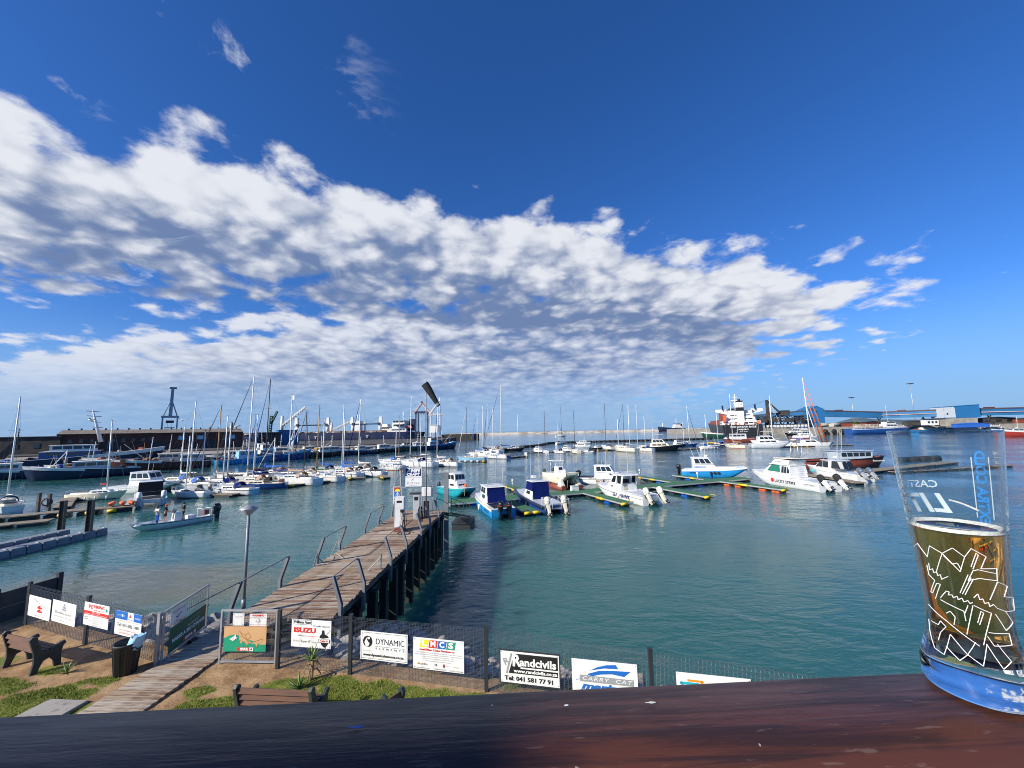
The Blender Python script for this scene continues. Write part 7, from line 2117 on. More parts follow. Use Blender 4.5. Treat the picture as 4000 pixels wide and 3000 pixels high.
def build_left_cranes():
    # ship-to-shore cranes with red and white booms behind the carrier bridge
    r = thing('container_crane', 'blue-legged container crane with a red and white lattice boom', 'crane', (-112, 482, 4))
    for sx in (-6, 6):
        for sy in (0, 12):
            b = MB(); b.box((sx, sy, 15), (1.3, 1.3, 30)); b.build('leg', M_['ship_blue'], r)
    b = MB(); b.box((0, 0, 30), (16, 2, 1.6)); b.build('portal_beam', M_['ship_blue'], r)
    rw = mat('red_white', (.50, .24, .20), .6, col2=(.75, .73, .70), vscale=.45, vamt=.5)
    b = MB(); lattice(b, (-8, 0, 28), (1, 0, 41), 1.7, 7, .26); b.build('boom', rw, r)
    b = MB(); lattice(b, (1, 0, 41), (14, 0, 27), 1.7, 8, .26); b.build('boom', rw, r)
    b = MB(); b.box((1, 0, 42), (2.2, 2, 1.8)); b.build('boom_head', M_['maroon'], r)
    b = MB(); lattice(b, (-10, 2, 29.5), (14, 2, 28.5), 2.2, 12, .26); b.build('girder', rw, r)
    r = thing('container_crane', 'white lattice container crane right of the red and white boom', 'crane', (-92, 470, 4))
    for sx in (-5, 6):
        b = MB(); lattice(b, (sx, 0, 0), (sx, 0, 26), 1.5, 9, .22); b.build('leg', M_['white_paint'], r)
    b = MB(); lattice(b, (-8, 0, 26), (9, 0, 26), 2, 8, .24); b.build('girder', M_['white_paint'], r)
    b = MB(); lattice(b, (-6, 0, 27), (5, 0, 42), 1.4, 8, .24); b.tube((6, 0, 26), (5, 0, 46), .6, 6); b.build('boom', M_['white_paint'], r)
    b = MB(); b.box((-1, -2, 9), (9.5, 6, 8.5)); b.box((-1, -2, 13.5), (10.5, 7, .6)); b.build('machine_house', M_['white_paint'], r)
    # mobile cranes near the carrier bow
    r = thing('mobile_crane', 'white harbour crane with its jib raised to the right', 'crane', (-210, 360, 3.2))
    b = MB(); b.box((0, 0, 4), (8, 8, 8), top=(.6, .6)); b.build('base', M_['steel_grey'], r)
    b = MB(); b.tube((0, 0, 8), (0, 0, 23.5), 1.6, 8, 1.2); b.build('tower', M_['white_paint'], r)
    b = MB(); lattice(b, (1, 0, 15), (21, 0, 31), 1.6, 10, .3); b.build('jib', M_['white_paint'], r)
    r = thing('mobile_crane', 'dark green harbour crane left of the white one', 'crane', (-222, 362, 3.2))
    b = MB(); b.box((0, 0, 4.5), (8, 8, 9), top=(.7, .7)); b.build('base', M_['charcoal'], r)
    b = MB(); lattice(b, (0, 0, 9), (1, 0, 24), 2, 7, .35); b.build('tower', M_['dark_green'], r)
    b = MB(); lattice(b, (1, 0, 17), (6, 0, 28), 1.3, 6, .3); b.build('jib', M_['dark_green'], r)
    # cargo ship beyond the carrier
    r = thing('cargo_ship', 'farther cargo ship with a cream bridge and white crane posts', 'ship', (-190, 520, 0))
    rg = hull_rings(150, 24, 8, 10, 3, .85, .03, .97, 11, 5)
    put_hull(r, rg, M_['black_paint'], M_['maroon'], M_['rust_red'])
    cabin(r, 17, 32, 18, 8, 9, M_['cream_gel'], fr=1, tw=.96, front=(5, .05, .95, .75, .9), side=(5, .05, .95, .75, .9), roof=M_['cream_gel'], over=1.5, name='bridge')
    b = MB(); b.box((24, 0, 19), (8, 16, 4), top=(.8, .8)); b.build('upper_bridge', M_['cream_gel'], r)
    b = MB(); b.box((-14, 0, 17), (9, 12, 18)); b.build('deckhouse', M_['white_paint'], r)
    b = MB(); b.tube((-14, 0, 26), (-14, 0, 34), .5, 6); b.build('mast', M_['white_paint'], r)
    for x in (-48, -4, 40):
        b = MB(); b.tube((x, 0, 8), (x, 0, 24), 1.8, 8, 1.5); b.build('crane_post', M_['cream_gel'], r)
    b = MB(); lattice(b, (-46, 0, 15), (-22, 0, 26), 1.5, 9, .25); b.build('crane_jib', M_['cream_gel'], r)
build_left_cranes()

def build_black_ship():
    r = thing('cargo_ship', 'black ship with white stern lettering and a white bridge, stern to us', 'ship', (174, 300, 0), rad(68))
    # local x runs to the bow, origin at the stern
    L = 175
    rg = hull_rings(L, 29, 9.8, 13.5, 3, .88, .03, .97, 17, 5)
    rg = [[p+V3((L/2, 0, 0)) for p in q] for q in rg]
    b = MB(); b.loft(rg, True, True, False, True); b.build('hull', M_['black_paint'], r)
    b = MB(); b.loft([[V3((q[2].x, q[2].y+.05, -.5)), V3((q[2].x, q[2].y+.05, 1.6))] for q in rg], False, False, False); b.loft([[V3((q[6].x, q[6].y-.05, -.5)), V3((q[6].x, q[6].y-.05, 1.6))] for q in rg], False, False, False); b.build('boot_topping', M_['rust_red'], r)
    b = MB(); b.loft([[q[0]+V3((0, 0, -.1)), q[-1]+V3((0, 0, -.1))] for q in rg], False, False, False); b.build('deck', M_['rust_red'], r)
    a = M_['white_paint']
    W = 26
    cabin(r, 8, 26, W, 9.6, 3.2, a, fr=0, tw=1, front=None, side=(6, .06, .94, .4, .7), aft=(7, .06, .94, .4, .7), name='superstructure')
    cabin(r, 10, 25, 20, 12.8, 3.0, a, fr=0, tw=1, front=None, side=(5, .06, .94, .4, .7), aft=(5, .08, .92, .4, .7), name='superstructure')
    cabin(r, 11, 24.5, 18, 15.8, 2.8, a, fr=0, tw=1, front=None, side=(5, .06, .94, .4, .7), aft=(4, .1, .9, .4, .7), name='superstructure')
    cabin(r, 14, 24, 18, 18.6, 2.8, a, fr=.5, tw=1, front=(8, .03, .97, .35, .85), side=(4, .06, .94, .4, .8), roof=a, over=.8, name='bridge')
    for sg in (1, -1):
        b = MB(); b.prism([(sg*8.8, 18.3), (sg*16.6, 20.4), (sg*16.6, 22.3), (sg*8.8, 22.3)], 16, 20, 'x'); b.build('bridge_wing', a, r)
        b = MB(); b.box((18, sg*16.7, 21.9), (1.6, .3, .6)); b.build('wing_light', M_['hull_red'], r)
        b = MB(); b.tube((15, sg*11.3, 21.5), (15, sg*11.3, 25.5), .5, 6); b.box((15, sg*11.3, 24), (1.2, 1.2, 2.6)); b.build('derrick_post', M_['navy'], r)
    b = MB(); b.box((10.5, 0, 16.2), (5.4, 5.0, 13), top=(.9, .9)); f = b.build('funnel', a, r)
    b = MB(); b.box((10.5, 0, 22.0), (5.5, 5.1, 2.6)); b.build('funnel_band', M_['black_paint'], f)
    b = MB(); b.box((10.5, 0, 23.3+1.9), (5.0, 4.7, 4.4), top=(.88, .88)); b.build('funnel_top', a, f)
    for u in (-1, 1):
        for v in (24.2, 26.0):
            b = MB(); b.box((7.95, u*.8, v), (.2, .9, 1.1)); b.build('vent', M_['grey_gel'], f)
    b = MB(); b.box((10.5, 0, 28.0), (4.6, 4.4, 1.0)); b.tube((10.5, 0, 28), (10.5, 0, 30), .9, 8); b.build('exhaust', M_['black_paint'], f)
    b = MB(); b.tube((19, 1.5, 21.5), (19, 1.5, 34.5), .8, 8, .35)
    for z, w in ((25, 3), (27, 3.4), (29.5, 6), (32, 3)): b.box((19, 1.5, z), (1.5, w, .5))
    b.build('radar_mast', a, r)
    b = MB(); b.hexa([(6, 10.2, 12), (9, 10.2, 12), (9, 12.4, 12), (6, 12.4, 12)], [(5.5, 10.2, 17), (9, 10.2, 17.4), (9, 12.4, 17.4), (5.5, 12.4, 17)]); b.build('lifeboat', M_['orange'], r)
    b = MB(); b.box((5, -11, 11.5), (4, 2.2, 2.2), top=(.7, .6)); b.build('rescue_boat', M_['orange'], r)
    for k in range(14):
        b = MB(); rr = random.Random(k); b.box((rr.uniform(1, 7), rr.uniform(-12, 12), 10.5), (rr.uniform(.6, 2), rr.uniform(.6, 2), rr.uniform(.8, 2.6))); b.build('mooring_winch', M_[rr.choice(('white_paint', 'orange', 'rust_red', 'charcoal'))], r)
    rails(r, [(1, -12.5, 9.8), (1, 12.5, 9.8)], 1.1, .08, a)
    for i in range(5):
        b = MB(); b.box((44+26*i, 0, 12.3), (19, 21, 5.0), top=(.96, .92)); b.build('hatch_cover', M_['rust_red'], r)
    for i in range(3):
        b = MB(); b.box((57+40*i, 0, 17), (5, 5, 15)); b.build('deck_crane', M_['navy' if i == 0 else 'rust_red'], r)
    fit(text('name_lettering', 'NEW LONDON EAGLE', 1.8, M_['sign_white'], r, (-.12, 0, 8.2), (PI/2, 0, -PI/2), bold=.03), 17)
    fit(text('port_lettering', 'MAJURO', 1.4, M_['sign_white'], r, (-.12, 0, 6.2), (PI/2, 0, -PI/2), bold=.03), 6.5)
    fit(text('number_lettering', 'IMO 9729', 1.0, M_['sign_white'], r, (-.12, 0, 4.6), (PI/2, 0, -PI/2)), 5.0)
build_black_ship()

def build_tanker():
    r = thing('coaster', 'small blue coaster with a white bridge lying off the breakwater', 'ship', (374, 940, 0), rad(186))
    rg = hull_rings(66, 15, 6.5, 11.5, 2, .8, .05, .95, 13, 3)
    put_hull(r, rg, M_['ship_blue'], M_['rust_red'], M_['rust_red'])
    a = M_['white_paint']
    cabin(r, -24, -6, 13, 6, 6, a, fr=.5, tw=.97, front=(5, .05, .95, .6, .85), side=(6, .05, .95, .2, .35), name='superstructure')
    cabin(r, -21, -8, 12, 12, 6, a, fr=.8, tw=.96, front=(5, .05, .95, .6, .9), side=(5, .05, .95, .6, .85), roof=a, over=1.2, name='bridge')
    b = MB(); b.tube((-14, 0, 18), (-14, 0, 30), .7, 6, .4); b.box((-14, 0, 24), (4, 5, .6)); b.box((-14, 0, 26.5), (3, 4, .6)); b.build('mast', a, r)
    b = MB(); b.tube((20, 0, 9), (20, 0, 19), 1.3, 8, 1.0); b.build('crane_post', a, r)
    b = MB(); b.box((-27, 0, 12), (4, 5, 9)); b.build('funnel', M_['charcoal'], r)
build_tanker()

def build_right_port():
    # blue transfer house and conveyor galleries
    r = thing('transfer_house', 'tall blue gabled conveyor house on the right quay', 'building', (260.5, 352, 6.4), rad(-6))
    W, D = 15.5, 17
    b = MB(); b.prism([(0, 0), (W, 0), (W, 15.4), (W*.62, 18.4), (0, 14.2)], 0, D, 'y'); b.build('wall', M_['blue_shed'], r)
    b = MB(); b.prism([(-.4, 14.3), (W*.62, 18.55), (W+.4, 15.3), (W+.4, 15.6), (W*.62, 18.9), (-.4, 14.6)], -.3, D+.3, 'y'); b.build('roof', M_['blue_shed'], r)
    for x, z in ((6.2, 15.2), (9.0, 13.8)):
        b = MB(); b.box((x, -.03, z), (1.1, .12, .9)); b.build('window', M_['glass_dark'], r)
    b = MB(); b.box((-.03, 5, 9), (.12, 2, 2)); b.build('window', M_['glass_dark'], r)
    b = MB(); b.box((4, -.03, 1.5), (3, .12, 3)); b.build('door', M_['charcoal'], r)
    def gallery(label, a, c, h, w=5.0, legs=(), pipe=0):
        a, c = V3(a), V3(c); d = c-a; L = math.hypot(d.x, d.y); rz = math.atan2(d.y, d.x); dz = d.z
        g = thing('conveyor_gallery', label, 'conveyor', a, rz)
        n = max(2, int(L/9))
        for i in range(n):
            x0, x1 = L*i/n+.03, L*(i+1)/n-.03; z0, z1 = dz*i/n, dz*(i+1)/n
            b = MB(); b.hexa([(x0, -w/2, z0), (x1, -w/2, z1), (x1, w/2, z1), (x0, w/2, z0)], [(x0, -w/2, z0+h), (x1, -w/2, z1+h), (x1, w/2, z1+h), (x0, w/2, z0+h)]); b.build('cladding_panel', M_['conveyor_blue'], g)
        b = MB(); b.hexa([(0, -w/2-.3, h+.03), (L, -w/2-.3, dz+h+.03), (L, w/2+.3, dz+h+.03), (0, w/2+.3, h+.03)], [(0, -w/2-.3, h+.9), (L, -w/2-.3, dz+h+.9), (L, w/2+.3, dz+h+.9), (0, w/2+.3, h+.9)]); b.build('roof', mat('gallery_roof', (.085, .06, .06), .8), g)
        for i in range(max(1, int(L/26))):
            x = 13+26*i
            if x < L: b = MB(); b.box((x, 0, dz*x/L+h+1.3), (5, w*.7, .8)); b.build('roof_vent', M_['maroon'], g)
        for t in legs:
            for sg in (-1, 1):
                b = MB(); b.tube((L*t+sg*2.2, 0, -(a.z-6.4)+0), (L*t, sg*w*.3, dz*t), .45, 6); b.build('trestle_leg', M_['coal_steel'], g)
        if pipe:
            b = MB(); b.tube((0, -w/2-.4, h*.52), (L, -w/2-.4, dz+h*.52), .35, 6); b.build('pipe', mat('pipe_pink', (.50, .36, .34), .6), g)
    gallery('blue conveyor gallery running right from the gabled blue house', (275.5, 351, 15.6), (322, 347, 13.2), 4.7, legs=(.97,))
    gallery('long blue conveyor gallery crossing behind the beer glass to the blue box', (323, 347, 13.0), (345, 322, 13.2), 4.9, legs=(.75,), pipe=1)
    gallery('blue conveyor gallery leaving the blue box toward the right edge', (366, 318, 13.2), (425, 300, 13.0), 4.9, legs=(.2, .6), pipe=1)
    gallery('inclined blue conveyor gallery rising left of the gabled house', (226, 372, 14.6), (262, 357, 17.5), 3.4, legs=())
    r = thing('transfer_house', 'blue box building on a grey concrete base above the beer glass', 'building', (342, 314, 6.4), rad(-9))
    b = MB(); b.box((12, 6, 2.2), (21, 11, 6.0)); b.build('base', M_['concrete'], r)
    b = MB(); b.prism([(0, 5.4), (24.5, 5.4), (24.5, 15.2), (0, 13.8)], 0, 12, 'y'); b.build('wall', M_['blue_shed'], r)
    b = MB(); b.quad((-.06, 12, 5.6), (-.06, 0, 5.6), (-.06, 0, 13.7), (-.06, 12, 13.7)); b.build('side_cladding', M_['grey_gel'], r)
    b = MB(); b.box((7.5, -.06, 9.4), (0.12, .1, 7.6)); b.build('corner_trim', M_['white_paint'], r)
    b = MB(); b.quad((.0, -.05, 5.6), (7.4, -.05, 5.6), (7.4, -.05, 14.1), (.0, -.05, 13.7)); b.build('grey_panel', M_['grey_gel'], r)
    b = MB(); b.box((2.2, -.12, 8.6), (1.0, .1, 1.4)); b.build('window', M_['glass_dark'], r)
    b = MB(); b.prism([(0, 13.85), (24.7, 15.25), (24.7, 15.6), (0, 14.2)], -.3, 12.3, 'y'); b.build('roof', M_['blue_shed'], r)
    for k, (x, y, w, h, m, lab) in enumerate(((338, 322, 9, 4.2, 'white_paint', 'small white cabin on stilts left of the blue box'), (333, 330, 14, 3.0, 'coal_steel', 'dark low shed under the blue box conveyor'), (352, 306, 22, 2.6, 'canvas_blue', 'blue tarpaulin stall under the blue box'), (384, 316, 26, 4.5, 'coal_steel', 'dark roofed shed right of the blue box'), (398, 306, 18, 3.2, 'rust_red', 'rust red container right of the blue box'), (318, 352, 20, 3.2, 'maroon', 'red shed behind the long blue trawler'), (300, 353, 24, 3.0, 'rust_red', 'brown ore shed behind the trawler cages'))):
        r = thing('port_shed', lab, 'shed', (x, y, 6.4 if k not in (2,) else 4.2), rad(-6))
        b = MB(); b.box((0, 0, h/2), (w, 5, h)); b.build('wall', M_[m], r)
        b = MB(); b.prism([(-w/2-.3, h+.02), (w/2+.3, h+.02), (0, h+1.0)], -2.8, 2.8, 'y'); b.build('roof', M_['charcoal' if k != 2 else 'canvas_blue'], r)
        if k in (0, 3):
            for i in range(3):
                b = MB(); b.box((-w*.3+w*.3*i, -2.53, h*.55), (w*.16, .08, h*.4)); b.build('window', M_['glass_dark'], r)
    # black ship loader
    r = thing('ship_loader', 'black steel ship loader with a tall post and slanting stays', 'ship loader', (227, 352, 6.4), rad(-5))
    m = M_['coal_steel']
    b = MB(); b.box((0, 0, 12.5), (2.2, 2.2, 25), top=(.8, .8)); b.build('post', m, r)
    b = MB(); b.tube((.5, 0, 24.4), (13.5, 0, 10.5), .45, 6); b.tube((.5, 1, 24.4), (12.5, 1, 10.5), .3, 6); b.build('stay', m, r)
    b = MB(); b.tube((0, 0, 24.6), (-34, 6, 14.5), .14, 4); b.build('stay', m, r)
    b = MB(); b.box((14, 0, 13.2), (6.4, 5, 4.4)); b.build('cabin', m, r)
    b = MB(); lattice(b, (-38, 4, 9.0), (36, 0, 8.2), 3.0, 22, .35); b.build('boom', m, r)
    for i in range(9):
        b = MB(); b.box((-20+6.2*i, 2, 5.0), (1.2, 1.2, 10)); b.build('trestle', m, r)
        b = MB(); b.tube((-20+6.2*i, 2, 1.0), (-14+6.2*i, 2, 8.5), .3, 5); b.build('brace', m, r)
    for z in (3.0, 5.8):
        b = MB(); b.box((5, 2, z), (60, 3.4, .8)); b.build('walkway', m, r)
    for i in range(4):
        b = MB(); b.box((-16+11*i, -1.0, 6.6), (5, 4, 3.2)); b.build('drive_house', m, r)
    for i in range(12):
        b = MB(); b.box((-2+2.9*i, -1.6, 1.7), (1.5, 1.2, 1.8)); b.build('cement_bag', M_['white_paint'], r)
    b = MB(); b.tube((-24, -2, 7), (-20, -2, 11), 1.6, 7); b.build('spout', m, r)
    # tank wagons
    for k, x in enumerate((275, 283.5)):
        t = thing('tank_wagon', ('grey tank wagon on the quay left of the white patch', 'grey tank wagon on the quay next to the palm')[k], 'tank', (x, 349.5, 6.4), rad(-4), 'tank wagons on the quay')
        b = MB(); b.tube((-3.8, 0, 2.1), (3.8, 0, 2.1), 1.45, 12); b.build('tank', M_['concrete'], t)
        b = MB(); b.box((0, 0, .55), (8, 2.2, .4)); b.build('chassis', M_['charcoal'], t)
    b = MB(); b.box((0, 0, 1.6), (4.4, .3, 2.6)); tag(b.build('notice_panel', M_['cream_gel'], None, (279, 347.9, 6.4)), 'cream panel standing in front of the tank wagons', 'panel')
    # red-white quay signs
    for k, (x, w) in enumerate(((246.5, 5.0), (251.5, 9.5))):
        b = MB(); b.prism([(0, .2), (w*.15, 1.8), (w*.85, 2.0), (w, .9), (w*.8, -.9), (w*.2, -.9)], -.1, .1, 'y'); o = b.build('quay_marker', M_['white_paint'], None, (x, 349.3-.05*k, 5.2))
        tag(o, ('small white rounded marker board on the quay edge', 'large white rounded marker board on the quay edge')[k], 'marker')
    # palm
    t = thing('palm_tree', 'small bushy palm tree on the right quay below the conveyor', 'tree', (302, 350, 6.4))
    b = MB(); b.tube((0, 0, 0), (.3, 0, 3.6), .5, 7, .35); b.build('trunk', M_['teak'], t)
    rng = random.Random(12)
    b = MB()
    for i in range(46):
        a = rng.uniform(0, 6.3); e = rng.uniform(-.2, 1.2); l = rng.uniform(2.2, 3.8)
        d = V3((math.cos(a), math.sin(a), 0)); side = V3((-d.y, d.x, 0))
        pr = None
        for k in range(6):
            s = k/5; p = V3((.3, 0, 3.5))+d*l*s*math.cos(e)+V3((0, 0, l*(math.sin(e)*s-.75*s*s)))
            w = .42*(1-s)+.05
            if pr: b.quad(pr[0]-side*pr[1], p-side*w, p+side*w+V3((0, 0, -.15)), pr[0]+side*pr[1]+V3((0, 0, -.15)))
            pr = (p, w)
    b.build('crown', M_['foliage'], t)
    t = thing('bush', 'dark round bush beside the quay palm', 'bush', (306, 351, 6.4))
    b = MB()
    for i in range(260):
        u = V3((rng.gauss(0, 1), rng.gauss(0, 1), rng.gauss(0, 1))).normalized()*rng.uniform(.5, 1.0); p = V3((u.x*2.6, u.y*2, 1.3+u.z*1.4)); s = rng.uniform(.25, .5)
        a, c = V3((rng.uniform(-1, 1), rng.uniform(-1, 1), rng.uniform(-1, 1)))*s, V3((rng.uniform(-1, 1), rng.uniform(-1, 1), rng.uniform(-1, 1)))*s
        b.quad(p, p+a, p+c)
    b.build('crown', M_['foliage'], t)
    b = MB(); b.tube((0, 0, 0), (0, 0, 1.3), .2, 6); b.build('trunk', M_['teak'], t)
    # high mast lights
    for k, (x, y, h) in enumerate(((367, 362, 38), (346, 402, 29))):
        t = thing('high_mast_light', ('tall thin floodlight mast above the right conveyor', 'shorter thin floodlight mast right of the gabled blue house')[k], 'light mast', (x, y, 6.4))
        b = MB(); b.tube((0, 0, 0), (0, 0, h), .38, 6, .18); b.build('pole', M_['galv'], t)
        b = MB(); b.lathe([(.2, h+.5), (2.6, h+.2), (2.6, h-.2), (.3, h-.4)], n=12); b.build('head_ring', M_['charcoal'], t)
    # poles with orange flags on the moored yachts in front of the loader are masts
build_right_port()

# street lights and gulls above the warehouse
def small_light_masts():
    spots = ((-252, 330, 16, 'lamp mast with crossarm above the low left shed'), (-166, 320, 26, 'light mast left of the white harbour crane'), (-215, 330, 24, 'light mast above the warehouse ridge'))
    for x, y, h, lab in spots:
        t = thing('light_mast', lab, 'light mast', (x, y, 3.2))
        b = MB(); b.tube((0, 0, 0), (0, 0, h), .3, 6, .15); b.build('pole', M_['steel_grey'], t)
        b = MB(); b.tube((-2.4, 0, h), (2.4, 0, h), .2, 5); b.build('crossarm', M_['steel_grey'], t)
small_light_masts()
def gull(label, p, s, rz):
    r = thing('gull', label, 'bird', p, rz, 'gulls over the left quay')
    b = MB(); b.ball((0, 0, 0), .16*s, 8, 6, (2.2, .8, .8)); b.ball((.36*s, 0, .05*s), .09*s, 7, 5); b.tube((.42*s, 0, .05*s), (.55*s, 0, .03*s), .03*s, 5, .01); b.build('body', M_['white_paint'], r)
    for sg in (-1, 1):
        b = MB(); b.loft([[V3((.12*s, sg*.08*s, .05*s)), V3((-.14*s, sg*.08*s, .05*s)), V3((-.1*s, sg*.08*s, .02*s))], [V3((.16*s, sg*.5*s, .26*s)), V3((-.10*s, sg*.5*s, .26*s)), V3((-.08*s, sg*.5*s, .24*s))], [V3((-.05*s, sg*1.0*s, .20*s)), V3((-.12*s, sg*1.0*s, .20*s)), V3((-.10*s, sg*1.0*s, .19*s))]]); b.build('wing', M_['grey_gel'], r)
    b = MB(); b.hexa([(-.3*s, -.04*s, -.01), (-.3*s, .04*s, -.01), (-.5*s, .1*s, -.01), (-.5*s, -.1*s, -.01)], [(-.3*s, -.04*s, .02), (-.3*s, .04*s, .02), (-.5*s, .1*s, .02), (-.5*s, -.1*s, .02)]); b.build('tail', M_['white_paint'], r)
gull('white gull gliding above the leaning trawler mast', (-94, 88, 13.2), 1.5, .3)
gull('white gull flying left of the raised blue crane', (-72, 86, 12.6), 1.5, 2.6)

# ------------------------------------------------------------------ people
def skin_obj(name, pts, edges, radii, m, parent, root=0, loc=(0, 0, 0), rz=0.0):
    me = bpy.data.meshes.new(name)
    me.from_pydata([tuple(p) for p in pts], edges, [])
    o = link(name, me, parent, loc, rz)
    o.modifiers.new('Skin', 'SKIN')
    if not me.skin_vertices:
        b = bmesh.new(); b.from_mesh(me); b.verts.layers.skin.verify(); b.to_mesh(me); b.free()
    for i, r in enumerate(radii):
        me.skin_vertices[0].data[i].radius = (r, r) if not isinstance(r, tuple) else r
        me.skin_vertices[0].data[i].use_root = (i == root)
    s = o.modifiers.new('Subdivision', 'SUBSURF'); s.levels = 1; s.render_levels = 2
    me.materials.append(m)
    return o

def person(label, loc, rz, shirt, shorts, skin='skin', hat=None, hair='charcoal', armL=(.05, .25), armR=(.05, .25), lean=0.0, stride=.12, sit=0.0, long=0, sleeve=0, bag=None):
    """arms: (forward swing, bend) in radians; faces +x"""
    root = thing('person', label, 'person', loc, rz)
    L = V3
    hipz = .93
    pel = L((0, 0, hipz)); ch = L((.20*math.sin(lean), 0, hipz+.42)); nk = L((.28*math.sin(lean)+.01, 0, hipz+.57)); hd = L((.33*math.sin(lean)+.04, 0, hipz+.66)); tp = L((.36*math.sin(lean)+.05, 0, hipz+.80))
    pts = [pel, pel.lerp(ch, .5), ch, nk, hd, tp]; rd = [(.15, .13), (.135, .11), (.16, .115), .058, .085, .075]
    ed = [(0, 1), (1, 2), (2, 3), (3, 4), (4, 5)]
    nose = len(pts); pts.append(hd+L((.105, 0, .0))); rd.append(.018); ed.append((4, nose))
    arms = {}
    for sg, (sw, bend) in ((1, armL), (-1, armR)):
        sh = ch+L((0, sg*.19, .06)); el = sh+L((.27*math.sin(sw), sg*.05, -.27*math.cos(sw))); wr = el+L((.25*math.sin(sw+bend), -sg*.02, -.25*math.cos(sw+bend)))
        d = (wr-el).normalized(); hm = wr+d*.08
        k = len(pts); pts += [sh, el, wr, hm]; rd += [.062, .045, .030, .034]; ed += [(2, k), (k, k+1), (k+1, k+2), (k+2, k+3)]
        side = L((0, 1, 0)); 
        for j in range(4):
            f = len(pts); q = hm + side*(.012*(j-1.5)) + d*(.03); pts += [q+d*.03, q+d*(.055+.008*(j in (1, 2)))+L((.012, 0, 0))]; rd += [.0095, .008]; ed += [(k+3, f), (f, f+1)]
        f = len(pts); pts += [wr+d*.04+L((.035, 0, 0)), wr+d*.07+L((.05, 0, 0))]; rd += [.011, .009]; ed += [(k+2, f), (f, f+1)]
        arms[sg] = (sh, el, wr)
    legs = {}
    for sg in (1, -1):
        hp = pel+L((0, sg*.09, -.04)); st = stride*sg
        kn = hp+L((st*.6+.42*math.sin(sit), sg*.01, -.43*math.cos(sit*.9))); an = L((st-.05*abs(st)+.40*math.sin(sit), sg*.11, .08)) if sit < .1 else kn+L((-.02, 0, -.42)); toe = an+L((.17, sg*.02, -.05))
        k = len(pts); pts += [hp, kn, an, toe]; rd += [.085, .055, .038, .035]; ed += [(0, k), (k, k+1), (k+1, k+2), (k+2, k+3)]
        legs[sg] = (hp, kn, an)
    skin_obj('body', pts, ed, rd, M_[skin], root)
    # shirt
    p = [pel+L((0, 0, .02)), pel.lerp(ch, .5), ch, ch+L((0, 0, .09))]; r = [(.175, .15), (.16, .135), (.185, .14), .09]; e = [(0, 1), (1, 2), (2, 3)]
    for sg in (1, -1):
        sh, el, wr = arms[sg]; k = len(p); p += [sh, sh.lerp(el, .75 if not sleeve else 1.0)]; r += [.085, .068]; e += [(2, k), (k, k+1)]
        if sleeve: p += [el.lerp(wr, .9)]; r += [.052]; e += [(k+1, k+2)]
    skin_obj('shirt', p, e, r, M_[shirt], root)
    p = [pel+L((0, 0, .06)), pel]; r = [(.165, .14), (.175, .15)]; e = [(0, 1)]
    for sg in (1, -1):
        hp, kn, an = legs[sg]; k = len(p); p += [hp, hp.lerp(kn, .85)]; r += [.108, .090]; e += [(1, k), (k, k+1)]
        if long: p += [kn, kn.lerp(an, .92)]; r += [.075, .06]; e += [(k+1, k+2), (k+2, k+3)]
    skin_obj('trousers' if long else 'shorts', p, e, r, M_[shorts], root)
    b = MB(); b.ball(hd+L((-.015, 0, .05)), .105, 12, 8, (1.05, .92, 1.05))
    if hat:
        b.lathe([(.10, 0), (.17, -.01), (.17, .01), (.10, .015)], hd+L((.0, 0, .07)), 14); b.build('hat', M_[hat], root)
    else:
        b.build('hair', M_[hair], root)
    for sg in (1, -1):
        an = legs[sg][2]; b = MB(); b.box(an+L((.06, 0, -.045)), (.26, .10, .07), top=(.8, .8)); b.build('shoe', M_['charcoal'], root)
    return root
def in_ski(lx, ly, z=.46):
    a = math.atan2(-5.6, -3.1); d = V3((math.cos(a), math.sin(a), 0)); n = V3((-d.y, d.x, 0))
    return V3((-33.0, 43.9, 0)) + d*(3.3+lx) + n*ly + V3((0, 0, z)), a
p_, a_ = in_ski(-.95, .0); person('person in black with a dark hat standing at the console of the open boat', p_, a_, 'canvas_black', 'black_paint', 'skin', 'black_paint', armL=(.9, .7), armR=(.7, .9))
p_, a_ = in_ski(.45, -.25); person('person in a black shirt and orange cap in the middle of the open boat', p_, a_+2.6, 'canvas_black', 'black_paint', 'skin', 'orange', armL=(.3, .6), armR=(.2, .8), stride=.05)
p_, a_ = in_ski(1.25, .2); person('person in a white shirt and blue jeans toward the bow of the open boat', p_, a_+.4, 'canvas_white', 'canvas_blue', 'skin', None, 'charcoal', armL=(.5, 1.6), armR=(.5, 1.7), long=1, stride=.05)
person('person in a pale hooded jacket and red cap walking on the cube dock', (-40.6, 31.6, .27), rad(250), 'canvas_white', 'charcoal', 'skin', 'hull_red', lean=.55, stride=.2, armL=(.5, .3), armR=(-.1, .2), sleeve=1)
person('person in a white shirt and dark shorts standing on the jetty', (-45.5, 60.2, .48), rad(100), 'canvas_white', 'canvas_navy', 'skin', None, 'charcoal', stride=.1, lean=.1)

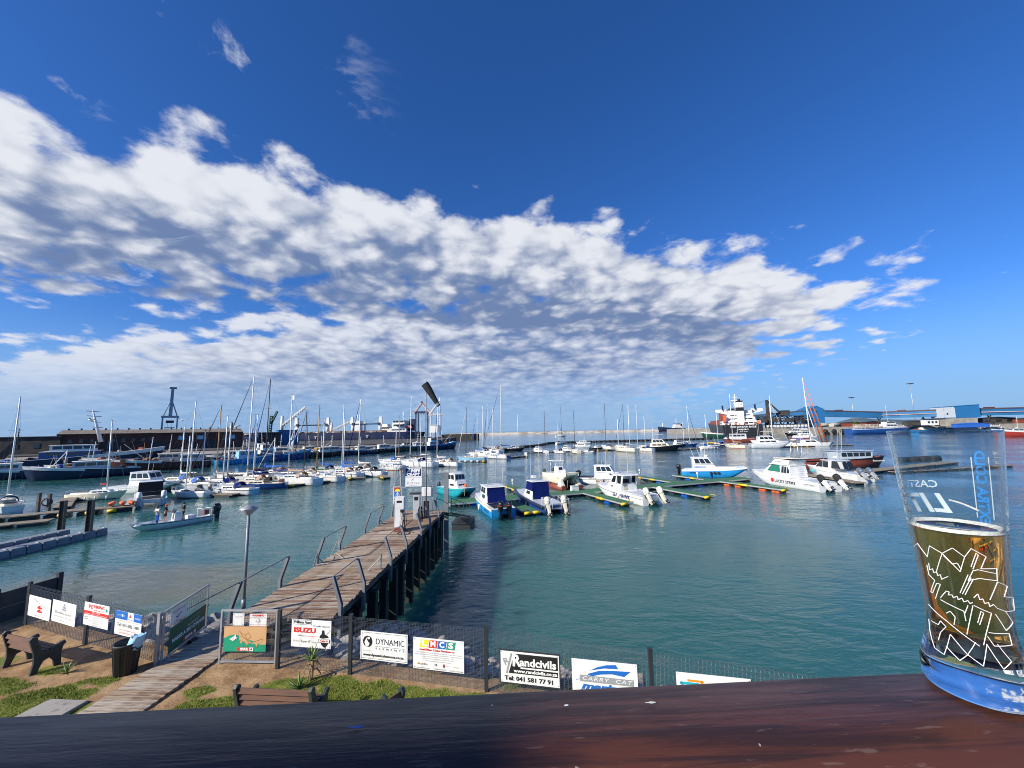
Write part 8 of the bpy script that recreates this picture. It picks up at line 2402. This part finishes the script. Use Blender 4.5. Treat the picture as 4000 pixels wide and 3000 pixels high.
# ------------------------------------------------------------------ the balcony: rail, added shade roof, glass of beer
def build_rail():
    m = bpy.data.materials.new('varnished_rail'); m.use_nodes = True
    t = m.node_tree; n = NT(t); p = t.nodes['Principled BSDF']
    co = n.coord('Object')
    mp = n.node('ShaderNodeMapping'); n.put(mp.inputs['Vector'], co); n.put(mp.inputs['Scale'], (6.0, 90.0, 60.0))
    grain = n.noise(mp.outputs[0], 1.0, 7.0, 0.62, 0.6)
    c = n.mix(n.ss(grain, 0.40, 0.60), (0.085, 0.029, 0.016), (0.034, 0.014, 0.010))
    mp2 = n.node('ShaderNodeMapping'); n.put(mp2.inputs['Vector'], co); n.put(mp2.inputs['Scale'], (40.0, 260.0, 200.0))
    fl = n.noise(mp2.outputs[0], 1.0, 4.0, 0.6)
    c = n.mix(n.ss(fl, 0.62, 0.70, 0.0, 0.55), c, (0.16, 0.10, 0.08))                # worn pale fibres
    sp = n.noise(co, 130.0, 2.0, 0.5)
    c = n.mix(n.ss(sp, 0.775, 0.795, 0.0, 0.5), c, (0.55, 0.50, 0.48))               # specks
    n.put(p.inputs['Base Color'], c)
    n.put(p.inputs['Roughness'], n.ss(grain, 0.3, 0.7, 0.34, 0.52))
    p.inputs['Coat Weight'].default_value = 0.12
    p.inputs['Coat Roughness'].default_value = 0.35
    b = n.node('ShaderNodeBump'); b.inputs['Strength'].default_value = 0.6; b.inputs['Distance'].default_value = 0.0016
    n.put(b.inputs['Height'], n.m('ADD', grain, n.m('MULTIPLY', fl, 0.5)))
    t.links.new(b.outputs[0], p.inputs['Normal'])
    root = thing('balcony_rail', 'dark varnished wooden balcony rail across the bottom of the view', 'rail', (0.0, 0.3285, 8.6), rad(2.4))
    # section: y away from us, z up; rounded front edge
    prof = [(-.075, -.050), (-.082, -.030), (-.078, -.016), (-.068, -.006), (-.055, -.0012), (-.045, 0), (.0, 0), (.004, -.002), (.006, -.008), (.006, -.050)]
    rings = [[(x, y, z + .0003*MN.noise(V3((x*9, y*60, 0)))) for y, z in prof] for x in [-2.2+4.4*i/120 for i in range(121)]]
    b = MB(); b.loft(rings, True, True, True, True)
    o = b.build('handrail', m, root)
    for x in (-1.6, -.55, .95, 1.9):
        b = MB(); b.box((x, -.035, -.52), (.06, .06, .94)); b.build('baluster', m, root)
    # chips of old paint and droppings on the wood
    def smear(name, x, y, w, h, mm, seed):
        r = random.Random(seed); q = MB()
        q.quad(*[(x+w*math.cos(2*PI*i/11)*r.uniform(.5, 1.1), y+h*math.sin(2*PI*i/11)*r.uniform(.5, 1.1), .0014) for i in range(11)]); q.build(name, mm, root)
    smear('paint_mark', -.112, -.029, .007, .0013, M_['ink_blue'], 1)
    smear('dropping', .034, -.018, .0022, .0011, M_['sign_white'], 2)
    smear('dropping', .096, -.0195, .0045, .0012, M_['canvas_white'], 3)
    smear('dropping', -.02, -.014, .0012, .0006, M_['sign_white'], 4)
build_rail()

def build_shade_roof():
    # added unseen roof behind us on the left, placed to shade the left half of the rail
    r = thing('shade_roof', 'veranda roof on posts over the balcony behind the rail', 'roof', (-3.42, -1.0, 10.8))
    b = MB(); b.box((-3.5, -3.0, .06), (7.0, 8.0, .12)); b.build('shade_slab', M_['concrete'], r)
    for x, y in ((-6.6, .7), (-.25, -6.5), (-6.6, -6.5)):
        b = MB(); b.box((x, y, -2.2), (.16, .16, 4.38)); b.build('post', M_['charcoal'], r)
    b = MB(); b.box((2.0, -3.0, -3.32), (16, 7.2, .2)); b.build('floor', M_['concrete'], r)
build_shade_roof()

EMBLEM = [[(153.5,98.7),(166.5,102.7),(180.7,94.4),(187.9,103.6),(203.3,99.9),(190.0,84.0)],[(203.3,99.9),(216.5,105.2),(228.6,99.9),(236.8,106.5),(253.0,101.5),(245.3,92.7),(265.9,93.5),(265.3,85.0),(242.7,85.8),(228.8,83.2)],[(203.3,99.9),(221.2,88.6),(228.6,99.9)],[(204.5,98.3),(213.3,93.3),(219.3,94.7),(222.7,90.2)],[(234.2,93.3),(241.6,103.4),(244.0,102.2),(236.1,91.8)],[(228.8,83.2),(235.9,90.7),(241.7,91.8),(264.9,89.9)],[(217.2,73.1),(229.7,87.4)],[(219.9,72.7),(232.7,85.6)],[(222.8,72.4),(235.3,85.0)],[(180.8,89.8),(180.1,84.7),(185.6,86.2),(186.2,83.5),(191.0,84.8),(191.6,82.1),(195.8,83.4),(196.3,80.0),(200.6,81.6),(205.6,83.4)],[(176.7,87.8),(176.8,80.7),(185.4,77.7),(173.5,67.4),(177.2,67.2),(187.8,75.9),(193.2,76.0),(180.6,63.6)],[(189.5,65.7),(199.9,72.1),(203.8,72.0),(201.6,69.6),(206.9,70.3),(207.7,68.5),(212.9,70.2),(213.6,67.9),(218.7,69.7),(219.9,67.1),(225.3,68.7),(227.1,66.9),(230.8,67.9)],[(189.1,64.2),(218.5,60.4),(219.1,53.8)],[(224.4,65.2),(219.4,59.2)],[(232.7,71.5),(238.1,74.6),(239.6,70.7),(243.4,71.6),(245.0,68.5),(250.3,69.4),(251.0,66.7),(256.4,68.3),(260.5,66.4)],[(233.2,54.2),(239.1,62.6),(242.2,61.6),(235.3,53.1)],[(231.5,66.0),(242.6,63.7),(252.3,62.2),(236.0,39.8)],[(230.4,65.8),(217.9,44.5)],[(265.3,84.1),(282.5,80.9),(274.5,73.8),(299.0,72.0),(302.4,62.8),(274.0,63.8),(261.3,65.8)],[(252.3,71.4),(265.3,84.1)],[(257.5,61.8),(271.3,50.8),(288.6,55.4),(274.0,63.8)],[(245.3,48.6),(276.4,48.7),(276.2,41.4),(249.1,40.3),(242.8,46.0)],[(239.8,40.8),(251.9,27.0),(265.6,31.8),(253.5,41.8)],[(230.9,26.6),(216.1,31.2),(227.2,40.6)],[(230.9,26.6),(240.3,40.9)],[(189.1,25.7),(175.1,27.1),(159.5,37.3),(156.2,44.6)],[(189.1,25.7),(196.6,41.0),(216.1,31.2),(207.1,25.9),(190.8,31.9)],[(162.2,56.3),(192.7,49.7),(231.1,38.6)],[(164.1,44.6),(178.7,44.4),(182.8,47.9),(191.3,45.3),(181.8,39.5),(179.3,33.5)],[(194.4,55.4),(200.7,57.8),(206.2,54.6),(203.0,48.7)]]


def build_glass():
    O = V3((.3455, .3215, 8.6016))
    prof = [(.0288, 0), (.0300, .003), (.0300, .015), (.0268, .026), (.0236, .038), (.0226, .048), (.0232, .066), (.0250, .095), (.0270, .118), (.0296, .152), (.0322, .190)]
    def R(z):
        z = max(0, min(.19, z))
        for (r0, z0), (r1, z1) in zip(prof, prof[1:]):
            if z0 <= z <= z1:
                return r0+(r1-r0)*(z-z0)/(z1-z0)
        return prof[-1][0]
    gm = bpy.data.materials.new('clear_glass'); gm.use_nodes = True
    t = gm.node_tree; p = t.nodes['Principled BSDF']
    p.inputs['Base Color'].default_value = (.97, .99, 1, 1); p.inputs['Transmission Weight'].default_value = 1; p.inputs['Roughness'].default_value = 0.0; p.inputs['IOR'].default_value = 1.46
    n = NT(t); bp = n.node('ShaderNodeBump'); bp.inputs['Strength'].default_value = .10; bp.inputs['Distance'].default_value = .0006
    n.put(bp.inputs['Height'], n.noise(n.coord('Object'), 90.0, 2.0, .5)); t.links.new(bp.outputs[0], p.inputs['Normal'])
    root = thing('beer_glass', 'tall half-full beer glass with jagged white line print on the rail', 'glass', O)
    W = .0017
    wall = bpy.data.materials.new('thin_glass'); wall.use_nodes = True
    t = wall.node_tree; t.nodes.clear(); n = NT(t)
    tr = n.node('ShaderNodeBsdfTransparent'); tr.inputs['Color'].default_value = (.955, .975, .98, 1)
    gl = n.node('ShaderNodeBsdfGlossy'); gl.inputs['Roughness'].default_value = .02
    lw = n.node('ShaderNodeLayerWeight'); lw.inputs['Blend'].default_value = .5
    fac = n.m('ADD', n.m('MULTIPLY', n.m('POWER', lw.outputs['Facing'], 3.5), 0.55), 0.035)
    bp = n.node('ShaderNodeBump'); bp.inputs['Strength'].default_value = .25; bp.inputs['Distance'].default_value = .0008
    n.put(bp.inputs['Height'], n.noise(n.coord('Object'), 70.0, 3.0, .5)); t.links.new(bp.outputs[0], gl.inputs['Normal'])
    mx = n.node('ShaderNodeMixShader'); t.links.new(fac, mx.inputs[0]); t.links.new(tr.outputs[0], mx.inputs[1]); t.links.new(gl.outputs[0], mx.inputs[2])
    gb = n.node('ShaderNodeBsdfGlass'); gb.inputs['IOR'].default_value = 1.30; gb.inputs['Roughness'].default_value = .01
    b2 = n.node('ShaderNodeBump'); b2.inputs['Strength'].default_value = .5; b2.inputs['Distance'].default_value = .002
    n.put(b2.inputs['Height'], n.noise(n.coord('Object'), 160.0, 3.0, .55)); t.links.new(b2.outputs[0], gb.inputs['Normal'])
    m2 = n.node('ShaderNodeMixShader'); t.links.new(n.ss(lw.outputs['Facing'], .62, .86, 0.0, .8), m2.inputs[0]); t.links.new(mx.outputs[0], m2.inputs[1]); t.links.new(gb.outputs[0], m2.inputs[2])
    out = n.node('ShaderNodeOutputMaterial'); t.links.new(m2.outputs[0], out.inputs[0])
    def fine(a, z0, z1, k):
        return [(R(z)-a, z) for z in [z0+(z1-z0)*i/k for i in range(k+1)]]
    outer = fine(0, .030, .19, 42)
    inner = [(R(.19)-W*.4, .1912)] + [(r, z) for r, z in reversed(fine(W, .030, .189, 40))]
    b = MB(); b.lathe(outer+inner, n=72); b.build('glass_wall', wall, root)
    b = MB(); rr_ = R(.19)-W*.5
    b.lathe([(rr_+.0011*math.cos(2*PI*i/8), .1905+.0011*math.sin(2*PI*i/8)) for i in range(9)], n=72); b.build('rim', wall, root)
    foot = [(.0001, .0006), (.024, .0006), (.0275, 0)] + fine(0, 0, .0299, 14) + [(R(.030)-W, .0299), (.0215, .0245), (.014, .0225), (.0001, .022)]
    b = MB(); b.lathe(foot, n=72); b.build('glass_foot', gm, root)
    bm_ = bpy.data.materials.new('lager'); bm_.use_nodes = True
    t = bm_.node_tree; t.nodes.clear(); n = NT(t)
    g = n.node('ShaderNodeBsdfGlass'); g.inputs['IOR'].default_value = 1.34; g.inputs['Roughness'].default_value = 0.0; g.inputs['Color'].default_value = (1, 1, 1, 1)
    va = n.node('ShaderNodeVolumeAbsorption'); va.inputs['Color'].default_value = (1.0, .66, .0, 1); va.inputs['Density'].default_value = 56
    out = n.node('ShaderNodeOutputMaterial'); t.links.new(g.outputs[0], out.inputs[0]); t.links.new(va.outputs[0], out.inputs[1])
    e = -.00006
    liq = [(.0001, .0219)] + [(.014+e, .0224), (.0215+e, .0244)] + [(r+e, z) for r, z in fine(W, .030, .117, 30)] + [(R(.117)-W-.0015, .1162), (.0001, .1160)]
    b = MB(); b.lathe(liq, n=72); bo = b.build('beer', bm_, root)
    fo = mat('foam', (.78, .76, .70), .8, vscale=200, vamt=.2, bump=.4, bscale=400)
    rr = random.Random(5); b = MB(); n_ = 72
    ri = R(.118)-W
    rings = [[V3((r*math.cos(2*PI*i/n_), r*math.sin(2*PI*i/n_), z)) for i in range(n_)] for r, z in ((ri-.0001, .1160), (ri-.0001, .1188), (ri-.0008, .1184), (ri-.0024, .1172), (ri-.0034, .1165))]
    for q in rings[2:]:
        for i, v in enumerate(q):
            s = 1+.045*MN.noise(V3((v.x*160, v.y*160, 3))); v.x *= s; v.y *= s
    b.loft(rings, False, False, True, True); b.build('foam_ring', fo, root)
    pw = mat('print_white', (.80, .80, .80), .5, vamt=.05); pb = mat('print_blue', (.03, .28, .75), .5, vamt=.05)
    def on(th, z, off=.0003):
        a = rad(th); r = R(z)+off
        return V3((r*math.cos(a), r*math.sin(a), z))
    for ln in EMBLEM:
        if len(ln) < 2: continue
        b = MB()
        for (t0, z0), (t1, z1) in zip(ln, ln[1:]):
            k = max(1, int(abs(t1-t0)/7)+1)
            pts = [on(lerp(t0, t1, i/k), lerp(z0, z1, i/k)/1000) for i in range(k+1)]
            b.path(pts, .00026, 5)
        b.build('emblem_line', pw, root)
    # lettering wrapped on the far side (seen through the glass, so it reads mirrored)
    def wrap(body, size, th, z, m, upright=False, shear=0.0, bold=0.0, name='glass_lettering', sx=1.0):
        cu = bpy.data.curves.new(name, 'FONT'); cu.body = body; cu.size = size; cu.align_x = 'CENTER'; cu.align_y = 'CENTER'; cu.shear = shear; cu.offset = bold; cu.resolution_u = 2
        o = bpy.data.objects.new(name, cu); COL.objects.link(o); bpy.context.view_layer.update()
        me = bpy.data.meshes.new_from_object(o.evaluated_get(bpy.context.evaluated_depsgraph_get()))
        bpy.data.objects.remove(o); bpy.data.curves.remove(cu)
        bb = bmesh.new(); bb.from_mesh(me); bmesh.ops.triangulate(bb, faces=bb.faces); bmesh.ops.subdivide_edges(bb, edges=[e_ for e_ in bb.edges if e_.calc_length() > .004], cuts=2); bmesh.ops.triangulate(bb, faces=bb.faces); bb.to_mesh(me); bb.free()
        for v in me.vertices:
            x, y = v.co.x*sx, v.co.y
            if upright: x, y = -y, x
            zz = z+y; a = rad(th)+x/R(zz); r = R(zz)+.0002
            v.co = (r*math.cos(a), r*math.sin(a), zz)
        me.materials.append(m); link(name, me, root)
    wrap('CASTLE', .0085, 84, .1455, pw, bold=.0001)
    wrap('LITE', .021, 82, .1295, pw, shear=.35, bold=.0006)
    wrap('EXTRA COLD', .0095, 5.5, .1455, pb, True, bold=.0003)
    wrap('500ml', .0045, 337, .1735, pw); wrap('Fassi', .0045, 337, .1665, pw)
    for (ta, za, tb, zb_) in ((15, .1692, 14.6, .1215), (354, .1699, 352.5, .1215), (345, .1700, 329, .1700)):
        b = MB(); b.path([on(lerp(ta, tb, i/6), lerp(za, zb_, i/6)) for i in range(7)], .00032, 5); b.build('print_line', pw, root)
    b = MB(); pts = [on(lerp(46, 9, i/8), .1334-.0064*(i/8)**1.3, -W-.0003) for i in range(9)]
    b.path(pts, .0007, 5); b.build('foam_streak', fo, root)
build_glass()

# ------------------------------------------------------------------ fit lettering to its boards, then turn it into plain meshes
bpy.context.view_layer.update()
for o_, w_ in FIT:
    if o_.dimensions.x > 1e-4:
        o_.scale.x *= w_/o_.dimensions.x
dg = bpy.context.evaluated_depsgraph_get()
for o_ in [o for o in SC.objects if o.type == 'FONT']:
    me_ = bpy.data.meshes.new_from_object(o_.evaluated_get(dg))
    nm_, par_, mw_ = o_.name, o_.parent, o_.matrix_local.copy()
    cu_ = o_.data
    bpy.data.objects.remove(o_)
    n_ = link(nm_, me_, par_)
    n_.matrix_local = mw_
    bpy.data.curves.remove(cu_)
